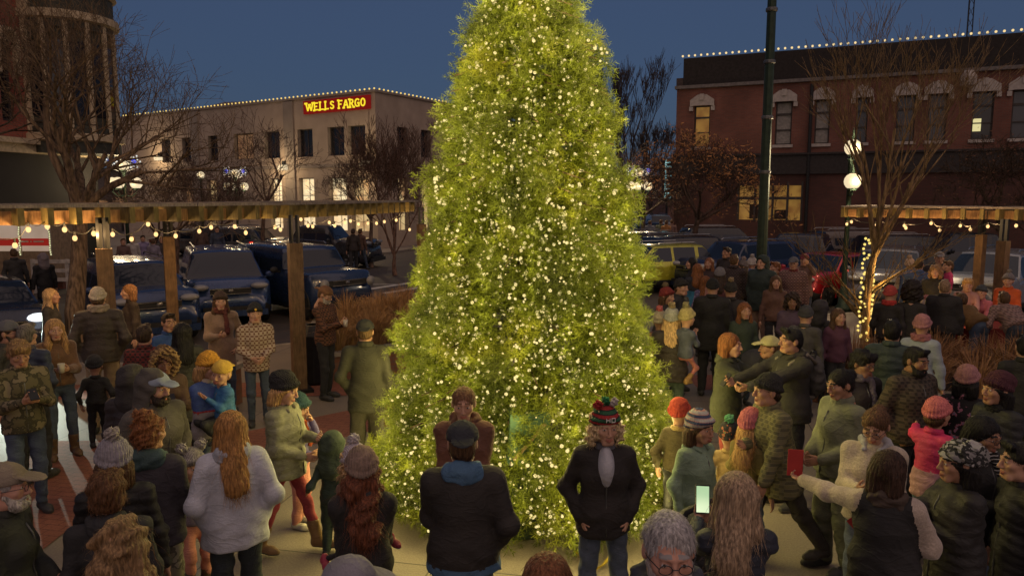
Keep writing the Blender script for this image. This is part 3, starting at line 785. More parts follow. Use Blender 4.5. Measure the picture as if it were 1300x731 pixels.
    return dict(ob=P, M=wm, rz=P.rotation_euler[2], wr=[wm @ Vector(tuple(w)) for w in wri], el=[wm @ Vector(tuple(w)) for w in elb], head=wm @ Vector(tuple(Hc)), chest=wm @ Vector(tuple(T((0, 0, torso * .7)))), hip=wm @ Vector(tuple(hip)), Hc=Hc, toW=toW, D=D, s=s)
# ================================================================== ground
def sheet(name, poly, z, m, thick=None):
    mb = MB(); n = len(poly)
    v = [(x, y, z) for x, y in poly]; f = [tuple(range(n))]
    if thick:
        v += [(x, y, z - thick) for x, y in poly]; f += [(i, n + i, n + (i + 1) % n, (i + 1) % n) for i in range(n)]
    mb.add(v, f); o = mb.build(name, m); tag(o, kind='structure'); return o
def ground_mat(name, c1, c2, c3, big=0.35, rough=0.8, joints=None, rl=0.0):
    m, nt, b = new_mat(name); L = nt.links
    n1 = nd(nt, 'ShaderNodeTexNoise', Scale=big, Detail=8.0); L.new(coords(nt), n1.inputs[0])
    n2 = nd(nt, 'ShaderNodeTexNoise', Scale=60.0, Detail=4.0); L.new(coords(nt), n2.inputs[0])
    c = ramp(nt, n1.outputs[0], [(0.3, c1), (0.5, c2), (0.7, c3)])
    c = mixc(nt, 0.5, c, ramp(nt, n2.outputs[0], [(0.3, (.6,)*3), (0.7, (1.35,)*3)]), 'MULTIPLY')
    if joints:
        t = nt.nodes.new('ShaderNodeTexCoord'); mp = nt.nodes.new('ShaderNodeMapping'); mp.inputs['Rotation'].default_value = (0, 0, R(joints[2]))
        L.new(t.outputs['Object'], mp.inputs[0]); br = nt.nodes.new('ShaderNodeTexBrick'); br.offset = joints[3]
        br.inputs['Scale'].default_value = 1; br.inputs['Brick Width'].default_value = joints[0]; br.inputs['Row Height'].default_value = joints[1]
        br.inputs['Mortar Size'].default_value = joints[4]; br.inputs['Color1'].default_value = (1, 1, 1, 1); br.inputs['Color2'].default_value = (.8, .8, .8, 1); br.inputs['Mortar'].default_value = (.2, .2, .2, 1)
        L.new(mp.outputs[0], br.inputs[0]); c = mixc(nt, 0.85, c, br.outputs[0], 'MULTIPLY')
    L.new(c, b.inputs['Base Color']); b.inputs['Roughness'].default_value = rough; b.inputs['Specular IOR Level'].default_value = .4
    if rl: L.new(ramp(nt, n1.outputs[0], [(0.35, (rough - rl,)*3), (0.65, (rough,)*3)]), b.inputs['Roughness'])
    bump(nt, b, n2.outputs[0], 0.25, 0.01); return m
M_ASPH = ground_mat('asphalt', (.05, .042, .036), (.066, .056, .048), (.085, .072, .06), .25, .75, rl=.25)
M_CONC = ground_mat('concrete', (.15, .128, .104), (.20, .17, .138), (.255, .217, .176), .45, .75, joints=(1.9, 1.9, 12, 0.0, .008), rl=.2)
M_BRICKP = ground_mat('brick_paving', (.17, .06, .038), (.22, .08, .05), (.28, .105, .065), .7, .8, joints=(.2, .1, 12, .5, .004))
M_WALK = ground_mat('pavement', (.17, .14, .115), (.2, .17, .14), (.25, .21, .175), .4, .8, joints=(1.5, 1.5, 0, 0.0, .01))
M_KERB = mat('kerb_stone', (.25, .22, .18), .8)
sheet('ground', [(-600, -40), (600, -40), (600, 900), (-600, 900)], -0.12, M_ASPH)
PLZ = [(-40, -20), (40, -20), (40, 19.6), (9, 19.6), (6.0, 18.6), (3, 18.2), (0, 20.5), (-2.2, 24.0), (-3.6, 23.5), (-3.8, 19.0), (-4.5, 15.6), (-7, 13.6), (-40, 13.4)]
sheet('plaza', PLZ, 0.0, M_CONC, .14)
def ring(name, pts, w, z, h, m):
    mb = MB()
    for a, b in zip(pts[:-1], pts[1:]): mb.bar((a[0], a[1], z), (b[0], b[1], z), w, h)
    o = mb.build(name, m); tag(o, kind='structure'); return o
ring('kerb', [(40, 19.6), (9, 19.6), (6, 18.6), (3, 18.2), (0, 20.5), (-2.2, 24), (-3.6, 23.5), (-3.8, 19), (-4.5, 15.6), (-7, 13.6), (-40, 13.4)], .16, -0.05, .115, M_KERB)
# red brick bands laid in the plaza
def band(a, b, w, z=.004):
    a = Vector(a); b = Vector(b); d = (b - a).normalized(); n = Vector((-d.y, d.x)) * w / 2
    sheet('brick_band', [tuple(a - n), tuple(b - n), tuple(b + n), tuple(a + n)], z, M_BRICKP)
band((-8.0, 5.0), (.8, 12.6), 1.05); band((-14, 11.2), (-2.6, 11.8), .9, .008); band((-5.0, 9.2), (-4.8, .8), 1.6, .008)
band((3.0, 12.2), (14, 12.4), 1.0); band((9.5, 12.0), (6.0, 1.0), .5, .008)
# far pavements and painted lines
sheet('pavement', [(-4.6, 50), (-2, 46.5), (12, 38.5), (40, 24), (40, 120), (-4, 120)], -0.02, M_WALK, .14)
sheet('pavement', [(-60, 30), (-15, 29.5), (-14.2, 33), (-30, 60), (-60, 80)], -0.02, M_WALK, .14)
sheet('pavement', [(-31.5, 57), (-8.5, 39.6), (-6.8, 41), (-3, 52), (-3, 130), (-40, 130)], -0.016, M_WALK, .14)
M_LINE = ground_mat('road_paint', (.4, .38, .34), (.5, .48, .42), (.55, .52, .46), 2.0, .7)
def stripe(a, b, w=.12):
    a = Vector(a); b = Vector(b); d = (b - a).normalized(); n = Vector((-d.y, d.x)) * w / 2
    sheet('road_marking', [tuple(a - n), tuple(b - n), tuple(b + n), tuple(a + n)], -0.116, M_LINE)
for i in range(7): x = -12.5 + i * 2.75; stripe((x, 13.8), (x - 1.0, 20.0))
stripe((-30, 26), (-4, 27)); stripe((-5.3, 25), (-1.5, 31), .3); stripe((-4.2, 24.5), (-.5, 30.5), .3); stripe((2, 30.5), (26, 24))
for i in range(8): stripe((8 + i * 2.9, 20.2), (6.4 + i * 2.9, 25.2))
# ================================================================== lamps and little lights
M_BULB = emit('bulb_warm', (1.0, .62, .26), 1.15)
M_BULBY = emit('bulb_yellow', (1.0, .72, .18), .95)
M_GLOBE = emit('globe_glow', (1.0, .80, .50), .72)
M_DKGREEN = mat('dark_green_metal', (.018, .035, .022), .45, metal=.4)
M_BLACK = mat('black_metal', (.015, .015, .016), .45, metal=.3)
M_WOODP = mat('beam_timber_lit', (.34, .19, .085), .7, kind='wood')  # beam colour made lighter and more orange, bulb glow painted into the timber
M_POST = mat('post_timber', (.16, .095, .05), .7, kind='wood')
M_WOODJ = mat('joist_timber', (.17, .13, .045), .75, kind='wood')
# ================================================================== buildings
def frame_of(a, b):      # facade frame: u from a to b, n outward (towards the camera side), z up
    a = Vector((a[0], a[1], 0)); b = Vector((b[0], b[1], 0)); u = (b - a).normalized(); n = Vector((u.y, -u.x, 0))
    if n.dot(-a) < 0: n = -n
    return a, u, n, (b - a).length
class Fac:
    def __init__(s, a, b): s.a, s.u, s.n, s.L = frame_of(a, b)
    def p(s, u, z, n=0.): q = s.a + s.u * u + s.n * n; return (q.x, q.y, z)
    def uv(s, px, py):      # where the sight line of a photo pixel meets this wall
        d = Vector(((px - 650) / FPX, cos(TH) + (py - 365) / -FPX * sin(TH), -sin(TH) - (py - 365) / FPX * cos(TH)))
        d = Vector(((px - 650) / FPX, cos(TH) - (py - 365) / FPX * sin(TH), -sin(TH) - (py - 365) / FPX * cos(TH)))
        o = Vector((0, 0, CAM_H)); t = (s.a - o).dot(s.n) / d.dot(s.n); q = o + d * t; return (q - s.a).dot(s.u), q.z
    def box(s, mb, u0, u1, z0, z1, n0, n1, mi=0):
        c = [s.p(u, z, n) for n in (n0, n1) for z in (z0, z1) for u in (u0, u1)]
        mb.add(c, [(0, 1, 3, 2), (4, 6, 7, 5), (0, 4, 5, 1), (2, 3, 7, 6), (0, 2, 6, 4), (1, 5, 7, 3)], mi)
    def wall(s, mb, u0, u1, z0, z1, holes, depth=.22, mi=0, mr=0):
        us = sorted({u0, u1} | {min(max(h[i], u0), u1) for h in holes for i in (0, 1)}); zs = sorted({z0, z1} | {min(max(h[i], z0), z1) for h in holes for i in (2, 3)})
        for i in range(len(us) - 1):
            for j in range(len(zs) - 1):
                cu, cz = (us[i] + us[i + 1]) / 2, (zs[j] + zs[j + 1]) / 2
                if any(h[0] < cu < h[1] and h[2] < cz < h[3] for h in holes): continue
                mb.quad(s.p(us[i], zs[j]), s.p(us[i + 1], zs[j]), s.p(us[i + 1], zs[j + 1]), s.p(us[i], zs[j + 1]), mi)
        for a, b, c, d in holes:
            for (p, q) in (((a, c), (b, c)), ((b, c), (b, d)), ((b, d), (a, d)), ((a, d), (a, c))):
                mb.quad(s.p(p[0], p[1]), s.p(q[0], q[1]), s.p(q[0], q[1], -depth), s.p(p[0], p[1], -depth), mr)
    def window(s, par, a, b, c, d, mf, mg, depth=.18, bars=(1, 1), sashes=None, fw=.06, name='window'):
        mb = MB(); s.box(mb, a, a + fw, c, d, -depth - .04, -depth + .04); s.box(mb, b - fw, b, c, d, -depth - .04, -depth + .04)
        s.box(mb, a + fw, b - fw, c, c + fw, -depth - .04, -depth + .04); s.box(mb, a + fw, b - fw, d - fw, d, -depth - .04, -depth + .04)
        for i in range(1, bars[0] + 1): u = a + (b - a) * i / (bars[0] + 1); s.box(mb, u - .02, u + .02, c + fw, d - fw, -depth - .03, -depth + .03)
        for i in range(1, bars[1] + 1): z = c + (d - c) * i / (bars[1] + 1); s.box(mb, a + fw, b - fw, z - .025, z + .025, -depth - .035, -depth + .035)
        f = mb.build(name, mf, par); q = MB(); q.quad(s.p(a + fw, c + fw, -depth), s.p(b - fw, c + fw, -depth), s.p(b - fw, d - fw, -depth), s.p(a + fw, d - fw, -depth))
        q.build('pane', mg, f); return f
def room_mat(name, c1, c2, st):      # a lit interior seen through a window: curtains and shapes
    if name in MATS: return MATS[name]
    m, nt, b = new_mat(name); L = nt.links; t = nt.nodes.new('ShaderNodeTexCoord')
    n = nd(nt, 'ShaderNodeTexNoise', Scale=1.6, Detail=3.0); L.new(t.outputs['Object'], n.inputs[0])
    L.new(ramp(nt, n.outputs[0], [(0.35, c1), (0.6, c2)]), b.inputs['Emission Color']); b.inputs['Emission Strength'].default_value = st
    b.inputs['Base Color'].default_value = rgb(c1); b.inputs['Roughness'].default_value = .15; m.cycles.emission_sampling = 'NONE'; MATS[name] = m; return m
G_DARK = glass_mat('dark_glass', (.015, .016, .02)); G_BLUE = glass_mat('sky_glass', (.07, .075, .085), .25)
G_WARM = room_mat('warm_room', (.35, .2, .09), (.55, .42, .2), .75); G_AMBER = room_mat('amber_room', (.22, .10, .025), (.42, .23, .05), .36)
G_BLIND = mat('window_blind', (.28, .26, .23), .6); G_BRIGHT = room_mat('bright_room', (.7, .5, .26), (.8, .68, .42), .85); G_DIM = room_mat('dim_room', (.16, .08, .04), (.3, .16, .07), .5)
M_FRAME_D = mat('window_frame_dark', (.05, .04, .035), .6); M_FRAME_L = mat('window_frame_pale', (.4, .34, .26), .6)
def bulb_row(par, pts, r=.045, m=None, name='roof_light', keep=100):
    big = MB(); sm = MB()
    for i, p in enumerate(pts):
        mb = MB() if i < keep else big
        mb.sphere(p, r, 8)
        if i < keep: mb.build(name, m or M_BULBY, par, smooth=True)
    if big.n: o = big.build(name, m or M_BULBY, par, smooth=True); o['kind'] = 'stuff'
# ---- corner bank building, pale render
ba = (-30.6, 59.2); bc = (-7.85, 43.9); bd = (-3.6, 51.5)
bank = thing('bank_building', 'pale rendered two-storey corner building with red and yellow sign and lights along its roofline', 'building')
M_REND = mat('pale_render', (.40, .31, .235), .85, var=.12, scale=1.2, bumpy=.15); M_RENDD = mat('render_band', (.27, .22, .18), .85, var=.1, scale=1.5)
FL = Fac(ba, bc); FR = Fac(bc, bd)
def px_windows(F, lst, y0, y1):
    out = []
    for x0, x1, *r in lst:
        a, _ = F.uv(x0, (y0 + y1) / 2); b, _ = F.uv(x1, (y0 + y1) / 2); _, z1 = F.uv((x0 + x1) / 2, r[0] if r else y0); _, z0 = F.uv((x0 + x1) / 2, r[1] if r else y1)
        out.append((min(a, b), max(a, b), z0, z1))
    return out
up = px_windows(FL, [(205, 216, 170, 201), (231, 246, 172, 201), (264, 276, 171, 200), (297, 322, 169, 199), (336, 355, 167, 198), (378, 397, 164, 198), (416, 437, 161, 197), (442, 464, 160, 197)], 162, 198)
up = [(a, b, 5.45, 7.15) for a, b, c, d in up]
lo = px_windows(FL, [(232, 244), (263, 275), (343, 358), (380, 399), (418, 440), (446, 468)], 225, 258); lo = [(a, b, .9, 4.15) for a, b, c, d in lo]
mb = MB(); FL.wall(mb, 0, FL.L, -.02, 9.0, up + lo, .35, 0, 1)
FR.wall(mb, 0, FR.L, -.02, 9.0, [(2.0, 3.0, 5.45, 7.15), (4.4, 5.4, 5.45, 7.15), (2.0, 3.0, .9, 4.15), (4.4, 5.4, .9, 4.15)], .35, 0, 1)
back = (ba[0] + bd[0] - bc[0], ba[1] + bd[1] - bc[1])
mb.quad(FL.p(0, -.02), FL.p(0, 9.0), (back[0], back[1], 9.0), (back[0], back[1], -.02)); mb.quad(FR.p(FR.L, -.02), FR.p(FR.L, 9), (back[0], back[1], 9.0), (back[0], back[1], -.02))
mb.build('wall', [M_REND, M_RENDD], bank)
mb = MB(); mb.quad(FL.p(0, 8.6), FL.p(FL.L, 8.6), FR.p(FR.L, 8.6), (back[0], back[1], 8.6)); mb.build('roof', mat('roof_felt', (.08, .075, .07), .9), bank)
mb = MB(); FL.box(mb, 0, FL.L + .1, 8.95, 9.08, -.2, .1); FR.box(mb, 0.1, FR.L, 8.955, 9.085, -.2, .1); mb.build('coping', M_RENDD, bank)
mb = MB()
for x in (368, 248):
    u, _ = FL.uv(x, 180); FL.box(mb, u - .45, u + .45, 0, 8.9, .0, .1)
FL.box(mb, 0, FL.L, 4.75, 4.95, .0, .06); mb.build('pilaster', M_RENDD, bank)
for i, w in enumerate(up): FL.window(bank, *w, M_FRAME_D, G_DARK if i != 3 else G_DIM, .28, (1, 0))
for i, w in enumerate(lo): FL.window(bank, *w, M_FRAME_L, (G_DIM, G_WARM, G_BRIGHT, G_BRIGHT, G_BRIGHT, G_WARM)[i], .28, (1, 2))
for w in ((2.0, 3.0, 5.45, 7.15), (4.4, 5.4, 5.45, 7.15)): FR.window(bank, *w, M_FRAME_D, G_DARK, .28, (1, 0))
for w in ((2.0, 3.0, .9, 4.15), (4.4, 5.4, .9, 4.15)): FR.window(bank, *w, M_FRAME_L, G_WARM, .28, (1, 2))
n = 70; bulb_row(bank, [FL.p(FL.L * (1 - i / n * .98), 9.14, .05) for i in range(n)] + [FR.p(.35 + i * .4, 9.14, .05) for i in range(18)], .055, emit('roof_gold', (1, .70, .20), .8))
u0, _ = FL.uv(387, 130); u1, _ = FL.uv(471, 128)
def text_ob(name, txt, size, m, F, u, z, n, par, width=None, ext=.02, bold=.0, shear=0.):
    c = bpy.data.curves.new(name, 'FONT'); c.body = txt; c.size = size; c.extrude = ext; c.offset = bold; c.align_x = 'CENTER'; c.align_y = 'CENTER'; c.shear = shear
    o = bpy.data.objects.new(name, c); COL.objects.link(o); c.materials.append(m)
    uu = F.u; M3 = Matrix((( uu.x, 0, F.n.x), (uu.y, 0, F.n.y), (0, 1, 0)))
    if M3.determinant() < 0: M3 = Matrix(((-uu.x, 0, F.n.x), (-uu.y, 0, F.n.y), (0, 1, 0)))
    o.matrix_world = Matrix.Translation(F.p(u, z, n)) @ M3.to_4x4()
    if width:
        bpy.context.view_layer.update(); w = o.dimensions.x
        if w > 0: o.scale = (width / w, o.scale[1], 1)
    mw = o.matrix_basis.copy(); o.parent = par; o.matrix_basis = mw; return o
mb = MB(); FL.box(mb, u0, u1, 8.02, 8.80, .0, .14); sgn = mb.build('sign_board', emit('sign_red', (.42, .02, .015), .3), bank)
M_SGY = emit('sign_yellow', (.95, .72, .03), .85)
def slab_text(txt, F, u0, u1, z, hgt, n, m, par):
    # slab-serif capitals from bars: strokes on a 0..1 cell
    G = {'W': [((.04, 1), (.27, 0)), ((.27, 0), (.5, .8)), ((.5, .8), (.73, 0)), ((.73, 0), (.96, 1))], 'E': [((.2, 0), (.2, 1)), ((.2, .94), (.85, .94)), ((.2, .5), (.7, .5)), ((.2, .06), (.88, .06))],
         'L': [((.25, 0), (.25, 1)), ((.25, .06), (.88, .06))], 'S': [((.82, .82), (.6, .95)), ((.6, .95), (.35, .93)), ((.35, .93), (.22, .76)), ((.22, .76), (.35, .58)), ((.35, .58), (.68, .45)), ((.68, .45), (.82, .26)), ((.82, .26), (.66, .07)), ((.66, .07), (.38, .05)), ((.38, .05), (.18, .2))],
         'F': [((.22, 0), (.22, 1)), ((.22, .94), (.88, .94)), ((.22, .5), (.7, .5))], 'A': [((.1, 0), (.48, 1)), ((.52, 1), (.9, 0)), ((.27, .33), (.73, .33))],
         'R': [((.22, 0), (.22, 1)), ((.22, .94), (.65, .94)), ((.65, .94), (.8, .76)), ((.8, .76), (.65, .52)), ((.65, .52), (.22, .5)), ((.5, .5), (.85, 0))],
         'G': [((.85, .8), (.65, .95)), ((.65, .95), (.35, .93)), ((.35, .93), (.16, .7)), ((.16, .7), (.16, .3)), ((.16, .3), (.36, .07)), ((.36, .07), (.66, .06)), ((.66, .06), (.82, .2)), ((.82, .0), (.82, .45)), ((.82, .45), (.58, .45))],
         'O': [((.5, .96), (.25, .85)), ((.25, .85), (.14, .5)), ((.14, .5), (.25, .15)), ((.25, .15), (.5, .04)), ((.5, .04), (.75, .15)), ((.75, .15), (.86, .5)), ((.86, .5), (.75, .85)), ((.75, .85), (.5, .96))]}
    SER = {'W': [(.04, 1), (.96, 1), (.5, .8)], 'E': [(.12, 0), (.12, 1)], 'L': [(.25, 1), (.15, 0)], 'F': [(.22, 0), (.14, 1)], 'A': [(.1, 0), (.9, 0)], 'R': [(.22, 0), (.12, 1), (.88, 0)], 'S': [], 'G': [(.72, .45)], 'O': []}
    wd = {'W': 1.5, ' ': .5}; tot = sum(wd.get(c, 1) for c in txt); cw = (u1 - u0) / tot; u = u0; mb = MB(); t = hgt * .17
    for ch in txt:
        w = wd.get(ch, 1) * cw
        for a, b in G.get(ch, []):
            P = lambda q: Vector(F.p(u + q[0] * w * .96, z + q[1] * hgt, n))
            mb.bar(P(a), P(b), .05, t, up=tuple(F.n.cross(Vector(P(b) - P(a)))))
        for q in SER.get(ch, []): F.box(mb, u + (q[0] - .17) * w, u + (q[0] + .17) * w, z + q[1] * hgt - .05, z + q[1] * hgt + .05, n - .03, n + .03)
        u += w
    mb.build('lettering', m, par)
slab_text('WELLS FARGO', FL, u0 + .25, u1 - .25, 8.19, .45, .16, M_SGY, sgn)
for px_, py_ in ((363, 207), (468, 201), (205, 196)):
    u, z = FL.uv(px_, py_); mb = MB(); FL.box(mb, u - .12, u + .12, z - .15, z + .15, .0, .22); w = mb.build('wall_lamp', M_BLACK, bank)
    mb = MB(); FL.box(mb, u - .28, u + .28, z - .42, z - .12, .1, .45); mb.build('lamp_glass', M_GLOBE, w)
    p = FL.p(u, z - .35, 1.3); lamp('wall_lamp_light', p, 110, (1, .74, .42), .15)
mb = MB(); c = Vector((-24, 75, 0)); mb.lathe([(9, 0), (9, 10.0), (9.8, 10.2), (5, 11.6), (.1, 12.2)], tuple(c), 6); hb = mb.build('distant_building', mat('distant_wall', (.16, .13, .12), .9)); tag(hb, 'low hipped roof showing above the left end of the pale corner building', 'building')
# ---- brick building on the right
ra = (9.25, 43.0); rb = (24.2, 35.9); Fr0 = Fac(ra, rb); ext = 8.0
rbx = (rb[0] + Fr0.u.x * ext, rb[1] + Fr0.u.y * ext); FB = Fac(ra, rbx)
shop = thing('brick_building', 'long red brick commercial block with dark mansard, pale window hoods and bulbs along the roof', 'building')
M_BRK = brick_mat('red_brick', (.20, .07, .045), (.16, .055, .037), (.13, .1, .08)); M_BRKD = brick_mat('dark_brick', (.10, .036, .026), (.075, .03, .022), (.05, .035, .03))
M_STONE = mat('pale_stone', (.42, .37, .33), .8, var=.15); M_MANS = mat('dark_slate', (.022, .017, .015), .85); M_BANDD = mat('dark_fascia', (.03, .024, .022), .7)
wins = []
for x0, x1 in ((881, 901), (984, 1005), (1034, 1053), (1086, 1101), (1137, 1161), (1177, 1201), (1233, 1260), (1283, 1310), (1345, 1372)):
    a, _ = FB.uv(x0, 160); b, _ = FB.uv(x1, 160); wins.append((a, b, 5.75, 8.0))
ha = FB.uv(937, 250)[0]; hb_ = FB.uv(1018, 250)[0]
shops = [(ha, hb_, 1.75, 3.6)]
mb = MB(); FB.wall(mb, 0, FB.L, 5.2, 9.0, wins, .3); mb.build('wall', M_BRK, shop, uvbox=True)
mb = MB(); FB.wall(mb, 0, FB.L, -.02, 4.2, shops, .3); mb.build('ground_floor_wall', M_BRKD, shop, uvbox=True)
mb = MB(); FB.box(mb, -.05, FB.L, 4.2, 5.2, -.3, .16); FB.box(mb, -.08, FB.L, 5.2, 5.3, -.3, .28); mb.build('fascia', M_BANDD, shop)
mb = MB(); FB.box(mb, -.08, FB.L, 8.95, 9.12, -.3, .22); mb.build('cornice', mat('grey_cornice', (.16, .14, .13), .8), shop)
mb = MB(); FB.box(mb, .35, FB.L, 9.12, 10.6, -.5, .08); FB.box(mb, -.02, .34, 9.12, 9.55, -.6, .1, 1); mb.build('mansard', [M_MANS, M_BRKD], shop)
e = 14.0; bq = [Vector(FB.p(0, 0, -e)), Vector(FB.p(FB.L, 0, -e))]
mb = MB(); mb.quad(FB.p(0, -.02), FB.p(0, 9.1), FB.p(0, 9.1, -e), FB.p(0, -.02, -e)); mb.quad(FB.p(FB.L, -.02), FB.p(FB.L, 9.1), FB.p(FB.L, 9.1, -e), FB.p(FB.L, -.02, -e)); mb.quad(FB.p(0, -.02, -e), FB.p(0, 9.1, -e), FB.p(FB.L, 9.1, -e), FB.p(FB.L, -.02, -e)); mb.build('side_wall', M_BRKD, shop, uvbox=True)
mb = MB(); mb.quad(FB.p(0, 9.05, -.3), FB.p(FB.L, 9.05, -.3), FB.p(FB.L, 9.05, -e), FB.p(0, 9.05, -e)); mb.build('roof', mat('roof_felt', (.08, .075, .07), .9), shop)
gl = [G_AMBER, G_BLIND, G_BLIND, G_BLUE, G_BLUE, G_BLUE, G_DARK, G_BLUE, G_DARK]
for i, w in enumerate(wins):
    f = FB.window(shop, *w, M_FRAME_D, gl[i], .2, (0, 0), fw=.07)
    mb = MB(); FB.box(mb, w[0], w[1], 7.3, 7.4, -.24, -.12); FB.box(mb, w[0], w[1], 6.5, 6.56, -.24, -.12); mb.build('sash_bar', M_FRAME_D, f)
    mb = MB(); c = (w[0] + w[1]) / 2; hw = (w[1] - w[0]) / 2
    prof = [(-hw - .22, 7.95), (-hw - .22, 8.3), (-.25, 8.58), (.25, 8.58), (hw + .22, 8.3), (hw + .22, 7.95), (hw + .0, 8.0), (-hw - .0, 8.0)]
    v = [FB.p(c + q[0], q[1], n) for n in (.02, .18) for q in prof]; k = len(prof)
    mb.add(v, [(0, 1, 7), (1, 2, 7), (2, 3, 6, 7), (3, 4, 6), (4, 5, 6), (k, k + 7, k + 1), (k + 1, k + 7, k + 2), (k + 2, k + 7, k + 6, k + 3), (k + 3, k + 6, k + 4), (k + 4, k + 6, k + 5)] + [(j, (j + 1) % k, k + (j + 1) % k, k + j) for j in range(k)])
    FB.box(mb, c - .12, c + .12, 8.28, 8.62, .18, .24); FB.box(mb, c - hw - .26, c - hw - .06, 7.72, 7.95, .02, .16); FB.box(mb, c + hw + .06, c + hw + .26, 7.72, 7.95, .02, .16)
    mb.build('window_hood', M_STONE, shop); mb = MB(); FB.box(mb, c - hw - .1, c + hw + .1, 5.6, 5.75, -.05, .12); mb.build('sill', M_STONE, shop)
a, b = FB.uv(1231, 155)[0], FB.uv(1246, 155)[0]; mb = MB(); FB.box(mb, a + .15, b, 6.15, 6.75, -.16, -.13); mb.build('lit_blind', emit('lit_blind', (.7, .62, .3), .8), shop)
mb = MB(); FB.box(mb, ha - .05, hb_ + .05, 2.85, 3.0, -.25, .04)
for t in (0, .27, .55, .78, 1): u = ha + (hb_ - ha) * t; FB.box(mb, u - .05, u + .05, 1.7, 3.8, -.25, .03)
mb.build('shopfront_frame', M_FRAME_D, shop)
mb = MB(); mb.quad(FB.p(ha, 1.75, -.25), FB.p(hb_, 1.75, -.25), FB.p(hb_, 3.75, -.25), FB.p(ha, 3.75, -.25)); mb.build('shop_window', G_AMBER, shop)
for u_, w_, z_ in ((.6, .6, 2.6), (1.9, .7, 2.3)): mb = MB(); FB.box(mb, ha + u_, ha + u_ + w_, 1.8, z_, -.24, -.2); mb.build('shop_display', mat('display_dark', (.05, .03, .02), .8), shop)
u = FB.uv(1025, 240)[0]; mb = MB(); mb.tube([FB.p(u, .2, .15), FB.p(u, 8.8, .15)], .09, 8); u2 = FB.uv(1033, 120)[0]; mb.build('drainpipe', M_BLACK, shop)
u = FB.uv(1229, 100)[0]; mb = MB(); mb.lathe([(.0, 0), (.34, .1), (.36, .5), (.2, .8)], FB.p(u, 8.2, .2), 10); mb.build('rain_hopper', M_STONE, shop)
bulb_row(shop, [FB.p(.3 + i * .335, 10.72, .1) for i in range(70)], .062, emit('roof_bulb', (1, .74, .34), .8))
# antenna mast far behind
mb = MB(); ax0 = x_at(1228, 70, 15)
for dx, dy in ((-.28, 0), (.28, 0), (0, .4)): mb.tube([(ax0 + dx, 70 + dy, 0), (ax0 + dx * .7, 70 + dy * .7, 34)], .05, 4)
for k in range(34): mb.bar((ax0 - .27, 70, k), (ax0 + .27, 70, k + 1), .03, .03); mb.bar((ax0 + .27, 70, k), (ax0 - .27, 70, k + 1), .03, .03)
o = mb.build('radio_mast', M_BLACK); tag(o, 'thin lattice radio mast rising behind the brick roof', 'mast')
# ---- ornate brick building at the left edge
FV = Fac((-17.9, 21.5), (-16.6, 30.3)); vict = thing('corner_building', 'ornate dark red brick building with cream stone trim at the left edge', 'building')
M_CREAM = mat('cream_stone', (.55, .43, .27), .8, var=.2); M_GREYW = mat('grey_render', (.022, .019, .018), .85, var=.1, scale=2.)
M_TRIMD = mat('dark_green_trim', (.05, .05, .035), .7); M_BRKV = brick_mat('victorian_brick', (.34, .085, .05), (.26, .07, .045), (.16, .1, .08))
VX = lambda x, y=120: FV.uv(x, y)[0]
vw = [(VX(1), VX(19), 5.6, 8.6), (VX(-40), VX(-18), 5.6, 8.6)]
mb = MB(); FV.wall(mb, -8, FV.L, 5.0, 10.0, vw, .3); mb.build('wall', M_BRKV, vict, uvbox=True)
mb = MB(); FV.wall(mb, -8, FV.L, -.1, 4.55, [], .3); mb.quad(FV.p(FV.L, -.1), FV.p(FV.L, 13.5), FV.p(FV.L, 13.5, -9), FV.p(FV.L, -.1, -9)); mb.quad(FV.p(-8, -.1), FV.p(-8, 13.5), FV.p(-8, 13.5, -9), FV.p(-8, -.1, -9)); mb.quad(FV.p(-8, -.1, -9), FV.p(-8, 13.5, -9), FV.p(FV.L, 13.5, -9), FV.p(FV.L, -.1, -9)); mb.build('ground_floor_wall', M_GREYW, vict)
mb = MB(); FV.box(mb, -8, FV.L + .1, 4.55, 5.0, -.3, .25); FV.box(mb, -8, FV.L + .1, 4.86, 5.04, -.3, .45); FV.box(mb, -8, FV.L + .1, 10.0, 10.25, -.3, .3); FV.box(mb, -8, FV.L + .15, 12.6, 13.0, -.4, .8); FV.box(mb, -8, FV.L + .1, 12.1, 12.6, -.3, .35)
mb.build('cornice', M_CREAM, vict)
mb = MB(); FV.box(mb, -8, FV.L, 10.25, 12.1, -.3, .1); mb.build('frieze', M_TRIMD, vict)
mb = MB(); k = 0
for i in range(22): u = -8 + i * .8; FV.box(mb, u, u + .2, 12.2, 12.6, .35, .65)
mb.build('bracket', M_CREAM, vict)
for w in vw:
    f = FV.window(vict, *w, M_FRAME_D, G_DARK, .22, (0, 1), fw=.1); c = (w[0] + w[1]) / 2; hw = (w[1] - w[0]) / 2 + .12
    mb = MB(); mb.tube([FV.p(c + hw * cos(t), 8.25 + hw * sin(t) * .95, .1) for t in np.linspace(0, pi, 13)], .13, 6); FV.box(mb, c + hw - .1, c + hw + .1, 7.2, 8.3, .0, .16); FV.box(mb, c - hw - .1, c - hw + .1, 7.2, 8.3, .0, .16); FV.box(mb, c - hw, c + hw, 8.3, 8.62, -.1, .04)
    mb.build('arch', M_CREAM, vict)
mb = MB()
for x in (36, 50): u = VX(x); FV.box(mb, u - .14, u + .14, 5.04, 9.4, .0, .16); FV.box(mb, u - .24, u + .24, 9.4, 9.9, .0, .35); FV.box(mb, u - .2, u + .2, 6.9, 7.1, .02, .22)
mb.build('pilaster', M_CREAM, vict)
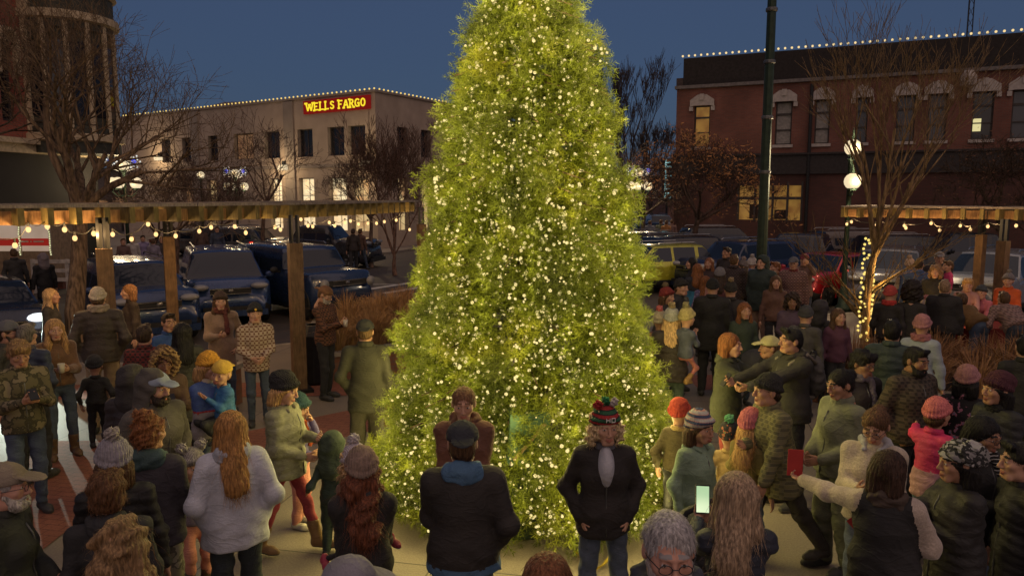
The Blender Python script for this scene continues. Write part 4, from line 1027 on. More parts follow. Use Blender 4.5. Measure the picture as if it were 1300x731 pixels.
# round bay with tall windows, three storeys of trim
uc = VX(78); bcx = Vector(FV.p(uc, 0, .2)); rbay = 1.75
mb = MB(); mb.lathe([(rbay, 4.6), (rbay, 5.5), (rbay - .12, 5.55), (rbay - .12, 8.9), (rbay, 8.95), (rbay, 10.2), (rbay - .1, 10.3), (rbay - .1, 12.2), (rbay + .15, 12.4)], tuple(bcx), 20); bay = mb.build('bay', M_TRIMD, vict)
for z, r_, hh in ((5.0, .12, .3), (9.2, .16, .35), (10.25, .12, .15), (12.4, .4, .5)): mb = MB(); mb.lathe([(rbay, z), (rbay + r_, z + .05), (rbay + r_, z + hh - .05), (rbay, z + hh)], tuple(bcx), 24); mb.build('bay_cornice', M_CREAM, vict)

for k in range(-4, 5):
    a = math.atan2(FV.n.y, FV.n.x) + k * .42; d = Vector((cos(a), sin(a), 0)); p = bcx + d * (rbay - .06)
    for za, zb in ((5.3, 9.2), (10.4, 12.4)): mb = MB(); mb.tube([(p.x, p.y, za), (p.x, p.y, zb)], .095, 8); mb.build('bay_column', M_CREAM, bay)
    a2 = a + .21; d2 = Vector((cos(a2), sin(a2), 0)); p2 = bcx + d2 * (rbay - .1); t = Vector((-d2.y, d2.x, 0))
    q = [p2 + t * .24 * s_ for s_ in (-1, 1)]
    for za, zb in ((5.9, 8.5), (10.7, 11.9)): gb = MB(); gb.quad((q[0].x, q[0].y, za), (q[1].x, q[1].y, za), (q[1].x, q[1].y, zb), (q[0].x, q[0].y, zb)); gb.build('bay_pane', G_DARK, bay)
mb = MB(); FV.box(mb, -8, FV.L, 13.0, 13.2, -8.9, .5); mb.build('roof', M_TRIMD, vict)
bulb_row(vict, [FV.p(VX(10 + i * 13.5, 8), 12.55, 1.0) for i in range(4)], .06, M_BULB)
# ---- far street closing the view right of the lit tree
def far_block(x0, x1, D, h, col, seed, lab):
    rnd = random.Random(seed); b = thing('distant_building', lab, 'building'); X0, X1 = x_at(x0, D), x_at(x1, D); F = Fac((X0, D), (X1, D + .5))
    hs = []; n = max(1, int((X1 - X0) / 2.4))
    for i in range(n):
        for k in range(max(1, int(h / 3.4))): u = (i + .5) * F.L / n; hs.append((u - .5, u + .5, k * 3.4 + 1.0, k * 3.4 + 2.7))
    mb = MB(); F.wall(mb, 0, F.L, -.1, h, hs, .2); mb.quad(F.p(0, -.1), F.p(0, h), F.p(0, h, -8), F.p(0, -.1, -8)); mb.quad(F.p(F.L, -.1), F.p(F.L, h), F.p(F.L, h, -8), F.p(F.L, -.1, -8)); mb.build('wall', mat('far_wall', col, .9), b)
    mb = MB(); F.box(mb, -.1, F.L + .1, h, h + .25, -8, .2); mb.build('roof', M_TRIMD, b)
    for w in hs: F.window(b, *w, M_FRAME_D, rnd.choice([G_DARK, G_DARK, G_DIM, G_WARM]), .15, (0, 0))
    return b
far_block(770, 826, 92, 5.2, (.2, .13, .1), 1, 'low brown shop far down the street beside the lit tree')
far_block(822, 846, 110, 3.9, (.12, .14, .17), 2, 'small blue-grey building at the end of the street')
far_block(848, 880, 80, 5.0, (.16, .09, .07), 3, 'reddish building behind the brown-leaved tree by the brick block')
far_block(60, 150, 66, 5.2, (.12, .10, .09), 5, 'dark low building seen between the ornate brick corner and pale building')
o = thing('neon_sign', 'tall narrow vertical sign lit cyan white far down the street', 'sign'); xs = x_at(848, 60, 5); z0, z1 = z_at(256, 60), z_at(201, 60)
mb = MB(); mb.box((xs, 60.1, (z0 + z1) / 2), (.85, .2, z1 - z0)); mb.tube([(xs, 60.2, -.1), (xs, 60.2, z0)], .08, 6); mb.build('housing', M_BLACK, o)
mb = MB()
for i in range(9):
    z = z0 + .25 + i * (z1 - z0 - .3) / 9; mb.box((xs, 59.97, z + .1), (.5, .04, .1)); mb.box((xs - .18, 59.97, z + .22), (.12, .04, .25))
mb.build('tube', emit('neon_cyan', (.45, .85, .85), .8), o)
# ================================================================== trees
def limb_tree(rnd, base, height, r0, levels, spread, fork=3, trunk_frac=.3, up=.35, jit=.35, seg=4, first=None, min_r=.004, wig=.12, n_side=None, lens=None):
    mb = MB(); tips = []
    def grow(p, d, L, r, lv):
        pts = [p]; rs = [r]; q = p; dd = d; n = seg if lv < 2 else 3
        for i in range(n):
            dd = (dd + Vector((rnd.gauss(0, wig), rnd.gauss(0, wig), rnd.gauss(0, wig * .6) + up * .06))).normalized(); q = q + dd * L / n; pts.append(q); rs.append(max(r * (1 - .42 * (i + 1) / n), min_r))
        mb.tube(pts, rs, 9 if lv == 0 else 6 if lv == 1 else 4 if lv == 2 else 3, caps=False)
        if lv >= levels: tips.append((q, dd)); return
        k = fork if lv else (first or fork + 1)
        for j in range(k):
            t = rnd.uniform(.45, 1.0) if lv else rnd.uniform(.8, 1.0)
            i = min(int(t * n), n - 1); s_ = pts[i].lerp(pts[i + 1], t * n - i) if i < n else pts[-1]
            a = rnd.uniform(0, 2 * pi) if lv else 2 * pi * j / k + rnd.uniform(-.4, .4)
            o = dd.orthogonal().normalized(); o2 = dd.cross(o); side = o * cos(a) + o2 * sin(a)
            nd_ = (dd * (1 - spread * rnd.uniform(.6, 1.1)) + side * spread * rnd.uniform(.7, 1.2) + Vector((0, 0, up * rnd.uniform(.3, 1)))).normalized()
            grow(s_, nd_, L * rnd.uniform(.62, .86) if lens is None else lens[lv + 1] * rnd.uniform(.75, 1.2), max(rs[i] * rnd.uniform(.5, .72), min_r), lv + 1)
    grow(Vector(base), Vector((rnd.gauss(0, .04), rnd.gauss(0, .04), 1)).normalized(), height * trunk_frac if lens is None else lens[0], r0, 0)
    return mb, tips
def bare_tree(px, D, h, r0, lab, seed, levels=5, spread=.5, fork=3, bark=(.10, .075, .055), leaves=None, name='bare_tree', group='bare street trees', zb=-.12, **k):
    rnd = random.Random(seed); x = x_at(px, D, 2)
    t = thing(name, lab, 'tree', (x, D, zb), 0, group)
    mb, tips = limb_tree(rnd, (0, 0, 0), h, r0, levels, spread, fork, **k)
    # the trunk is the first tube, the crown of branches the rest
    v = MB(); v.v = mb.v[:1]; nf = [f for f in mb.f if max(f) < len(mb.v[0])]; v.f = nf; v.m = [0] * len(nf); v.n = len(mb.v[0])
    M = mat('bark', bark, .9, kind='bark'); v.build('trunk', M, t, smooth=True)
    off = len(mb.v[0]); c = MB(); c.v = mb.v[1:]; c.f = [tuple(i - off for i in f) for f in mb.f if min(f) >= off]; c.m = [0] * len(c.f); c.n = 1; c.build('crown', M, t, smooth=True)
    if leaves:
        cnt, size, col = leaves; lf = MB(); V = []; F = []
        for i in range(cnt):
            p, d = rnd.choice(tips); p = p + Vector([rnd.gauss(0, .10) for _ in range(3)]); a = Vector([rnd.gauss(0, 1) for _ in range(3)]).normalized() * size * rnd.uniform(.6, 1.2); b = a.orthogonal().normalized() * size * .35
            n = len(V); V += [tuple(p - a), tuple(p + b), tuple(p + a), tuple(p - b)]; F.append((n, n + 1, n + 2, n + 3))
        lf.add(V, F); lf.build('leaves', mat('dry_leaf', col, .8, var=.5, scale=4.), t)
    return t
bare_tree(90, 15.2, 10.5, .21, 'big bare spreading tree whose trunk rises behind the left pergola beam', 4, levels=6, spread=.55, fork=3, first=8, lens=[3.3, 1.9, 1.5, 1.15, .85, .6, .42], up=.30, bark=(.22, .145, .085), min_r=.0035, wig=.13)
bare_tree(-40, 17.0, 10, .18, 'bare tree half out of the frame at the far left edge', 14, levels=5, spread=.55, fork=3, first=4, lens=[3.6, 2.0, 1.5, 1.1, .8, .5], up=.3, bark=(.11, .08, .05), wig=.13)
for i, (px, D, h, sd, lab) in enumerate([(222, 31, 6.2, 21, 'low reddish bare tree left of the pale building windows'), (180, 34, 6.6, 22, 'low bare tree behind the first cluster of street globes'), (262, 36, 6, 24, 'small twiggy tree below the pale building parapet'), (330, 33, 7.8, 23, 'taller dark bare tree in front of the pale wall')]):
    bare_tree(px, D, h, .12 if i < 3 else .11, lab, sd, levels=5, spread=.6 if i < 3 else .5, fork=4 if i < 3 else 3, first=5, lens=[1.9, 1.5, 1.1, .8, .55, .4] if i < 3 else [3.2, 1.8, 1.3, .9, .6, .4], bark=(.17, .105, .075), min_r=.007, up=.2)
bare_tree(500, 30, 8, .10, 'dense bare multi-stem tree between the bank corner and the lit tree', 31, levels=5, spread=.42, fork=4, first=7, lens=[.9, 2.6, 1.7, 1.1, .7, .45], bark=(.19, .11, .075), min_r=.007, up=.5)
bare_tree(470, 33, 7.6, .11, 'rounded bare tree covering the right side of the pale corner', 32, levels=5, spread=.6, fork=4, first=6, lens=[2.6, 1.7, 1.2, .8, .55, .4], bark=(.17, .115, .085), min_r=.007, up=.2)
bare_tree(800, 62, 15.5, .2, 'tall narrow bare poplar behind the lit tree', 41, levels=5, spread=.22, fork=4, first=7, lens=[2.5, 6.5, 3.2, 1.8, 1.1, .7], bark=(.10, .08, .07), min_r=.014, up=.8, name='poplar_tree')
bare_tree(832, 58, 10.5, .18, 'slender bare tree beside the tall poplar', 42, levels=5, spread=.3, fork=4, first=6, lens=[2.5, 4.0, 2.0, 1.3, .8, .5], bark=(.10, .08, .07), min_r=.012, up=.6)
bare_tree(880, 30, 7.4, .16, 'oak holding brown dry leaves before the brick building', 43, levels=5, spread=.6, fork=4, first=5, lens=[2.6, 1.9, 1.2, .85, .55, .4], bark=(.11, .07, .05), min_r=.008, up=.15, leaves=(1900, .085, (.36, .165, .05)), name='oak_tree')
bare_tree(815, 40, 6.6, .17, 'dark twisted tree under the far street lamps, right of the lit tree', 44, levels=5, spread=.6, fork=4, first=5, lens=[2.2, 2.0, 1.3, .9, .6, .4], bark=(.07, .05, .04), min_r=.01, up=.15, leaves=(500, .09, (.16, .08, .03)))
bare_tree(1275, 27, 7, .14, 'dusky bare tree close to the brick wall at the right edge', 45, levels=5, spread=.6, fork=4, first=5, lens=[2.3, 1.7, 1.2, .85, .55, .4], bark=(.08, .05, .03), min_r=.008, up=.15, leaves=(700, .06, (.12, .05, .02)))
# right-hand tree, low forking and wound with lights
rnd = random.Random(77); WT = bare_tree(1103, 14.2, 6, .085, 'bare low-forking tree with its trunk wound in yellow lights', 52, levels=5, spread=.36, fork=3, first=10, lens=[2.3, 2.0, 1.35, .9, .6, .4], bark=(.26, .17, .09), min_r=.0035, up=.42, wig=.09, name='wound_tree', zb=0)
mb = MB()
for k in range(9):
    a = k * .7 + .2; d = Vector((cos(a), sin(a) * .8, .75)); L = 1.5; pts = [Vector((0, 0, .3 + .12 * k))]
    for j in range(6): d = (d + Vector((rnd.gauss(0, .12), rnd.gauss(0, .12), .05))).normalized(); pts.append(pts[-1] + d * L / 5)
    mb.tube(pts, [.03, .026, .02, .016, .011, .008, .005], 5, caps=False)
    for j in range(2, 7):
        for q in range(3):
            e = (d + Vector((rnd.gauss(0, .5), rnd.gauss(0, .5), rnd.gauss(.1, .3)))).normalized(); p = pts[j]; mb.tube([p, p + e * .3, p + (e + Vector((0, 0, .2))) * .6], [.008, .006, .003], 3, caps=False)
mb.build('low_branches', mat('bark', (.20, .13, .06), .9, kind='bark'), WT, smooth=True)
for i in range(72):
    z = .35 + i * .028; a = -pi / 2 + 1.6 * sin(i * 1.9); rr = .135 - .015 * z; b = MB(); b.sphere((rr * cos(a), rr * sin(a), z), .026, 8); b.build('light_bulb', M_BULBY, WT)
for z in (.6, 1.0, 1.4, 1.8): lamp('trunk_light', (WT.location.x + .2, WT.location.y - .28, z), 6, (1, .62, .18), .05)
# ------------------------------------------------------------------ the lit tree
TX, TD = x_at(671, 7.65, 2), 7.65
def z_r(pts, z):
    for (a, ra), (b, rb) in zip(pts[:-1], pts[1:]):
        if z <= b: return ra + (rb - ra) * (z - a) / (b - a)
    return pts[-1][1]
def sil(py, x0, x1):      # silhouette widths read off the photo, as real radii at the tree's distance
    z = z_at(py, TD); return z, (x1 - x0) / 2 * zc_of(TD, z) / FPX - .09
PROF = sorted([sil(0, 590, 742), sil(60, 566, 765), sil(110, 543, 778), sil(190, 545, 800), sil(270, 532, 812), sil(350, 505, 825), sil(420, 498, 830), sil(480, 488, 845), sil(540, 478, 860)])
PROF = [(0.0, 1.62), (.35, 1.76)] + [q for q in PROF if q[0] > .5] + [(6.0, .42), (6.9, .06)]
ct = thing('christmas_tree', 'tall broad cut fir covered in warm white lights at the centre of the plaza', 'tree', (TX, TD, 0))
rnd = random.Random(5); nr = np.random.default_rng(5)
def clump(t, z): return .10 * sin(t * 5 + z * 3.1) + .08 * sin(t * 9 - z * 5.3 + 1) + .06 * sin(t * 14 + z * 9.0) + .09 * abs(sin(z * 4.6 + .6 * sin(t * 3)))
# one spray of needles, as arrays; instanced through numpy into one mesh
def spray(n, L):
    V = []; F = []
    def leaf(p, q, w):
        d = q - p; s = np.cross(d, nr.normal(size=3)); s = s / (np.linalg.norm(s) + 1e-9) * w; k = len(V)
        V.extend([p - s, p + s, q + s * .3, q - s * .3]); F.append((k, k + 1, k + 2, k + 3))
    for br in range(4):
        o = np.array([0, 0, 0.]) if br == 0 else np.array([0, 0, L * (.15 + .2 * br)]); d = np.array([0, 0, 1.]) if br == 0 else np.array([cos(br * 2.3) * .8, sin(br * 2.3) * .8, .75]); d /= np.linalg.norm(d); ln = L if br == 0 else L * (.62 - .1 * br)
        leaf(o, o + d * ln, .0022)
        for i in range(n if br == 0 else n // 2):
            t = (i + .5) / (n if br == 0 else n // 2); a = i * 2.4; p = o + d * ln * t; s = np.cross(d, [cos(a), sin(a), .3]); s /= np.linalg.norm(s)
            leaf(p, p + (s * .85 + d * .75) * .040 * (1.1 - .4 * t), .0021)
    return np.array(V), np.array(F)
SP = [spray(16, L) for L in (.15, .18, .21, .13)]
def spray_cloud(N, rmin, rmax):
    VV = []; FF = []; off = 0; made = 0
    while made < N:
        z = rnd.uniform(.12, 6.85); R0 = z_r(PROF, z)
        if rnd.random() > R0 / 1.66: continue
        t = rnd.uniform(0, 2 * pi)
        if sin(t) > .55: continue            # the far side is never turned to the plaza steps
        c = clump(t, z); rr = R0 * rnd.uniform(rmin, rmax) - .34 + c
        if c < -.02 and rnd.random() < .35: continue
        p = np.array([rr * cos(t), rr * sin(t), z]); d = np.array([cos(t), sin(t), rnd.gauss(.05, .35)]) + nr.normal(size=3) * .38; d /= np.linalg.norm(d)
        V, F = SP[made % 4]; a = np.cross(d, [0, 0, 1.]); a /= np.linalg.norm(a) + 1e-9; b = np.cross(d, a); ph = rnd.uniform(0, 6.28); a2 = a * cos(ph) + b * sin(ph); b2 = -a * sin(ph) + b * cos(ph)
        s_ = rnd.uniform(.8, 1.35); VV.append((V * s_) @ np.stack([a2, b2, d]) + p); FF.append(F + off); off += len(V); made += 1
    return np.concatenate(VV), np.concatenate(FF)
def mesh_fast(name, V, F, m, parent):
    me = bpy.data.meshes.new(name); me.vertices.add(len(V)); me.vertices.foreach_set('co', V.astype(np.float32).ravel())
    me.loops.add(F.size); me.loops.foreach_set('vertex_index', F.astype(np.int32).ravel()); me.polygons.add(len(F))
    me.polygons.foreach_set('loop_start', np.arange(0, F.size, F.shape[1], dtype=np.int32)); me.update(calc_edges=True); me.validate()
    me.materials.append(m); o = bpy.data.objects.new(name, me); COL.objects.link(o); o.parent = parent; return o
m, nt, b = new_mat('fir_needles'); n1 = nd(nt, 'ShaderNodeTexNoise', Scale=2.2, Detail=4.0); nt.links.new(coords(nt), n1.inputs[0])
nt.links.new(ramp(nt, n1.outputs[0], [(0.3, (.045, .062, .006)), (0.55, (.125, .155, .012)), (0.75, (.23, .24, .022))]), b.inputs['Base Color']); b.inputs['Roughness'].default_value = .55
b.inputs['Specular IOR Level'].default_value = .3
V, F = spray_cloud(14000, .90, 1.05); V2, F2 = spray_cloud(10000, .62, .90)
mesh_fast('crown', np.concatenate([V, V2]), np.concatenate([F, F2 + len(V)]), m, ct)
mb = MB(); mb.tube([(0, 0, 0), (0, 0, 3), (0, 0, 6.9)], [.16, .11, .02], 10); mb.build('trunk', mat('bark', (.10, .07, .045), .9, kind='bark'), ct)
mb = MB(); 
for i in range(420):
    z = .25 + 6.3 * rnd.random(); t = rnd.uniform(0, 2 * pi); R0 = z_r(PROF, z) * .93; dz = -.08
    mb.tube([(0, 0, z), (R0 * .5 * cos(t), R0 * .5 * sin(t), z + .12), (R0 * cos(t + .1), R0 * sin(t + .1), z + dz + .1)], [.02, .012, .005], 4, caps=False)
mb.build('limbs', mat('bark', (.10, .07, .045), .9, kind='bark'), ct)
M_TB = emit('tree_bulb', (1.0, .80, .34), .86)
bulbs = []
while len(bulbs) < 7600:
    z = rnd.uniform(.1, 6.8); R0 = z_r(PROF, z)
    if rnd.random() > R0 / 1.66: continue
    t = rnd.uniform(-pi * 1.12, pi * .12); c = clump(t, z); rr = R0 * rnd.uniform(.86, 1.05) - .27 + c; bulbs.append((rr * cos(t), rr * sin(t), z, rnd.choice((.007, .010, .013, .017))))
bulbs.sort(key=lambda q: q[1])
stuff = MB(); stuff_n = 0
for i, (x, y, z, r) in enumerate(bulbs):
    if i < 100: q = MB(); q.sphere((x, y, z), r * 1.1, 6); q.build('light_bulb', M_TB, ct)
    else: stuff.sphere((x, y, z), r, 6)
o = stuff.build('fairy_lights', M_TB, ct); o['kind'] = 'stuff'
for i in range(400):
    z = .25 + 6.3 * ((i + .5) / 400) ** 1.25; t = -pi / 2 + 2.0 * sin(i * 2.39996 * 1.7 + i); t = -pi * 1.1 + (i * 2.39996) % (pi * 1.2); R0 = z_r(PROF, z) + clump(t, z) - .02
    lamp('fairy_light', (TX + R0 * cos(t), TD + R0 * sin(t), z), 1.4, (1.0, .80, .26), .07)
# ================================================================== pergolas and their string lights
def pergola(name, lab, pts, ztop, zbot, depth, step, posts, seed, side=1):
    rnd = random.Random(seed); P = thing(name, lab, 'pergola', (pts[0][0], pts[0][1], 0))
    o = Vector((pts[0][0], pts[0][1], 0)); L = [Vector((a, b, 0)) - o for a, b in pts]
    seg = [(a, b, (b - a).length) for a, b in zip(L[:-1], L[1:])]; tot = sum(q[2] for q in seg)
    def along(t):
        for a, b, l in seg:
            if t <= l or (a, b, l) == seg[-1]:
                d = (b - a).normalized(); n = Vector((d.y, -d.x, 0))
                return a + d * t, d, n
            t -= l
    hh = ztop - zbot; cnt = 0; t = .05; fb = MB(); bb = MB()
    for a, b, l in seg:
        d = (b - a).normalized(); n = Vector((d.y, -d.x, 0)) * side
        for off, tgt in ((.22, fb), (-depth + .3, bb)):
            tgt.bar(tuple(a + n * (off - .34) + Vector((0, 0, zbot + hh * .42))), tuple(b + n * (off - .34) + Vector((0, 0, zbot + hh * .42))), .07, hh * .78)
    fb.build('beam', M_WOODP, P); bb.build('beam', M_WOODP, P)
    i = 0
    while t < tot:
        p, d, n = along(t); n = n * side; j = MB()
        j.bar(tuple(p + n * .22 + Vector((0, 0, (zbot + ztop) / 2))), tuple(p - n * depth + Vector((0, 0, (zbot + ztop) / 2))), .075, hh * .98)
        j.build('joist', M_WOODJ, P); t += step; i += 1
        if i > 98: break
    for k in range(5):
        m = MB(); f = .06 - (depth + .1) * k / 4
        for a, b, l in seg:
            d = (b - a).normalized(); n = Vector((d.y, -d.x, 0)) * side; m.bar(tuple(a + n * (f + .1) + Vector((0, 0, ztop + .02))), tuple(b + n * (f + .1) + Vector((0, 0, ztop + .02))), .09, .04)
        m.build('top_slat', mat('weathered_slat', (.24, .20, .17), .8, kind='wood'), P)
    for (tt, off, w, zb) in posts:
        p, d, n = along(tt); p = p + n * side * off; q = MB(); q.box((p.x, p.y, (zbot - .42) / 2 + .0), (w, w, zbot - .42), rot=(0, 0, math.atan2(d.y, d.x)))
        po = q.build('post', M_WOODP, P); s2 = MB()
        s2.box((p.x, p.y, zbot - .22), (.07, .07, .46)); s2.build('steel_bracket', M_BLACK, po); s2 = MB(); s2.box((p.x, p.y, .03), (w + .14, w + .14, .05), rot=(0, 0, math.atan2(d.y, d.x))); s2.build('base_plate', M_BLACK, po)
    return P, o
M_CORD = mat('cord_black', (.012, .012, .012), .6)
def string_lights(lab, pts, real_every=3, energy=6, r=.032):
    """pts: bulb places; the cord sags from one to the next"""
    t = thing('string_lights', lab, 'string lights', pts[0], 0, 'strings of bulbs under the pergolas'); o = Vector(pts[0]); c = MB(); cp = []
    for a, b in zip(pts[:-1], pts[1:]):
        a, b = Vector(a) - o, Vector(b) - o
        for k in range(5): f = k / 5; q = a.lerp(b, f); cp.append(tuple(q + Vector((0, 0, .09 - .06 * sin(pi * f)))))
    cp.append(tuple(Vector(pts[-1]) - o + Vector((0, 0, .09)))); c.tube(cp, .006, 4); c.build('cord', M_CORD, t)
    for i, p in enumerate(pts):
        q = Vector(p) - o; m = MB(); m.sphere(tuple(q), (r, r, r * 1.25), 10); b = m.build('bulb', M_BULB, t, smooth=True)
        s = MB(); s.tube([tuple(q + Vector((0, 0, r))), tuple(q + Vector((0, 0, .09)))], .013, 6); s.build('socket', M_CORD, b)
        if i % real_every == 0: lamp('bulb_light', tuple(Vector(p) + Vector((.06, -.12, -.02))), energy, WARM, .03)
LP = [(x_at(-90, 9.0), 9.0), (x_at(0, 9.6), 9.6), (x_at(130, 10.5), 10.5), (x_at(250, 11.6), 11.6), (x_at(375, 13.2), 13.2), (x_at(455, 15.4), 15.4), (x_at(523, 18.6), 18.6)]
pl, po_ = pergola('pergola', 'curved timber pergola with joist ends and black brackets sweeping across the left', LP, 2.93, 2.70, 2.3, .34, [], 1)
lens_ = np.cumsum([0] + [sqrt((a[0] - b[0]) ** 2 + (a[1] - b[1]) ** 2) for a, b in zip(LP[:-1], LP[1:])])
def add_post(P, o, px, D, w, zt, lean=None):
    x = x_at(px, D); q = MB(); q.box((x - o.x, D - o.y, (zt - .42) / 2), (w, w, zt - .42), rot=(0, 0, .5)); po = q.build('post', M_POST, P)
    s2 = MB(); s2.box((x - o.x - .05, D - o.y, zt - .24), (.04, .09, .5)); s2.build('steel_bracket', M_BLACK, po); s2 = MB(); s2.box((x - o.x + .05, D - o.y, zt - .24), (.04, .09, .5)); s2.build('steel_bracket', M_BLACK, po)
    s2 = MB(); s2.box((x - o.x, D - o.y, .03), (w + .16, w + .16, .06), rot=(0, 0, .5)); s2.build('base_plate', M_BLACK, po)
add_post(pl, po_, 140, 10.4, .21, 2.78); add_post(pl, po_, 378, 11.6, .20, 2.78); add_post(pl, po_, 219, 13.4, .19, 2.78); add_post(pl, po_, 536, 19.2, .19, 2.78); add_post(pl, po_, -30, 11.5, .2, 2.78)
def bulbs_at(lst, d0, d1, x0, x1): return [tuple(at(x, y, d0 + (d1 - d0) * (x - x0) / (x1 - x0))) for x, y in lst]
string_lights('sagging string of warm bulbs under the left pergola, nearest the left frame edge', bulbs_at([(-30, 300), (19, 311), (36, 291), (60, 287), (82, 291), (95, 302), (119, 296)], 9.6, 10.5, 0, 130), 2, 9)
string_lights('string of warm bulbs between the two front posts of the left pergola', bulbs_at([(143, 297), (167, 303), (188, 284), (198, 297), (223, 299), (253, 293), (268, 288), (298, 287), (312, 295), (356, 291)], 11.3, 13.2, 143, 356), 2, 9)
string_lights('string of warm bulbs along the far end of the left pergola, towards the lit tree', bulbs_at([(349, 288), (382, 278), (391, 286), (397, 287), (418, 282), (425, 286), (438, 282), (445, 280), (455, 284), (467, 283), (478, 283), (488, 281), (503, 279), (520, 291)], 13.6, 18.2, 349, 520), 2, 9)
RP = [(x_at(1066, 18.5), 18.5), (x_at(1150, 17.5), 17.5), (x_at(1245, 16.6), 16.6), (x_at(1330, 15.6), 15.6), (x_at(1450, 14.2), 14.2)]
pr_, pro = pergola('pergola', 'narrow timber pergola with pale slats on thin dark posts at the right', RP, 2.80, 2.56, 1.5, .36, [], 2)
add_post(pr_, pro, 1241, 17.2, .17, 2.62); add_post(pr_, pro, 1268, 14.8, .18, 2.62); add_post(pr_, pro, 1400, 13.4, .18, 2.62); pass
string_lights('string of warm bulbs hanging under the right pergola', bulbs_at([(1075, 284), (1081, 281), (1111, 286), (1117, 285), (1148, 286), (1150, 289), (1182, 283), (1193, 292), (1219, 286), (1232, 291), (1254, 287), (1290, 286), (1330, 288)], 18.2, 14.9, 1075, 1330), 2, 9)
# ================================================================== street lamps
def pole_base(mb, r=.07, h=3.2): mb.lathe([(.2, 0), (.2, .12), (.14, .2), (.12, .55), (.085, .65), (r, .8), (r * .8, h), (r * 1.3, h + .03), (r * 1.3, h + .08)], (0, 0, 0), 12)
def globe_lamp(px, D, lab, flakes=True, e=60, zc=4.3, n=4, gr=.235, two=False):
    t = thing('street_lamp', lab, 'street lamp', (x_at(px, D, 4), D, -.02), 0, 'globe street lamps')
    mb = MB(); pole_base(mb, .07, zc - .35)
    if two:
        mb.tube([(0, 0, zc - .3), (0, -.1, zc - .25), (.0, -.12, zc - .2)], .03, 6)
        pos = [(0.02, -.05, zc), (-.03, -.25, zc - .88)]
    else: pos = [(0, 0, zc)] + [(.46 * cos(a), .46 * sin(a) * .6, zc - .72) for a in (pi * .02, pi * 1.04, -pi / 2 - .25)][:n - 1]
    for p in pos[1:]: mb.tube([(0, 0, zc - 1.2), (p[0] * .6, p[1] * .6, zc - 1.25), (p[0], p[1], p[2] - gr - .12), (p[0], p[1], p[2] - gr + .03)], .025, 6)
    mb.build('pole', M_DKGREEN, t, smooth=True)
    for p in pos:
        g = MB(); g.sphere(p, gr, 16); gg = g.build('globe', M_GLOBE, t, smooth=True); f = MB(); f.lathe([(gr * .5, p[2] - gr - .02), (gr * .55, p[2] - gr * .8), (gr * .3, p[2] - gr * .9)], (p[0], p[1], 0), 10)
        if two: f.lathe([(.05, p[2] + gr * .9), (.03, p[2] + gr + .15), (.005, p[2] + gr + .3)], (p[0], p[1], 0), 8)
        f.build('globe_collar', M_DKGREEN, gg)
        lamp('globe_light', (t.location.x + p[0], t.location.y + p[1] - gr - .06, p[2] - .02), e, (1, .76, .44), gr * .5)
    if flakes:
        for q in (-1, 1):
            s = MB(); c = (q * .46, -.05, zc + .12); R_ = .27; s.tube([(c[0] + R_ * .3 * cos(a), c[1], c[2] + R_ * .3 * sin(a)) for a in np.linspace(0, 2 * pi, 13)], .012, 4)
            for k in range(6):
                a = k * pi / 3; e1 = (c[0] + R_ * cos(a), c[1], c[2] + R_ * sin(a)); s.tube([c, e1], .012, 4)
                for w in (-.5, .5): m_ = (c[0] + R_ * .6 * cos(a), c[1], c[2] + R_ * .6 * sin(a)); s.tube([m_, (m_[0] + .1 * cos(a + w), c[1], m_[2] + .1 * sin(a + w))], .01, 4)
            s.tube([(0, 0, zc - .3), (c[0], c[1], c[2] - R_)], .014, 4); sf = s.build('snowflake', mat('flake_frame', (.3, .3, .32), .5), t)
            w = MB(); bl = MB()
            for k in range(12): a = k * pi / 6; w.sphere((c[0] + R_ * (.95 if k % 2 == 0 else .62) * cos(a), c[1] - .02, c[2] + R_ * (.95 if k % 2 == 0 else .62) * sin(a)), .035, 6)
            for k in range(5): a = k * 2 * pi / 5; bl.sphere((c[0] + .07 * cos(a), c[1] - .03, c[2] + .07 * sin(a)), .04, 6)
            w.build('white_light', emit('flake_white', (.85, .85, .78), .8), sf); bl.build('blue_light', emit('flake_blue', (.10, .12, .85), .9), sf)
    return t
globe_lamp(157, 30, 'street lamp of four glowing globes and two lit snowflakes, left of the pale building', True, 34)
globe_lamp(299, 42, 'smaller lamp cluster with blue-centred snowflakes, before the pale building windows', True, 60, n=4)
globe_lamp(255, 46, 'distant single street lamp between the two snowflake lamps', False, 30, n=1)
globe_lamp(812, 40, 'lamp cluster with a snowflake half hidden behind the edge of the lit tree', True, 60, n=4)
globe_lamp(1080, 20, 'tall green lamp post with two bright globes, one above the other, above the right pergola', False, 170, zc=4.35, gr=.215, two=True)
mb = MB(); pole_base(mb, .13, 7.9); mb.lathe([(.15, 7.9), (.16, 8.0), (.10, 8.1)], (0, 0, 0), 12); D_ = 18.4
tp = mb.build('tall_pole', M_DKGREEN, smooth=False, loc=(x_at(972, D_, 4), D_, 0)); tag(tp, 'tall plain dark green pole standing clear against the sky', 'pole')
for z in (3.6, 4.9, 6.2, 7.4): mb = MB(); mb.lathe([(.125, z), (.14, z + .02), (.14, z + .07), (.125, z + .09)], (0, 0, 0), 12); mb.build('band', mat('steel_band', (.12, .12, .12), .4, metal=.6), tp)
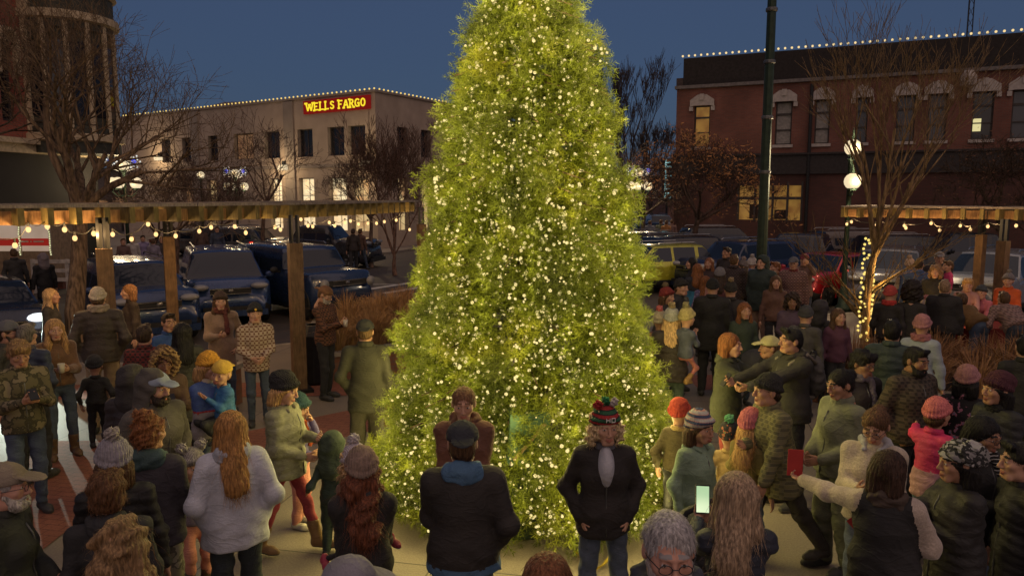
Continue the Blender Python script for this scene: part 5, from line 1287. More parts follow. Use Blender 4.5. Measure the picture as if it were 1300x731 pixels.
# ================================================================== vehicles
M_TYRE = mat('tyre_rubber', (.012, .012, .012), .85); M_RIM = mat('rim_alloy', (.3, .3, .31), .3, metal=.8); M_CHR = mat('chrome_trim', (.35, .35, .36), .25, metal=.9)
M_HL = glass_mat('headlamp_lens', (.25, .25, .26), .1); M_PL = mat('black_plastic', (.014, .014, .015), .6); G_CAR = glass_mat('car_glass', (.012, .018, .032), .04)
M_TL = emit('tail_lens', (.12, .004, .003), .12); M_TLON = emit('tail_lit', (.75, .03, .015), .9)
CARS = {   # x runs nose (0) to tail (L); profile (x, bonnet/belt height), roof points
    'suv':   dict(L=4.7, W=1.88, H=1.70, belt=1.04, nose=.98, hood=1.12, ws=1.30, rf=1.95, rr=4.25, rb=4.62, tail=1.0, wheel=.36, wf=.88, wr=3.68),
    'van':   dict(L=5.1, W=1.98, H=1.78, belt=1.06, nose=.92, hood=1.10, ws=1.10, rf=1.95, rr=4.75, rb=5.02, tail=1.05, wheel=.35, wf=.95, wr=4.0),
    'jeep':  dict(L=4.6, W=1.93, H=1.85, belt=1.18, nose=1.12, hood=1.20, ws=1.50, rf=1.85, rr=4.45, rb=4.55, tail=1.15, wheel=.41, wf=.82, wr=3.7),
    'hatch': dict(L=4.2, W=1.80, H=1.58, belt=1.00, nose=.85, hood=1.05, ws=1.05, rf=1.75, rr=3.55, rb=4.05, tail=1.0, wheel=.33, wf=.80, wr=3.4),
    'sedan': dict(L=4.7, W=1.82, H=1.46, belt=.93, nose=.75, hood=.98, ws=1.25, rf=2.05, rr=3.35, rb=4.05, tail=.98, wheel=.33, wf=.88, wr=3.7),
    'pickup': dict(L=5.7, W=1.98, H=1.88, belt=1.18, nose=1.08, hood=1.22, ws=1.55, rf=2.1, rr=3.45, rb=3.75, tail=1.12, wheel=.40, wf=.95, wr=4.55)}
def car(kind, name, lab, px, D, heading, color, z=-.12, head=False, tail=False, rack=False, plate=True, scale=1.0, det=True, group='parked cars'):
    c = CARS[kind]; L, W_ = c['L'], c['W'] / 2; t = thing(name, lab, 'pickup' if kind == 'pickup' else 'car', (x_at(px, D, .8), D, z), R(heading), group)
    N = 92; xs = np.linspace(0, L, N); ss = lambda a, b, v: (lambda k: k * k * (3 - 2 * k))(np.clip((v - a) / (b - a), 0, 1))
    bl = c['nose'] * .80 + (c['hood'] - c['nose'] * .80) * ss(0, .38, xs) ; bl = np.where(xs < c['ws'], bl + (xs / c['ws']) * .03, c['hood'])
    belt = np.where(xs < c['ws'], bl, c['belt'] + .06 * (xs - c['ws']) / L)
    belt = belt * (1 - ss(c['ws'] - .25, c['ws'] + .05, xs)) + (c['belt'] + .06 * (xs - c['ws']) / L) * ss(c['ws'] - .25, c['ws'] + .05, xs) if True else belt
    rise = ss(c['ws'], c['rf'], xs) * (1 - ss(c['rr'], c['rb'], xs)); roof = belt + (c['H'] - belt) * np.clip(rise * 1.0, 0, 1)
    lin = np.clip((xs - c['ws']) / (c['rf'] - c['ws']), 0, 1) * np.clip((c['rb'] - xs) / (c['rb'] - c['rr']), 0, 1)
    roof = belt + (c['H'] - .04 - belt) * (.65 * np.minimum(1, lin * 1.06) + .35 * rise); roof += .04 * np.sin(np.clip((xs - c['ws']) / (c['rb'] - c['ws']), 0, 1) * pi)
    if kind != 'pickup': pass
    tailh = np.where(xs > c['rb'] - .05, c['tail'] * (1 - .06 * ss(c['rb'], L, xs)), 99); belt = np.minimum(belt, tailh); roof = np.maximum(np.minimum(roof, np.where(xs > c['rb'], belt, 99)), belt)
    wid = W_ * (1 - .16 * (1 - ss(0, .55, xs)) ** 2 - .10 * ss(L - .45, L, xs) ** 2); wid[0] *= .97
    lowz = .24 + .10 * (1 - ss(0, .35, xs)) + .12 * ss(L - .4, L, xs)
    rings = []
    for i in range(N):
        w, b, r_, lz = wid[i], belt[i], roof[i], lowz[i]; cab = (r_ - b); tum = w - .05 - .17 * min(cab / .6, 1) - (.0 if kind != 'jeep' else -.08)
        pts = [(0, lz - .02), (w * .82, lz), (w * .97, lz + .07), (w, lz + .22), (w * 1.0, lz + .38), (w * .985, b - .16), (w * .975, b - .06), (w * .93 if cab < .05 else w - .045, b - .005)]
        if cab < .05: pts += [(w * .86, b + .02), (w * .74, b + .035), (w * .60, b + .045), (w * .4, b + .055), (w * .2, b + .06), (0, b + .062)]
        else: pts += [(w - .06, b + .04), (w - .06 - (w - .06 - tum) * .5, b + cab * .5), (tum + .01, b + cab * .86), (tum - .04, b + cab * .965), (tum * .55, r_ + .0), (0, r_ + .012)]
        rings.append(pts)
    M = np.array(rings); J = M.shape[1]
    X = xs[:, None] + np.zeros((1, J)); nose_in = .10 * ((M[:, :, 0] / W_) ** 2) * (1 - ss(0, .6, xs))[:, None]; X = X + nose_in
    X[0] += .03; zr = M[:, :, 1]
    X += (.10 * (1 - ss(0, .25, xs)))[:, None] * np.clip((zr - .55) / .5, 0, 1)
    right = np.stack([M[:, :, 0], X, M[:, :, 1]], -1); left = right[:, ::-1][:, 1:] * np.array([-1, 1, 1])
    Vg = np.concatenate([right, left[:, :-1] if False else left], 1); K = Vg.shape[1]
    Vg[..., 1] -= L / 2
    V = Vg.reshape(-1, 3); body = []; gls = {'windshield': [], 'rear_window': [], 'side_window': []}; trim = []
    wfs = (c['wf'], c['wr']); wr = c['wheel']
    for i in range(N - 1):
        xc = (xs[i] + xs[i + 1]) / 2
        for j in range(K):
            j2 = (j + 1) % K; f = (i * K + j, i * K + j2, (i + 1) * K + j2, (i + 1) * K + j); jj = j if j < J else K - j - 1
            q = Vg[[i, i, i + 1, i + 1], [j, j2, j2, j]].mean(0); cab = roof[i] - belt[i]
            if any((xc - wf) ** 2 + (q[2] - wr) ** 2 < (wr + .07) ** 2 for wf in wfs) and abs(q[0]) > .45: continue
            side = 8 <= (j if j < J else K - 1 - j) <= 9
            top = (j if j < J else K - 1 - j) >= 10
            if cab > .12 and side and not (kind == 'pickup' and xc > c['rb'] - .05):
                pil = abs(xc - (c['ws'] + (c['rr'] - c['ws']) * .52)) < .05 or abs(xc - (c['rr'] - .25)) < .07 or xc < c['ws'] + .28 or xc > c['rb'] - .28
                (body if pil else gls['side_window']).append(f); continue
            if top and cab > .03 and xc < c['rf'] - .08 and (j if j < J else K - 1 - j) >= 11 and xc > c['ws'] + .04: gls['windshield'].append(f); continue
            if top and cab > .05 and xc > c['rr'] + .06 and (j if j < J else K - 1 - j) >= 11 and xc < c['rb'] - .03: gls['rear_window'].append(f); continue
            (trim if zr[i, min((j if j < J else K - 1 - j), J - 1)] < lowz[i] + .1 else body).append(f)
    body.append(tuple(range(K))[::-1]); body.append(tuple((N - 1) * K + k for k in range(K)))
    pm = paint('car_paint', color)
    mb = MB(); mb.add(V, body + trim); mb.m = [0] * len(body) + [1] * len(trim); bo = mb.build('body', [pm, M_PL], t, smooth=True)
    for k_, fs in gls.items():
        if not fs: continue
        if k_ == 'side_window':
            for sgn in (-1, 1):
                f2 = [f for f in fs if V[f[0]][0] * sgn > 0]; g = MB(); g.add(V, f2); g.build(k_, G_CAR, t, smooth=True)
        else: g = MB(); g.add(V, fs); g.build(k_, G_CAR, t, smooth=True)
    for wf in wfs:
        for sgn in (-1, 1):
            g = MB(); x0 = sgn * (W_ - .02); g.lathe([(wr * .62, -.115), (wr * .93, -.115), (wr, -.08), (wr, .08), (wr * .93, .115), (wr * .62, .115)], (sgn * (W_ - .13), wf - L / 2, wr), 24, axis='X'); wh = g.build('wheel', M_TYRE, t, smooth=True)
            g = MB(); g.lathe([(.02, sgn * .10), (wr * .2, sgn * .10), (wr * .24, sgn * .06), (wr * .56, sgn * .07), (wr * .64, sgn * .112), (wr * .66, sgn * .09)], (sgn * (W_ - .13), wf - L / 2, wr), 20, axis='X')
            for k in range(5): a = k * 2 * pi / 5; g.bar((sgn * (W_ - .13) + sgn * .095, wf - L / 2, wr), (sgn * (W_ - .13) + sgn * .105, wf - L / 2 + wr * .6 * cos(a), wr + wr * .6 * sin(a)), .06, .03, up=(1, 0, 0))
            g.build('rim', M_RIM, wh)
            g = MB(); g.tube([(sgn * (W_ - .012), wf - L / 2 + (wr + .075) * cos(a), wr + (wr + .075) * sin(a)) for a in np.linspace(-.15, pi + .15, 15)], .022, 6); g.build('wheel_arch', pm if kind != 'jeep' else M_PL, t)
    g = MB()
    for wf in wfs: g.box((0, wf - L / 2, wr + .12), (W_ * 2 - .5, wr * 2 + .2, .5))
    g.build('chassis', M_PL, t)
    zb = float(belt[6]); yf = -L / 2
    for sgn in (-1, 1):
        g = MB(); hx = sgn * W_ * .70
        if kind == 'jeep': g.lathe([(.13, -.03), (.12, .0), (.02, .015)], (sgn * W_ * .72, yf + .03, zb - .20), 14, axis='Y')
        else: g.sphere((hx, yf + .20, zb - .10), (W_ * .22, .16, .085), 12)
        hl = g.build('headlight', emit('headlamp_on', (.9, .95, 1.0), 1.3) if head else M_HL, t, smooth=True)
        g = MB(); g.box((sgn * W_ * .86, L / 2 - .03, c['tail'] - .16), (.18, .10, .34 if kind in ('pickup', 'van') else .17)); g.build('taillight', M_TLON if tail else M_TL, t)
        g = MB(); g.sphere((sgn * (W_ + .12), c['ws'] + .32 - L / 2, c['belt'] + .08), (.12, .07, .085), 10); g.box((sgn * (W_ + .0), c['ws'] + .34 - L / 2, c['belt'] + .02), (.14, .05, .04)); g.build('mirror', pm if kind != 'jeep' else M_PL, t, smooth=False)
    g = MB(); g.box((0, yf + .055, zb - .20), (W_ * (.95 if kind != 'jeep' else 1.2), .05, .15)); g.box((0, yf + .03, .46), (W_ * 1.3, .12, .12)); g.build('grille', M_PL, t)
    g = MB(); g.box((0, yf + .022, zb - .135), (W_ * .95, .03, .018)); g.box((0, yf + .022, zb - .26), (W_ * .95, .03, .018)); g.sphere((0, yf + .02, zb - .19), (.07, .02, .045), 10); g.build('grille_trim', M_CHR, t)
    g = MB(); g.box((0, yf - .0, .36), (W_ * 1.7, .10, .14)); g.build('bumper', M_PL if kind in ('jeep', 'pickup') else pm, t)
    if plate:
        g = MB(); g.box((0, L / 2 + .02, .72), (.34, .02, .17)); g.build('licence_plate', mat('plate_pale', (.4, .4, .4), .5), t)
    for sgn in (-1, 1):
        if kind in ('suv', 'van', 'jeep', 'hatch') or rack:
            g = MB(); g.tube([(sgn * (W_ - .34), c['rf'] + .15 - L / 2, c['H'] + .02), (sgn * (W_ - .34), c['rf'] + .25 - L / 2, c['H'] + .07), (sgn * (W_ - .34), c['rr'] - .2 - L / 2, c['H'] + .07), (sgn * (W_ - .34), c['rr'] - .1 - L / 2, c['H'] + .01)], .018, 6); g.build('roof_rail', M_CHR, t)
        g = MB(); g.box((sgn * (W_ - .005), c['rf'] + .55 - L / 2, c['belt'] - .12), (.03, .16, .03)); g.box((sgn * (W_ - .005), c['rf'] + 1.45 - L / 2, c['belt'] - .12), (.03, .16, .03)); g.build('door_handle', pm, t)
        g = MB(); g.tube([(sgn * (W_ - .012 + .004), c['rf'] + .68 - L / 2, .42), (sgn * (W_ - .01 + .004), c['rf'] + .70 - L / 2, c['belt'] - .05)], .006, 4); g.build('door_seam', M_PL, t)
    return t
NAVY = (.020, .045, .13); BLK = (.012, .012, .014); SIL = (.24, .25, .28); GRY = (.11, .11, .12)
car('suv', 'parked_car', 'dark blue car parked behind the first pergola post, next to the big tree trunk', 172, 17.6, 38, NAVY)
car('van', 'parked_car', 'dark blue minivan with roof rails facing the plaza, left of the boxy off-roader', 281, 20.3, 26, (.028, .06, .17))
car('jeep', 'parked_car', 'boxy dark blue off-roader with round headlights angled behind the second pergola post', 383, 20.8, 46, (.022, .042, .105))
car('sedan', 'parked_car', 'dark car with its headlights on, cut by the left edge of the frame', -22, 15.6, 42, (.012, .02, .045), head=True)
hx, hy = x_at(18, 13.2, .7), 13.2
lamp('headlamp_beam', (hx, hy, .72), 800, (.80, .93, .78), .035, 'SPOT', rot=(R(84), 0, R(180 + 27)), spot=R(56), blend=.5)
car('pickup', 'parked_pickup', 'dark pickup blurred in the street, before the pale bank windows', 404, 34, 80, (.03, .03, .035), tail=True)
car('suv', 'parked_car', 'grey car in the lane left of the pergola end, its side to us', 318, 36, 84, GRY, head=True)
car('sedan', 'parked_car', 'pale sedan farther along the left street below the lamp cluster', 255, 40, 86, (.2, .19, .18))
car('hatch', 'parked_car', 'yellow-green hatchback side-on between the lit tree and the crowd', 829, 25.2, -68, (.40, .38, .03))
car('suv', 'parked_car', 'black estate behind the yellow-green hatchback, one tail light glowing', 838, 31.5, 104, BLK, tail=True)
car('suv', 'parked_car', 'black car with roof rails just right of the glowing tail light', 884, 28.4, 112, (.016, .014, .014), tail=True)
car('suv', 'parked_car', 'large black SUV behind, under the brown-leaved oak', 920, 36, 96, BLK)
car('suv', 'parked_car', 'dark blue car behind the crowd, left of the tall green pole', 938, 25.0, -62, (.02, .03, .07))
car('pickup', 'parked_pickup', 'long dark grey pickup with a red tail light, right of the tall green pole', 1022, 26.5, -122, (.03, .028, .028), tail=True)
car('sedan', 'parked_car', 'bright red car turned towards the wound tree', 1050, 22.8, -52, (.35, .012, .016))
car('suv', 'parked_car', 'silver-grey car partly hidden by the wound tree', 1130, 21.6, -32, (.15, .15, .17))
car('suv', 'parked_car', 'silver car facing us behind the two dark posts at the right', 1262, 20.4, -50, SIL)
car('suv', 'parked_car', 'dark SUV in the row behind, above the white pompom hat', 1162, 28.5, 82, (.03, .028, .026))
car('pickup', 'parked_pickup', 'black pickup in the back row between the silver cars, red tail light at its end', 1228, 27.2, 262, BLK, tail=True)
for i, (px, D, col, lab, k) in enumerate([(836, 58, (.25, .3, .34), 'pale car far down the street beside the lit tree', 'suv'), (826, 48, (.03, .06, .11), 'small dark blue car far down the street, nearer than the pale one', 'sedan'), (800, 66, (.3, .3, .3), 'farthest light car at the end of the street, close to the tree edge', 'van'), (1090, 33, (.09, .07, .06), 'brown car in the back row behind the lamp post', 'suv')]):
    car(k, 'parked_car', lab, px, D, 96 if i == 3 else 8, col)
# ================================================================== street furniture
ft = thing('food_trailer', 'white food trailer with a red stripe and beaded lights at the left edge', 'food trailer', (x_at(10, 25), 25, -.12)); X0 = x_at(-60, 25) - x_at(10, 25); X1 = x_at(66, 25) - x_at(10, 25)
Mw = room_mat('backlit_panel', (.42, .32, .24), (.5, .38, .29), .45)
mb = MB(); mb.box(((X0 + X1) / 2, 1.1, 1.35), (X1 - X0, 2.1, 1.9)); mb.build('body', mat('beige_panel', (.30, .21, .13), .6), ft)
mb = MB(); mb.box(((X0 + X1) / 2, .02, 1.83), (X1 - X0 - .05, .05, .95)); mb.build('upper_panel', Mw, ft)
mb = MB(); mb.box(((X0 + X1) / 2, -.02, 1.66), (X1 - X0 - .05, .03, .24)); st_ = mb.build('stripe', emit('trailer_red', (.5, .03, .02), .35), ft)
mb = MB(); xx = X1 - 1.0
for w in (.28, .05, .34): mb.box((xx + w / 2, -.04, 1.68), (w, .01, .05)); xx += w + .06
mb.build('lettering', mat('pale_letter', (.6, .5, .4), .6), st_)
for sx in (X1, X1 - 1.0, X1 - 2.3): mb = MB(); mb.box((sx, -.03, 1.75), (.06, .06, 1.1)); mb.build('corner_post', M_FRAME_L, ft)
mb = MB()
for k in range(14):
    for sx in (X1, X1 - 1.0): mb.sphere((sx + random.uniform(-.03, .03), -.08, 1.25 + k * .075), .025, 6)
mb.build('beaded_lights', emit('bead', (.8, .8, .45), .9), ft)
for sx in (X0 + .5, X1 - .6): mb = MB(); mb.lathe([(.1, -.1), (.3, -.1), (.3, .1), (.1, .1)], (sx, .2, .3), 16, axis='X'); mb.build('wheel', M_TYRE, ft)
rf = thing('rail_fence', 'low white three-rail fence across the left street', 'fence', (x_at(120, 24.5), 24.5, -.12)); a = x_at(40, 24.5) - x_at(120, 24.5); b = x_at(214, 24.5) - x_at(120, 24.5); M_WHT = mat('white_wood', (.5, .45, .4), .6)
for z in (.45, .75, 1.05): mb = MB(); mb.bar((a, 0, z), (b, 0, z + .02), .05, .12); mb.build('rail', M_WHT, rf)
for k in range(5): mb = MB(); mb.box((a + (b - a) * k / 4, .05, .55), (.1, .1, 1.15)); mb.build('post', M_WHT, rf)
mb = MB(); mb.box((0, 0, 1.35), (.5, .5, 2.7)); mb.box((0, 0, 2.75), (.62, .62, .12)); o = mb.build('brick_pillar', brick_mat('red_brick', 0, 0, 0), uvbox=True, loc=(x_at(74, 26), 26, -.12)); tag(o, 'brick pillar standing beside the white food trailer', 'pillar')
# planters with dry ornamental grass
def planter(lab, poly, h):
    mb = MB(); n = len(poly); c = Vector((sum(p[0] for p in poly) / n, sum(p[1] for p in poly) / n, 0))
    for i in range(n):
        a, b = poly[i], poly[(i + 1) % n]; mb.bar((a[0] - c.x, a[1] - c.y, h / 2), (b[0] - c.x, b[1] - c.y, h / 2), .28, h)
    o = mb.build('brick_planter', brick_mat('planter_brick', (.25, .10, .055), (.2, .08, .045), (.16, .12, .09)), uvbox=True, loc=c); tag(o, lab, 'planter')
    mb = MB()
    for i in range(n):
        a, b = poly[i], poly[(i + 1) % n]; mb.bar((a[0] - c.x, a[1] - c.y, h + .035), (b[0] - c.x, b[1] - c.y, h + .035), .36, .07)
    mb.build('coping', mat('planter_cap', (.28, .24, .2), .8), o); mb = MB(); mb.add([(p[0] - c.x, p[1] - c.y, h - .06) for p in poly], [tuple(range(n))]); mb.build('soil', mat('soil', (.04, .028, .02), .95), o)
def grass(name, poly, n, hgt, col, seed, z0=0.):
    rnd = random.Random(seed); V = []; F = []; xs = [p[0] for p in poly]; ys = [p[1] for p in poly]; clumps = []
    def inside(x, y):
        c = False; j = len(poly) - 1
        for i in range(len(poly)):
            if (poly[i][1] > y) != (poly[j][1] > y) and x < (poly[j][0] - poly[i][0]) * (y - poly[i][1]) / (poly[j][1] - poly[i][1]) + poly[i][0]: c = not c
            j = i
        return c
    while len(clumps) < n:
        x, y = rnd.uniform(min(xs), max(xs)), rnd.uniform(min(ys), max(ys))
        if inside(x, y): clumps.append((x, y))
    for cx, cy in clumps:
        H_ = hgt * rnd.uniform(.6, 1.15)
        for k in range(110):
            a = rnd.uniform(0, 2 * pi); sp = abs(rnd.gauss(0, .42)) * H_; h_ = H_ * rnd.uniform(.65, 1.0); bx, by = cx + .07 * cos(a), cy + .07 * sin(a)
            p0 = Vector((bx, by, z0)); p1 = Vector((bx + sp * .35 * cos(a), by + sp * .35 * sin(a), z0 + h_ * .65)); p2 = Vector((bx + sp * cos(a), by + sp * sin(a), z0 + h_ * (1 - .35 * sp / H_))); w = Vector((-sin(a + rnd.uniform(-1, 1)), cos(a), 0)) * .005
            m_ = len(V); V += [p0 - w, p0 + w, p1 + w, p1 - w, p2 + w * .4, p2 - w * .4]; F += [(m_, m_ + 1, m_ + 2, m_ + 3), (m_ + 3, m_ + 2, m_ + 4, m_ + 5)]
    mb = MB(); mb.add([tuple(v) for v in V], F); o = mb.build(name, mat('dry_grass', col, .8, var=.5, scale=6.)); tag(o, kind='stuff'); return o
P1 = [(x_at(385, 14.6), 13.7), (x_at(505, 14.6), 14.4), (x_at(505, 18), 17.6), (x_at(440, 18), 16.8)]
P1 = [(-3.4, 12.2), (-1.9, 13.0), (-2.2, 16.8), (-3.4, 15.4)]
planter('low brick planter left of the lit tree holding dry grass', P1, .42); grass('ornamental_grass', P1, 36, .85, (.30, .17, .07), 3, .36)
P2 = [(4.5, 11.2), (6.3, 9.9), (9.5, 9.2), (10.5, 11.2), (6.6, 12.4)]
planter('low brick planter full of tawny grass at the right', P2, .3); grass('ornamental_grass', P2, 85, .8, (.28, .14, .06), 4, .26)
P3 = [(-5.2, 9.9), (-4.35, 9.8), (-4.2, 11.0), (-5.3, 11.2)]
planter('brick planter block beside the second front pergola post', P3, .55)
mb = MB(); mb.lathe([(.24, 0), (.27, .05), (.27, .82), (.24, .86), (.16, .98), (.12, .98), (.14, .86)], (0, 0, 0), 18); o = mb.build('litter_bin', M_BLACK, smooth=False, loc=(x_at(398, 12.2), 12.2, 0)); tag(o, 'black round litter bin beside the second front pergola post', 'litter bin')
# long table with a red cloth where people lean over
tb = thing('craft_table', 'trestle table with a dark red cloth below the right pergola', 'table', (x_at(1226, 13.4), 13.4, 0), R(-6))
mb = MB(); mb.box((0, 0, .73), (1.9, .75, .04)); mb.build('tabletop', M_WHT, tb)
for x, y in ((-.85, -.3), (.85, -.3), (-.85, .3), (.85, .3)): mb = MB(); mb.tube([(x, y, 0), (x, y, .71)], .018, 8); mb.build('leg', M_BLACK, tb)
mb = MB(); mb.box((0, 0, .765), (2.0, .85, .018)); mb.box((0, -.425, .60), (2.0, .02, .33)); mb.box((0, .425, .6), (2., .02, .33)); mb.box((-1.0, 0, .6), (.02, .85, .33)); mb.box((1.0, 0, .6), (.02, .85, .33)); o = mb.build('tablecloth', mat('red_cloth', (.17, .015, .012), .9, kind='cloth'), loc=tb.location); o.rotation_euler = (0, 0, R(-6)); tag(o, 'dark red cloth hanging over the trestle table', 'tablecloth')
for dx, c_, lab in ((-.35, (.9, .65, .2), 'small glowing lantern on the red cloth'),):
    mb = MB(); mb.lathe([(.05, 0), (.05, .12), (.03, .15)], (0, 0, 0), 10); o = mb.build('lantern', emit('lantern', c_, .9), loc=(tb.location.x + dx, tb.location.y - .1, .775)); tag(o, lab, 'lantern'); lamp('lantern_light', (o.location.x, o.location.y - .1, 1.0), 5, WARM, .05)
# teal service cabinet half hidden in the skirt of the lit tree
cb = thing('service_cabinet', 'teal metal cabinet half buried in the skirt of the lit tree', 'cabinet', (x_at(670, 6.5), 6.5, 0), R(6)); M_TEAL = mat('teal_sheet', (.04, .095, .06), .7, kind='cloth')
mb = MB(); mb.box((0, 0, .95), (.36, .22, .46), rot=(0, .05, 0)); mb.build('body', M_TEAL, cb); mb = MB(); mb.box((.22, -.02, .92), (.07, .2, .40)); mb.build('side_panel', M_BLACK, cb)
for z in (.82, .90, .98): mb = MB(); mb.box((.22, -.125, z), (.06, .012, .02)); mb.build('vent', mat('steel_band', (.12, .12, .12), .4, metal=.6), cb)
mb = MB(); mb.bar((-.14, -.125, .78), (.14, -.12, 1.1), .015, .03); mb.build('strap', mat('tan_strap', (.3, .22, .12), .8), cb)
mb = MB(); mb.box((0, .05, .36), (.30, .22, .70)); mb.build('base', mat('cabinet_base', (.03, .05, .03), .8), cb)
# bright extension lead at the foot of the tree
mb = MB(); mb.tube([(x_at(735, 6.0), 6.2, .02), (x_at(755, 5.9), 5.85, .02), (x_at(772, 5.8), 5.95, .03), (x_at(790, 6), 6.2, .05)], .012, 6); o = mb.build('extension_lead', mat('yellow_cord', (.55, .40, .03), .6)); tag(o, 'yellow extension lead on the paving under the lit tree', 'cord')
# ================================================================== what people hold
M_CUP = mat('paper_cup', (.5, .45, .38), .7); M_PHONE = mat('phone_black', (.012, .012, .013), .3); M_RED = mat('red_card', (.42, .035, .03), .8, var=.1)
def hand_pt(r, i, f=.10): w, e = r['wr'][i], r['el'][i]; return w + (w - e).normalized() * f * r['s']
def cup(r, i, lab, c=None):
    p = hand_pt(r, i); mb = MB(); mb.lathe([(.027, -.05), (.038, .055), (.035, .055), (.03, .0)], (0, 0, 0), 14); o = mb.build('paper_cup', M_CUP if c is None else mat('paper_cup', c, .7), loc=p + Vector((0, -.03, .03)), smooth=True); return tag(o, lab, 'cup', 'cups held by people')
def phone(r, i, lab, screen=None, rz=None, tilt=-35):
    p = hand_pt(r, i, .12); mb = MB(); mb.box((0, 0, 0), (.074, .009, .152)); o = mb.build('phone', M_PHONE, loc=p + Vector((0, 0, .05))); tag(o, lab, 'phone', 'phones held by people')
    o.rotation_euler = (R(tilt), 0, r['rz'] if rz is None else rz)
    if screen: q = MB(); q.quad((-.033, .0055, -.07), (.033, .0055, -.07), (.033, .0055, .07), (-.033, .0055, .07)); q.build('screen', screen, o)
    return o
def card(p, lab, rot, w=.13, h=.20, c=None):
    mb = MB(); mb.box((0, 0, 0), (w, .004, h)); o = mb.build('red_card', M_RED, loc=p); o.rotation_euler = rot; tag(o, lab, 'card', 'red cards'); q = MB(); q.box((0, .004, 0), (.02, .003, .02), rot=(0, .78, 0)); q.build('emblem', mat('card_emblem', (.5, .4, .3), .6), o); return o
def backpack(r, lab, col):
    R3 = Matrix.Rotation(r['rz'], 4, 'Z'); s = SDF(); s.ell((0, 0, 0), (.15, .09, .22), .03).ell((0, .06, -.06), (.11, .06, .11), .03)
    V, F = s.mesh(.012, disp=lambda P: wob(P, 20, .005)); mb = MB(); mb.arrays(V, F); o = mb.build('backpack', mat('pack_cloth', col, .8, kind='cloth'), smooth=True)
    o.location = r['chest'] + (R3 @ Vector((0, .22 * r['s'], -.05))); o.rotation_euler = (0, 0, r['rz']); tag(o, lab, 'backpack')
    for q in (-1, 1): m = MB(); m.tube([(q * .1, -.04, .16), (q * .11, -.14, .25), (q * .12, -.33, .17), (q * .12, -.36, .0), (q * .13, -.25, -.16), (q * .11, -.05, -.18)], [.02] * 6, 6); m.build('strap', mat('strap_grey', (.16, .14, .11), .8), o, smooth=True)
    m = MB(); m.tube([(-.05, -.02, .2), (-.04, .0, .25), (.04, .0, .25), (.05, -.02, .2)], .009, 6); m.build('loop', M_BLACK, o)
# hair and cloth colours
AUB, BLO, DBR, BRN, BLK_H, GRY_H, ASH, STRAW = (.20, .075, .025), (.46, .27, .11), (.035, .02, .012), (.09, .048, .022), (.012, .010, .009), (.36, .33, .31), (.24, .15, .08), (.52, .34, .17)
K0, K1, NV, OLV, DGR, BR, TAN, CRM, WHT, PNK, RED, TEAL = (.016, .015, .016), (.035, .032, .030), (.02, .028, .055), (.07, .062, .025), (.022, .032, .022), (.085, .045, .025), (.26, .18, .11), (.50, .42, .31), (.55, .52, .52), (.55, .20, .22), (.36, .03, .03), (.04, .16, .14)
JN = ('denim', (.055, .075, .12)); JL = ('denim', (.14, .17, .22)); TB = ('cloth', (.02, .02, .022)); LB = ('leggings', (.02, .018, .02))
J = lambda k, c, n='jacket': (n, k, c)
P_ = person
# ---- left side
a = P_(22, 428, 1.74, 12, 'young man in camouflage jacket and jeans looking down at his phone, left edge', J('plain', mat('camo_cloth', (.10, .085, .045), .85, kind='camo', c2=(.045, .04, .022), c3=(.17, .14, .085))), JN, hair=('mop', (.27, .16, .07)), L='phone', Rr='phone', look=(0, 17), skin='tan')
phone(a, 0, 'phone held low by the young man in camouflage', tilt=-60)
P_(6, 402, 1.78, 62, 'bearded man in grey cap and glasses at the left edge under the headlight', J('plain', K1), JN, hat=('cap', (.10, .10, .11)), beard=(.03, .022, .016), hair=('short', DBR), glasses=True, skin='tan')
P_(31, 408, 1.74, 150, 'grey-haired man in dark navy puffer seen from behind, beside the blonde woman with a cup', J('puffer', NV), TB, hair=('short', (.16, .14, .12)), L='pocket', Rr='pocket')
b = P_(68, 403, 1.66, 10, 'blonde woman in open brown jacket, jeans and tall brown boots holding a cup', J('fleece', (.12, .055, .022)), JN, ('boot', (.10, .055, .025)), hair=('longfront', (.36, .20, .08)), L='cup', Rr='cup', sex='f', look=(0, 4), hem=.93, feet=((-.12, -.05, 0), (.13, .0, 0)))
cup(b, 0, 'clear drink cup held by the blonde woman in brown boots')
P_(62, 364, 1.68, 75, 'woman with very long straight blonde hair and dark jacket, in front of the tree trunk', J('puffer', K1), TB, hair=('long', STRAW), sex='f', look=(-10, -5))
P_(17, 314, 1.75, 185, 'person in dark jacket walking away in the street below the food trailer', J('plain', K1), ('cloth', (.10, .085, .075)), hair=('short', BRN), group='people on the far street', feet=((-.1, -.15, 0), (.1, .2, 0)))
P_(54, 320, 1.68, 200, 'figure in long black coat and grey hood walking away, left of the tree trunk', J('plain', K0, 'coat'), JN, hat=('hood', (.17, .14, .15)), hem=.62, group='people on the far street', feet=((-.1, .2, 0), (.1, -.15, 0)))
P_(123, 359, 1.80, 172, 'person in dark brown quilted puffer and cream hat seen from behind beside the front post', J('puffer', (.045, .032, .024)), ('cloth', TAN), hat=('beanie', CRM), hair=('short', BRN), L='pocket', Rr='pocket', scarf=(.33, .26, .19), bulk=1.12, D=9.6)
P_(165, 359, 1.68, -80, 'woman with chestnut bob in dark brown jacket facing left behind the front post', J('plain', (.045, .03, .022)), TB, hair=('bob', (.26, .12, .05)), sex='f')
P_(119, 451, 1.16, 175, 'small child in black beanie and dark jacket with a lime stripe, seen from behind', J('plain', (.025, .025, .022)), ('cloth', (.015, .015, .015)), hat=('beanie', (.03, .03, .032)), bands=[(.90, (.09, .08, .07), 'cloth')], D=9.0)
P_(166, 462, 1.72, 150, 'person in dark hooded puffer turned away, just behind the hooded bearded man', J('puffer', (.028, .022, .024)), TB, hat=('hood', (.03, .026, .026)), D=6.3, bulk=1.1)
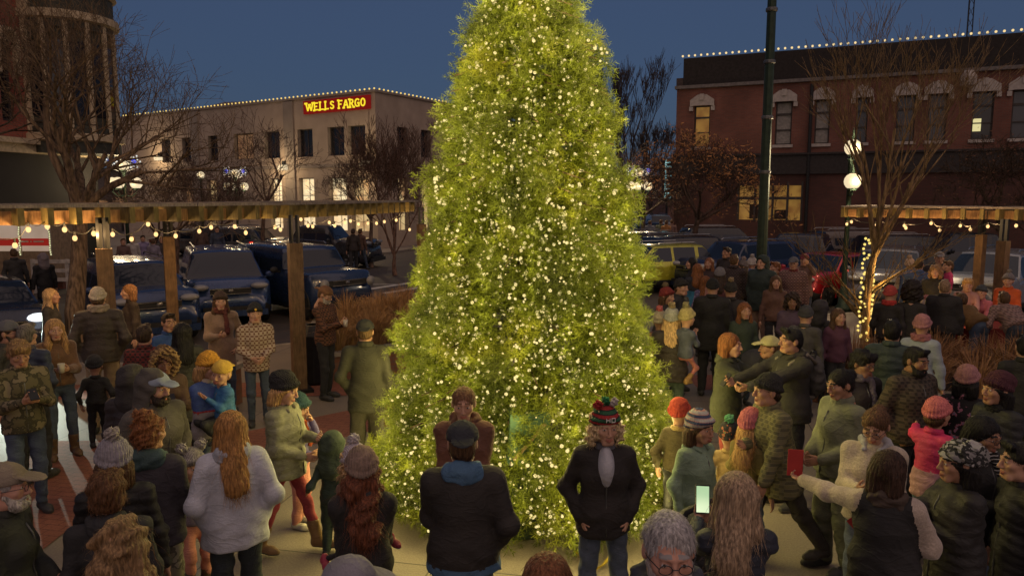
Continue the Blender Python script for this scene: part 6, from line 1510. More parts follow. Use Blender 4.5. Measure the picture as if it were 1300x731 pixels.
a = P_(193, 463, 1.84, 34, 'big bearded man in grey hooded sweatshirt with a cap under his hood', J('plain', (.075, .066, .056), 'sweatshirt'), JN, hat=('hood', (.075, .066, .056)), beard=(.03, .02, .014), hair=('short', DBR), bulk=1.22, look=(12, 4), L='pocket', Rr='pocket', D=5.6, hem=.78)
def cap_under(r, col, vis):
    V, Fc = hat_mesh('cap', .0075); q = MB(); q.arrays(r['toW'](V * np.array([1.0, 1.0, .98])), Fc); q.build('cap', mat('cap_under_hood', col, .7), r['ob'], smooth=True)
cap_under(a, (.22, .26, .33), 0)
a = P_(207, 441, 1.60, 8, 'curly-haired girl in a brown fur-trimmed hood looking down behind the bearded man', J('plain', (.085, .045, .03)), JN, hat=('furhood', (.07, .04, .025), (.30, .19, .09)), hair=('curly', (.12, .06, .03)), sex='f', skin='brown', look=(0, 16), D=7.3, L='phone', Rr='phone')
phone(a, 1, 'phone held by the girl in the fur-trimmed hood', tilt=-60)
P_(182, 412, 1.72, 165, 'person in dark red plaid jacket seen from behind, above the bearded man', J('plain', mat('red_plaid', (.14, .02, .018), .85, kind='plaid', c2=(.03, .02, .02), c3=(.2, .04, .03))), TB, hair=('short', DBR), D=8.6)
P_(231, 408, 1.70, 195, 'person in long black quilted coat seen from behind, left of the mustard beanie', J('puffer', (.028, .026, .022), 'coat'), TB, hair=('long', BLK_H), hem=.55, D=8.4, sex='f')
P_(213, 398, 1.72, 20, 'person in a bright blue top under a dark coat, mostly hidden behind the front row', J('plain', (.02, .06, .20)), JN, hair=('short', DBR), D=9.6, skin='tan')
a = P_(262, 447, 1.68, 48, 'woman in mustard beanie and blue and grey fleece-lined jacket carrying a toddler', J('plain', (.06, .11, .30)), JN, hat=('beanie', (.52, .25, .025)), hair=('bob', BLO), sex='f', L=((.10, -.22, 1.10), 'grip'), Rr=((.0, -.20, 1.2), 'grip'), collar=(.45, .38, .30), bands=[(1.19, RED, 'cloth'), (1.165, (.30, .27, .26), 'cloth')], bulk=1.15, look=(10, 14), D=7.1)
h_ = a['chest']; P_(288, 457, .95, -70, 'toddler in mustard cap and bright blue puffer carried by the woman in the mustard beanie', J('puffer', (.03, .13, .30)), TB, hat=('capback', (.50, .32, .05)), hair=('short', BLO), D=7.1, base=(x_at(289, 7.05), 7.0, z_at(457, 7.0) - .95), hipz=.72, feet=((-.12, -.2, .3), (.12, -.2, .3)), L='hug', Rr='hug', look=(40, 5), skin='fair', roll=10, hs=.93, bulk=1.25)
a = P_(279, 367, 1.66, 4, 'woman in brown beanie and open tan coat standing in front of the dark blue minivan', J('fleece', (.24, .15, .095), 'coat'), JN, hat=('beanie', (.06, .035, .025)), hair=('long', BRN), sex='f', L='pocket', Rr='cup', hem=.68, D=10.5, scarf=(.13, .035, .025))
P_(323, 383, 1.72, 5, 'person in brown and cream plaid flannel shirt and a black beanie with a yellow badge', J('plain', mat('flannel_plaid', (.42, .33, .25), .85, kind='plaid', c2=(.16, .075, .045), c3=(.5, .42, .34)), 'shirt'), JN, hat=('beanie', (.02, .02, .022)), hair=('short', BRN), L='front', Rr='front', hem=.80, D=9.9,
   extra=lambda P, l: (lambda m: (m.sphere(tuple(l['toW'](np.array([[0, -.115, .05]]))[0]), .017, 10), m.build('badge', mat('badge_yellow', (.6, .36, .03), .6), P)))(MB()))
a = P_(411, 360, 1.76, 55, 'bearded man in brown backwards cap and rust plaid jacket holding a cup', J('plain', mat('rust_plaid', (.13, .05, .025), .85, kind='plaid', c2=(.03, .018, .014), c3=(.2, .09, .05))), TB, hat=('capback', (.17, .08, .035)), beard=(.35, .30, .26), hair=('short', BRN), glasses=True, L='cup', Rr='phone', look=(5, 22), D=11.2)
cup(a, 1, 'white cup held by the man in the brown backwards cap')
P_(463, 402, 1.80, 176, 'person in long dark olive quilted jacket and black cap, back turned, left of the tree', J('plain', (.018, .017, .010), 'coat'), ('wide', (.03, .026, .018)), ('boot', (.04, .03, .02)), hat=('capback', (.012, .012, .013)), hair=('bun', BRN), hem=.74, L='pocket', Rr='down', D=8.1, bulk=1.12)
a = P_(358, 474, 1.64, 62, 'woman in black beanie and grey-green puffer with crimson leggings striding right', J('puffer', (.20, .20, .13)), ('leggings', (.30, .045, .06)), ('boot', (.19, .11, .045)), hat=('slouch', (.015, .014, .015)), hair=('bob', BLO), sex='f', L='cup', Rr='front', hoodback=True, D=6.2, feet=((-.1, .22, 0), (.1, -.30, 0)), look=(5, 14), hem=.80, bulk=1.28)
P_(375, 499, 1.24, 60, 'girl in violet and orange jacket and pink trousers eating beside the grey-green puffer', J('plain', (.10, .08, .22)), ('wide', (.55, .24, .20)), ('sneaker', (.45, .42, .36)), hat=('beanie', (.025, .07, .08)), hair=('bob', BRN), sex='f', L='mouth', Rr='front', scarf=(.50, .10, .03), D=6.75, look=(8, 16))
P_(421, 541, .98, 168, 'toddler in dark green hooded snowsuit standing left of the lit tree', J('puffer', (.025, .045, .035)), ('puffer', (.02, .036, .028)), hat=('hood', (.04, .06, .04)), L='side', Rr='side', hem=.75, D=6.2)
P_(292, 519, 1.66, 186, 'woman with long honey-blonde hair in white and pale blue ski jacket, seen from behind', J('plain', (.50, .52, .60)), ('denim', (.035, .045, .055)), hair=('long', (.34, .17, .055)), sex='f', L='pocket', Rr='pocket', hoodback=(.34, .36, .42), hem=.80, bulk=1.24, D=4.85, detail=True)
P_(243, 570, 1.12, 20, 'small girl in double pompom hat and pink trousers, half hidden by the white jacket', J('plain', (.16, .13, .16)), ('cloth', (.52, .21, .16)), ('boot', (.09, .055, .035)), hat=('pom2', (.24, .22, .22), (.36, .33, .32)), hair=('bob', BLO), sex='f', D=5.6)
P_(187, 524, 1.70, 160, 'woman with curly auburn bun in black puffer vest over a plaid-hooded shirt', J('plain', (.045, .04, .05)), ('cloth', mat('marbled_leggings', (.20, .18, .13), .8, kind='camo', c2=(.10, .09, .07), c3=(.28, .26, .2))), hair=('curlybun', (.22, .085, .03)), sex='f', L='pocket', Rr='front', hoodback=(.05, .09, .09), D=4.75, bulk=1.12, look=(-18, 5))
P_(143, 556, 1.62, 178, 'person in chunky grey ribbed pompom beanie and black coat, seen from behind', J('puffer', K0), TB, hat=('pom', (.26, .24, .27), (.34, .30, .28)), hair=('bob', BRN), sex='f', D=4.3)
P_(134, 602, 1.52, 172, 'boy with thick brown hair and black jacket seen from behind, below the grey pompom beanie', J('plain', (.022, .022, .025)), TB, hair=('mop', (.12, .055, .024)), D=4.0, hoodback=True, hs=1.0)
P_(146, 660, 1.60, 160, 'woman with wavy dark-blonde hair and tan coat at the bottom left, seen from behind', J('fleece', (.25, .15, .09), 'coat'), TB, hair=('wavy', (.25, .15, .07)), sex='f', D=3.15, look=(20, 8), hs=1.05)
P_(-2, 585, 1.72, 66, 'grey-bearded man in brown flat hat and glasses, dark green jacket, at the left edge', J('plain', (.03, .032, .026)), TB, hat=('cap', (.20, .16, .12)), beard=(.42, .38, .34), hair=('short', GRY_H), glasses=True, D=3.9, L='front', Rr='front', bulk=1.15, skin='pink')
a = P_(459, 571, 1.64, 182, 'woman in mauve beanie and black coat seen from behind carrying a small child', J('plain', (.022, .020, .020), 'coat'), TB, hat=('beanie', (.26, .18, .14)), hair=('wavy', (.14, .045, .02)), sex='f', L='carry', Rr='carry', hem=.52, D=4.4, bulk=1.12, hoodback=True)
P_(447, 543, .98, 20, 'small child in white bobble hat hugging the woman in the mauve beanie, pink shoes dangling', J('plain', (.17, .10, .07)), LB, ('sneaker', (.33, .035, .07)), hat=('pom', (.46, .40, .42), (.55, .5, .5)), hair=('curly', STRAW), sex='f', D=4.75, base=(x_at(450, 4.66), 4.72, z_at(545, 4.72) - .98 - .03), hipz=.62, feet=((-.42, -.12, .30), (.40, -.10, .34)), L='hug', Rr='hug', hs=.9)
P_(436, 712, 1.60, 110, 'person in pale grey baseball cap at the bottom edge, only the cap and shoulders showing', J('plain', (.10, .09, .09)), TB, hat=('cap', (.21, .20, .23)), hair=('short', BRN), D=2.95, look=(0, 10), hs=1.02)
# ---- centre
a = P_(587, 529, 1.80, 180, 'man in black backwards cap, blue hood and black jacket facing the tree, seen from behind', J('plain', (.026, .022, .020)), ('denim', (.12, .145, .19)), hat=('capback', (.02, .022, .028)), hair=('short', BRN), L='phone', Rr='pocket', hoodback=(.07, .15, .26), hem=.84, bulk=1.24, D=4.35, bands=[(.895, (.07, .15, .26), 'cloth')])
phone(a, 1, 'phone raised by the man in the blue hood', screen=emit('screen_dim', (.25, .22, .25), .5), tilt=0)
P_(589, 487, 1.68, -6, 'woman with brown hair and brown hooded coat in front of the lit tree, facing us', J('plain', (.13, .055, .035), 'coat'), JN, hair=('bun', (.20, .10, .05)), sex='f', L='hold', Rr='hold', hoodback=True, D=5.45, look=(4, 8), bulk=1.1)
HOM = mat('festive_knit', (.03, .10, .05), .9, kind='stripes', c2=(.02, .02, .02), c3=(.30, .03, .03))
def ho(P, l):
    g = {'H': [((0, 0), (0, 1)), ((1, 0), (1, 1)), ((0, .5), (1, .5))], 'O': [((0, 0), (0, 1)), ((1, 0), (1, 1)), ((0, 0), (1, 0)), ((0, 1), (1, 1))]}
    m = MB()
    for k, ch in enumerate('HO'):
        for p, q in g[ch]:
            f = lambda u: l['toW'](np.array([[(.022 * u[0] - .03 + .034 * k), -.118 + 1.6 * (.022 * u[0] - .03 + .034 * k) ** 2, .050 + .026 * u[1]]]))[0]
            m.tube([tuple(f(p)), tuple(f(q))], .003, 4)
    m.build('lettering', mat('white_knit', (.6, .58, .55), .8), P)
    for c, pos in ((RED, (-.06, -.03, .14)), ((.03, .22, .08), (.0, .0, .155)), ((.5, .45, .42), (.05, -.01, .145))):
        V, Fc = pom_mesh(pos, .026); q = MB(); q.arrays(l['toW'](V), Fc); q.build('pompom', mat('pom', c, .9, kind='fur'), P, smooth=True)
    m = MB(); s = SDF(); s.ell(l['T']((0, -.075 * l['s'], l['torso'] - .13 * l['s'])), (.062, .108, .15)); V, Fc = s.mesh(.01); m.arrays(V, Fc); m.build('tshirt', mat('tshirt_pale', (.42, .42, .46), .8, kind='cloth'), P, smooth=True)
P_(768, 512, 1.66, 8, 'smiling older woman in red and green knit hat, black jacket and jeans', J('plain', (.022, .018, .017)), ('denim', (.09, .115, .16)), hat=('beanie', HOM), hair=('curly', (.66, .48, .27)), sex='f', L='pocket', Rr='pocket', hem=.82, bulk=1.10, D=5.0, look=(10, 2), feet=((-.13, -.04, 0), (.15, .02, 0)), collar=(.10, .10, .12), extra=ho)
P_(695, 702, 1.60, 10, 'woman with reddish-brown hair and fur-trimmed tan coat looking down at the bottom edge', J('fleece', (.22, .15, .10), 'coat'), TB, hair=('long', (.20, .08, .035)), sex='f', D=2.95, look=(0, 4), collar=(.28, .21, .15, 1), hs=1.0)
P_(850, 641, 1.94, 4, 'grey-haired bearded man in glasses and dark hooded jacket looking down, bottom centre', J('plain', (.045, .035, .032)), TB, hair=('shortflat', (.42, .39, .38)), beard=(.36, .31, .28), glasses=True, D=2.72, look=(8, 8), skin='pink', hoodback=(.05, .055, .075), bulk=1.2, hs=1.1)
a = P_(938, 606, 1.64, 196, 'woman with long ash-blonde hair and navy puffer holding up a bright phone, seen from behind', J('puffer', (.022, .026, .04)), TB, hair=('long', (.36, .25, .16)), sex='f', L=((.12, -.44, 1.32), 'grip'), Rr=((-.01, -.42, 1.30), 'grip'), D=3.75, look=(-20, 6), hs=1.1)
SCRN = room_mat('phone_picture', (.08, .28, .12), (.75, .85, .55), .9)
L_ = a['head']; pp = hand_pt(a, 1, .1) + Vector((0, -.05, .08)); ph = MB(); ph.box((0, 0, 0), (.082, .009, .165)); o = ph.build('phone', M_PHONE, loc=pp); o.rotation_euler = (R(-14), 0, R(-8)); tag(o, 'bright phone screen showing the green tree, held up by the ash-blonde woman', 'phone', 'phones held by people'); q = MB(); q.quad((-.036, -.0055, -.075), (.036, -.0055, -.075), (.036, -.0055, .075), (-.036, -.0055, .075)); q.build('screen', SCRN, o)
# stroller in front of the striped-hat child
def stroller(px, D, rz, lab):
    st = thing('stroller', lab, 'stroller', (x_at(px, D), D, 0), R(rz), 'strollers')
    mb = MB(); mb.tube([(-.24, 0, .55), (-.25, -.05, .85), (-.22, -.12, 1.02), (-.08, -.16, 1.10), (.08, -.16, 1.10), (.22, -.12, 1.02), (.25, -.05, .85), (.24, 0, .55)], .02, 8); mb.build('handle', M_PL, st, smooth=True)
    mb = MB(); mb.tube([(-.24, 0, .55), (-.26, .35, .12)], .015, 6); mb.tube([(.24, 0, .55), (.26, .35, .12)], .015, 6); mb.tube([(-.24, 0, .6), (-.26, -.3, .12)], .015, 6); mb.tube([(.24, 0, .6), (.26, -.3, .12)], .015, 6); mb.tube([(-.26, .35, .12), (.26, .35, .12)], .012, 6); mb.build('frame', M_BLACK, st)
    mb = MB(); mb.box((0, .05, .48), (.42, .5, .06), rot=(.2, 0, 0)); mb.box((0, -.16, .68), (.42, .06, .42), rot=(-.3, 0, 0)); mb.build('seat', mat('stroller_cloth', (.03, .03, .035), .8, kind='cloth'), st)
    s = SDF(); s.ell((0, .0, .74), (.25, .27, .24), .02); s.ell((0, .1, .62), (.22, .3, .26), .02, op='s'); V, Fc = s.mesh(.015); mb = MB(); mb.arrays(V, Fc); mb.build('canopy', mat('stroller_cloth', (.03, .03, .035), .8, kind='cloth'), st, smooth=True)
    for x, y in ((-.28, .35), (.28, .35), (-.28, -.3), (.28, -.3)): mb = MB(); mb.lathe([(.03, -.015), (.11, -.018), (.12, 0), (.11, .018), (.03, .015)], (x, y, .12), 14, axis='X'); mb.build('wheel', M_TYRE, st, smooth=True)
stroller(898, 4.9, 15, 'black stroller with curved handle behind the grey-haired man')
stroller(962, 10.2, 70, 'dark stroller parked among the crowd beyond the pale yellow cap')
# ---- right of the tree, near
P_(862, 506, 1.26, 165, 'child in red hat and olive jacket seen from behind, right edge of the lit tree', J('plain', (.085, .065, .028)), TB, hat=('beanie', (.40, .05, .03)), sex='f', D=6.6, collar=(.45, .32, .12))
P_(886, 520, 1.34, 52, 'child in blue and pink striped knit hat and mint green hooded jacket', J('plain', (.19, .27, .19)), ('denim', (.10, .15, .16)), hat=('beanie', mat('striped_hat', (.06, .075, .13), .9, kind='stripes', c2=(.40, .22, .2), c3=(.34, .33, .33))), hair=('bob', BRN), L='down', Rr='down', hoodback=True, D=5.7, skin='tan', bulk=1.15, hs=1.02)
a = P_(925, 420, 1.68, 72, 'woman with auburn hair in long dark olive parka and maroon leggings holding out a cup', J('plain', (.04, .044, .024), 'coat'), ('leggings', (.24, .03, .03)), ('boot', (.03, .02, .018)), hair=('bob', (.24, .09, .03)), sex='f', L='reach', Rr='reach', hem=.70, D=7.6, hoodback=True, bulk=1.1)
cup(a, 1, 'pale green cup passed between the olive parka and the backpack wearer', (.42, .42, .26))
P_(926, 536, .98, 170, 'toddler in dark printed hat with green bobble and cream quilted jacket, seen from behind', J('puffer', (.48, .33, .14)), ('cloth', (.03, .025, .02)), hat=('pom', mat('print_hat', (.03, .03, .035), .9, kind='print', c2=(.35, .12, .07), c3=(.10, .25, .12)), (.12, .36, .20)), sex='f', D=6.5, hem=.74, L='side', Rr='side')
P_(953, 519, 1.22, 150, 'child in pink ear-flap hat carried along beside the man in the plaid shirt', J('plain', (.16, .13, .035)), ('denim', (.12, .18, .22)), hat=('beanie', (.52, .15, .17)), hair=('long', BLO), sex='f', D=6.0, L='swing', Rr='down')
P_(992, 470, 1.74, -62, 'man in black beanie and faded olive plaid shirt striding across, dark trousers', J('plain', mat('olive_plaid', (.15, .135, .06), .9, kind='plaid', c2=(.09, .085, .05), c3=(.19, .17, .09)), 'shirt'), ('cloth', (.035, .03, .024)), ('boot', (.03, .025, .02)), hat=('beanie', (.020, .019, .017)), hair=('short', DBR), D=5.95, lean=10, feet=((-.1, -.30, 0), (.1, .45, 0)), L='swing', Rr='carry', bulk=1.25, hem=.72, skin='tan')
P_(980, 428, 1.58, -70, 'boy in pale yellow cap facing left, above the olive plaid shirt', J('plain', K1), TB, hat=('cap', (.46, .42, .22)), hair=('short', BRN), D=8.4, L='phone', Rr='phone', skin='tan')
a = P_(1008, 410, 1.78, -58, 'dark-haired man in black jacket with grey backpack straps holding out a phone, facing left', J('plain', (.028, .026, .022)), TB, hair=('short', BLK_H), D=7.2, L='reach', Rr='reach', bulk=1.2, hoodback=True, skin='tan')
backpack(a, 'grey and black backpack worn by the man facing left', (.07, .065, .06)); phone(a, 0, 'dark phone held out by the backpack wearer')
P_(1071, 464, 1.62, -52, 'woman with dark hair bun in sage green zip jacket and olive trousers, looking down left', J('plain', (.17, .18, .115)), ('wide', (.12, .125, .08)), hair=('bun', BLK_H), sex='f', L='front', Rr='front', D=5.9, look=(0, 14), bulk=1.18, skin='tan', feet=((-.1, -.04, 0), (.1, .03, 0)))
P_(1094, 442, 1.72, 42, 'young man in glasses and dark jacket behind the sage green jacket', J('plain', (.03, .025, .024)), JN, hair=('mop', BLK_H), glasses=True, skin='brown', D=6.9, scarf=(.14, .12, .15), look=(8, 6))
P_(1134, 402, 1.72, 180, 'person in dark green quilted puffer seen from behind, left of the bearded plaid man', J('puffer', (.022, .036, .036)), TB, hair=('short', BLK_H), D=7.9, bulk=1.15)
P_(1162, 436, 1.78, 42, 'black-bearded man in dark striped overshirt facing right', J('plain', mat('dark_stripe_shirt', (.065, .048, .036), .85, kind='plaid', c2=(.03, .024, .02), c3=(.09, .07, .05)), 'shirt'), TB, hair=('short', BLK_H), beard=(.012, .010, .009), skin='brown', D=6.7, look=(12, 10), bulk=1.2, L='pocket', Rr='pocket')
P_(1171, 398, 1.60, 172, 'person in pale blue hooded sweatshirt and pink scarf behind the bearded man', J('plain', (.30, .34, .40), 'sweatshirt'), JN, hat=('beanie', (.36, .16, .17)), sex='f', D=8.8, scarf=(.36, .14, .15))
P_(1189, 494, 1.30, 150, 'girl in pink hat and two-tone magenta and lilac puffer reaching left', J('puffer', (.55, .035, .13)), ('denim', (.10, .14, .2)), ('sneaker', (.4, .38, .36)), hat=('beanie', (.60, .17, .17)), hair=('short', BRN), sex='f', bands=[(1.12, (.40, .22, .26), 'puffer')], D=6.0, L=((.45, -.42, 1.3), 'relax'), Rr='down', hem=.74, bulk=1.1)
P_(1228, 466, 1.42, 168, 'girl in mauve beanie and black jacket printed with pink and blue flowers', J('plain', mat('floral', (.018, .016, .018), .8, kind='print', c2=(.36, .14, .2), c3=(.10, .22, .32))), TB, hat=('beanie', (.36, .17, .17)), hair=('bob', BLK_H), sex='f', D=6.7)
P_(1270, 472, 1.64, -42, 'woman in maroon beanie and black puffer facing left, right edge', J('puffer', (.020, .020, .022)), TB, hat=('slouch', (.07, .018, .028)), hair=('bob', BLK_H), sex='f', D=5.95, L='front', Rr='front', look=(-5, -4), bulk=1.15, skin='tan', collar=(.02, .02, .02, 1))
a = P_(1247, 528, 1.62, 48, 'dark-haired woman in glasses with black and white striped scarf, black coat, facing right', J('plain', (.018, .017, .018), 'coat'), JN, ('sneaker', (.4, .4, .42)), hair=('bob', BLK_H), sex='f', glasses=True, scarf=mat('bw_scarf', (.02, .02, .02), .9, kind='stripes', c2=(.5, .48, .46), c3=(.02, .02, .02)), L='reach', Rr='cup', D=5.0, look=(8, 12), skin='tan', bulk=1.1, hem=.78)
cup(a, 1, 'pale crumpled cup held out by the woman in the striped scarf')
a = P_(1223, 562, 1.60, -62, 'woman in speckled knit beret, black puffer and checked trousers, facing left', J('puffer', (.018, .016, .016)), ('wide', mat('check_trousers', (.02, .02, .02), .85, kind='plaid', c2=(.12, .11, .10), c3=(.32, .3, .28))), hat=('beret', mat('speckled_knit', (.20, .19, .19), .9, kind='camo', c2=(.025, .025, .025), c3=(.34, .33, .32))), hair=('bob', BLK_H), sex='f', L='hold', Rr=((.06, -.46, 1.12), 'grip'), D=4.5, bulk=1.25, skin='tan', hem=.72)
card(hand_pt(a, 0, .16) + Vector((-.03, -.03, .07)), 'red card passed between the speckled beret and the long-armed woman', (R(-40), R(-35), R(10)), .16, .22)
P_(1113, 517, 1.64, -6, 'woman in cream fleece jacket looking down at a phone, behind the raised arm', J('fleece', (.48, .40, .30)), JL, hair=('bun', (.13, .065, .03)), sex='f', L='phone', Rr='phone', D=5.15, look=(-8, 28), glasses=True, hoodback=(.40, .40, .42), bulk=1.15)
a = P_(1130, 574, 1.60, 176, 'dark-haired woman in black vest and cream sleeves stretching her left arm out, seen from behind', J('plain', (.016, .015, .016), 'vest'), ('denim', (.20, .22, .27)), hair=('bob', (.05, .025, .015)), sex='f', L=((.62, -.32, 1.34), 'grip'), Rr=((.22, -.32, 1.15), 'grip'), sleeves=(.42, .34, .28), vox=.0075, D=4.35, bulk=1.25, hem=.80, hoodback=(.06, .04, .03), look=(-14, 6))
card(hand_pt(a, 1, .10) + Vector((0, 0, .10)), 'red card held high at the end of the cream sleeve', (R(4), 0, R(-12)), .10, .19)
P_(1300, 598, 1.66, -60, 'figure in black cut by the right edge, below the maroon beanie', J('puffer', (.016, .015, .016), 'coat'), TB, hair=('short', BLK_H), D=4.6, hem=.6)
P_(1304, 424, 1.74, 190, 'person in black seen from behind at the right edge, above the maroon beanie', J('plain', (.015, .014, .014)), TB, hair=('short', BLK_H), D=7.6)
# ---- right middle distance
MG = 'people standing by the parked cars'
P_(969, 319, 1.84, -32, 'large man in dark green hooded sweatshirt and pinkish-tan trousers, hands in pockets', J('plain', (.022, .036, .032), 'sweatshirt'), ('wide', (.26, .17, .14)), hat=('hood', (.022, .036, .032)), hair=('short', DBR), bulk=1.3, L='pocket', Rr='pocket', D=14.2, group=MG, hem=.80)
P_(986, 330, 1.76, -60, 'person in rust orange jacket just behind the large green sweatshirt', J('plain', (.22, .09, .03)), TB, hair=('short', AUB), D=15.4, group=MG)
a = P_(1008, 322, 1.80, -8, 'man in grey cap, dark red shirt and open plaid overshirt', J('plain', mat('pink_plaid', (.24, .13, .11), .85, kind='plaid', c2=(.10, .05, .045), c3=(.3, .2, .17))), JN, hat=('cap', (.12, .12, .13)), hair=('short', GRY_H), D=15.0, group=MG, bulk=1.15, collar=(.16, .02, .02))
P_(1022, 319, 1.72, -12, 'person in dark red cap raising a phone beside the grey-capped man', J('plain', (.16, .09, .075)), JN, hat=('cap', (.17, .02, .03)), hair=('short', BRN), D=16.2, group=MG, L=((.16, -.42, 1.56), 'grip'))
a = P_(1006, 360, 1.42, 4, 'child with dark curly hair in purple top holding a white cup', J('plain', (.09, .055, .09)), TB, hair=('curly', DBR), sex='f', skin='brown', L='cup', Rr='front', D=11.6, group=MG)
cup(a, 1, 'white cup held by the child in the purple top')
P_(985, 338, 1.5, 10, 'short person in brown coat between the green sweatshirt and the plaid overshirt', J('plain', (.12, .06, .04)), TB, hair=('long', BRN), sex='f', D=13.6, group=MG)
P_(863, 350, 1.76, 60, 'man in black beanie and dark jacket facing right, right of the lit tree', J('plain', (.024, .024, .024)), TB, hat=('beanie', (.018, .016, .016)), hair=('short', BRN), D=11.6, group=MG)
P_(845, 362, 1.62, 60, 'person in maroon pompom beanie behind the carried children', J('plain', (.03, .028, .028)), TB, hat=('pom', (.22, .03, .025), (.20, .15, .09)), hair=('bob', BRN), sex='f', D=11.0, group=MG)
a = P_(853, 388, 1.74, 178, 'adult in black puffer and teal jeans carrying a child, right of the tree', J('puffer', (.03, .022, .02)), ('denim', (.07, .10, .09)), ('boot', (.06, .03, .02)), hat=('pom', (.30, .30, .30), (.33, .25, .15)), hair=('long', STRAW), sex='f', D=9.0, L='carry', Rr='carry', bulk=1.2, group=MG)
P_(866, 382, .98, 150, 'small child in yellow knit hat carried on a shoulder, pink leggings and tan boots', J('puffer', (.07, .08, .12)), ('leggings', (.52, .19, .18)), ('boot', (.30, .17, .06)), hat=('pom', (.42, .35, .16), (.25, .22, .13)), D=9.0, base=(x_at(868, 8.9), 8.85, z_at(382, 8.85) - 1.0), hipz=.62, feet=((-.06, -.02, -.02), (.16, -.05, .0)), L='hug', Rr='hug', group=MG)
P_(834, 384, 1.05, 165, 'small child in cream and pink hat nearest the edge of the lit tree', J('plain', (.16, .06, .05)), TB, hat=('pom', (.40, .34, .28), (.45, .12, .14)), D=9.4, base=(x_at(836, 9.3), 9.3, z_at(386, 9.3) - 1.08), hipz=.66, feet=((-.08, -.05, .1), (.08, -.05, .1)), L='hug', Rr='hug', group=MG)
P_(905, 350, 1.84, 178, 'broad person in long black coat and black beanie seen from behind', J('plain', (.013, .012, .012), 'coat'), TB, hat=('beanie', (.012, .012, .012)), D=11.4, bulk=1.3, hem=.7, group=MG)
P_(928, 355, 1.74, 184, 'person in black jacket and tan-topped dark hat standing close to the broad black coat', J('plain', (.02, .016, .015)), TB, hat=('pom', (.02, .018, .016), (.30, .22, .13)), D=11.6, bulk=1.25, group=MG)
P_(880, 308, 1.68, -80, 'woman with long dark hair and black coat by the yellow-green hatchback', J('plain', (.016, .014, .014), 'coat'), TB, hair=('long', BLK_H), sex='f', D=15.6, hem=.6, group=MG)
P_(886, 313, 1.66, 172, 'woman with auburn hair in navy and bright blue jacket and grey sweatpants', J('plain', (.02, .022, .03)), ('wide', (.14, .15, .17)), ('shoe', (.3, .3, .3)), hair=('long', AUB), sex='f', bands=[(1.22, (.03, .17, .30), 'cloth')], D=14.4, group=MG)
P_(896, 325, 1.42, 168, 'girl in purple and white patterned jacket beside the bright blue jacket', J('plain', mat('purple_print', (.12, .10, .2), .85, kind='print', c2=(.35, .3, .4), c3=(.2, .15, .3))), TB, hair=('long', AUB), sex='f', D=14.2, group=MG)
P_(901, 312, 1.6, -20, 'woman with chestnut hair and dark top in the knot of people by the hatchback', J('plain', (.05, .03, .03)), TB, hair=('long', (.22, .09, .04)), sex='f', D=16.4, group=MG)
P_(914, 319, 1.62, 178, 'person in grey beanie and maroon vest with dusty pink sleeves, seen from behind', J('plain', (.09, .03, .03), 'vest'), JN, hat=('beanie', (.16, .15, .16)), hair=('long', DBR), sex='f', sleeves=(.38, .17, .15), D=13.8, group=MG)
P_(924, 303, 1.86, -40, 'tall man with dark hair above the knot of people by the dark blue car', J('plain', (.03, .022, .02)), TB, hair=('short', DBR), skin='tan', D=16.4, group=MG)
P_(932, 312, 1.82, 170, 'man in black and grey checked overshirt seen from behind', J('plain', mat('grey_check', (.05, .035, .035), .85, kind='plaid', c2=(.02, .016, .016), c3=(.09, .06, .06)), 'shirt'), JN, hair=('short', BRN), D=14.8, bulk=1.1, group=MG)
P_(913, 350, 1.06, 160, 'small child in coral red hooded jacket among the adults', J('plain', (.50, .10, .06)), JN, hat=('hood', (.52, .11, .07)), D=13.0, group=MG)
P_(944, 318, 1.66, -70, 'person in grey bobble hat and dark red jacket facing left', J('plain', (.18, .03, .03)), JN, hat=('pom', (.12, .10, .10), (.28, .22, .22)), hair=('bob', BRN), sex='f', D=15.0, group=MG)
P_(955, 314, 1.68, 176, 'person in white bobble hat and orange jacket with blue shoulders', J('plain', (.08, .12, .3)), JN, hat=('pom', (.4, .36, .34), (.4, .36, .36)), bands=[(1.35, (.50, .10, .03), 'cloth')], sex='f', D=15.4, group=MG)
P_(1042, 392, 1.66, 150, 'person in dark coat with hood up by the low planter, near the wound tree', J('puffer', (.03, .026, .03), 'coat'), TB, hat=('hood', (.03, .026, .03)), D=11.0, hem=.65, group=MG)
P_(1064, 402, 1.60, 30, 'woman with brown hair and plum jacket standing left of the wound tree', J('plain', (.09, .03, .05)), TB, hair=('long', BRN), sex='f', D=10.6, group=MG)
P_(1023, 396, 1.70, 170, 'person in charcoal beanie and grey jacket behind the dark-haired backpack wearer', J('plain', (.06, .055, .055)), JN, hat=('beanie', (.05, .05, .055)), D=10.2, group=MG)
P_(945, 384, 1.58, 20, 'woman with red-brown hair and dark green jacket between the black coats and the parka', J('plain', (.03, .045, .03)), JN, hair=('long', AUB), sex='f', D=10.8, group=MG)
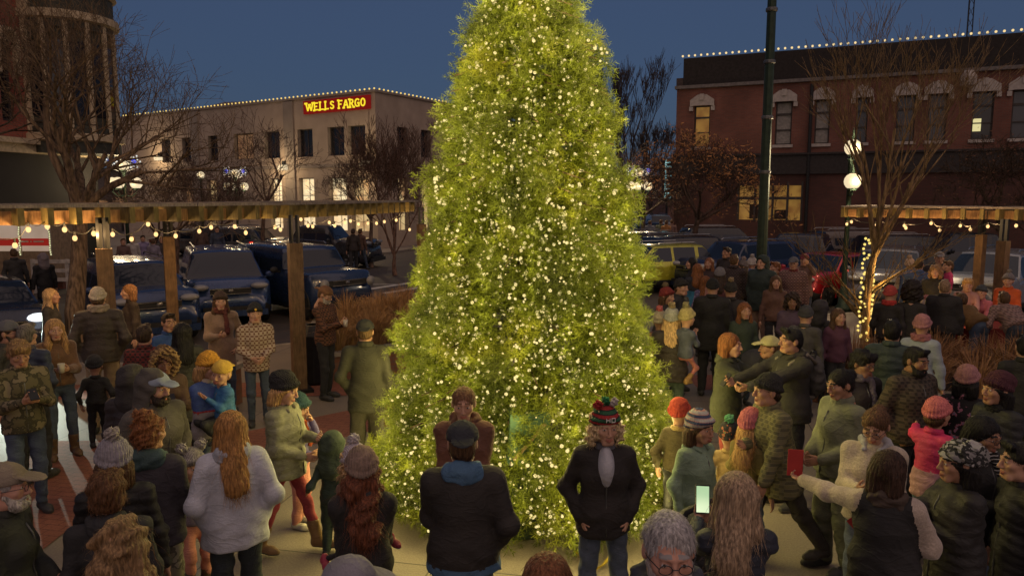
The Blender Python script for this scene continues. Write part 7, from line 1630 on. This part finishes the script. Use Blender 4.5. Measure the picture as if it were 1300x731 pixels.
# right far side
RG = 'people near the right pergola'
P_(1167, 325, 1.78, 176, 'man in bright blue denim jacket seen from behind before the black pickup', J('plain', (.045, .075, .19)), JN, hair=('short', DBR), D=15.0, bulk=1.2, group=RG)
P_(1155, 320, 1.62, 160, 'woman in cream bobble hat and blue coat with pale trim', J('plain', (.05, .08, .2)), JN, hat=('pom', (.48, .34, .24), (.5, .36, .26)), sex='f', D=15.8, sleeves=(.36, .27, .2), group=RG)
P_(1193, 313, 1.80, 8, 'man in grey cap holding a small child in pink, left of the silver car', J('plain', (.03, .025, .028)), JN, hat=('cap', (.18, .17, .18)), hair=('short', BRN), D=15.6, L='carry', group=RG, bulk=1.1)
P_(1198, 325, .9, -60, 'small child in bright pink held by the man in the grey cap', J('plain', (.55, .05, .16)), JN, hair=('short', BRN), D=15.3, base=(x_at(1200, 15.3), 15.25, z_at(325, 15.25) - .92), hipz=.58, feet=((-.06, -.1, .2), (.06, -.1, .2)), group=RG)
P_(1189, 328, 1.64, -10, 'woman with tan hair and black coat in front of the pink-clad child', J('plain', (.015, .013, .013), 'coat'), TB, hair=('curly', (.26, .15, .08)), sex='f', D=14.2, hem=.6, L='front', group=RG)
P_(1130, 362, 1.60, 160, 'person in red hat and red-hooded black coat beside the wound tree', J('plain', (.02, .017, .016)), TB, hat=('beanie', (.42, .06, .05)), scarf=(.48, .04, .035), D=11.9, group=RG)
P_(1158, 361, 1.66, 175, 'person with a big mass of dark curly hair seen from behind', J('plain', (.02, .017, .016)), TB, hair=('curly', (.02, .013, .010)), sex='f', D=11.8, hs=1.25, group=RG)
P_(1176, 372, 1.16, 150, 'small child in pink bobble hat and purple jacket by the curly-haired person', J('plain', (.11, .04, .12)), TB, hat=('pom', (.40, .30, .26), (.5, .2, .2)), D=13.0, group=RG)
P_(1200, 353, 1.80, 182, 'broad person in black coat and camouflage trousers seen from behind', J('plain', (.014, .012, .011), 'coat'), ('wide', (.07, .06, .05)), hair=('short', (.24, .15, .09)), D=12.2, bulk=1.4, group=RG)
P_(1236, 372, 1.70, -140, 'person in olive-brown sweater and jeans bent over the red-clothed table', J('plain', (.14, .075, .02), 'sweater'), ('denim', (.05, .075, .12)), hair=('short', BRN), D=12.9, lean=62, L='table', Rr='table', group=RG, bulk=1.1, hem=.9, base=(x_at(1240, 12.6), 12.5, 0))
P_(1228, 362, 1.56, 5, 'fair-haired child in pink top leaning at the far side of the table', J('plain', (.42, .22, .2)), JN, hair=('mop', BLO), D=14.2, lean=22, L='table', Rr='table', group=RG)
P_(1249, 365, 1.5, -15, 'child in dark grey beanie and pink jacket at the far side of the table', J('plain', (.45, .13, .16)), JN, hat=('beanie', (.05, .06, .07)), hair=('short', BRN), D=14.1, lean=16, L='table', Rr='table', group=RG)
P_(1281, 346, 1.66, -8, 'person in grey bobble beanie and vivid orange jacket behind the table', J('plain', (.58, .10, .02)), TB, hat=('pom', (.20, .18, .18), (.24, .21, .2)), hair=('short', BRN), sex='f', D=13.9, L='front', Rr='front', group=RG)
P_(1290, 380, 1.76, -150, 'person in pink and grey checked shirt bent over the right end of the table', J('plain', mat('rose_plaid', (.25, .15, .13), .85, kind='plaid', c2=(.12, .07, .065), c3=(.3, .22, .2)), 'shirt'), ('denim', (.035, .05, .075)), hair=('short', BRN), D=12.4, lean=58, L='table', Rr='table', group=RG, hem=.9, base=(x_at(1288, 12.2), 12.1, 0), bulk=1.1)
# ---- far street
FG = 'people on the far street'
P_(448, 289, 1.66, 175, 'figure in dark clothes walking away in the street, left of a striding companion', J('plain', (.03, .022, .02)), TB, hair=('short', DBR), group=FG, D=30, feet=((-.1, -.15, 0), (.1, .25, 0)))
P_(457, 289, 1.68, 150, 'figure in brown striding beside the dark-clothed walker in the street', J('plain', (.10, .055, .04)), JN, hair=('short', BRN), group=FG, D=30.4, feet=((-.12, -.35, 0), (.12, .4, 0)))
for i, (x, y, c, lab) in enumerate([(156, 303, (.12, .07, .06), 'brown-clad'), (168, 300, (.4, .36, .34), 'white-clad'), (181, 301, (.22, .18, .3), 'lilac-clad'), (194, 303, (.2, .17, .22), 'grey-violet-clad'), (205, 300, (.05, .04, .04), 'black-clad'), (255, 286, (.10, .06, .05), 'reddish-clad'), (275, 284, (.04, .05, .08), 'blue-clad')]):
    P_(x, y, 1.68, 170 if i % 2 else 10, '%s far figure %s' % (lab, 'beyond the white rail fence' if i < 5 else 'standing in the street below the lamp clusters'), J('plain', c), JN if i % 2 else TB, hair=('short', (BRN, BLO, DBR)[i % 3]), group=FG, D=27 + i % 3 if i < 5 else 31 + i % 2)
for i, (x, c, lab) in enumerate([(825, (.14, .15, .17), 'grey-clad'), (839, (.10, .11, .07), 'olive-clad'), (846, (.34, .16, .05), 'orange-clad'), (853, (.2, .12, .1), 'tan-clad')]):
    P_(x, 272, 1.7, 160, '%s far figure in the street between the lit tree and the oak' % lab, J('plain', c), JN, hair=('short', BRN), group=FG, D=38 + i % 2)
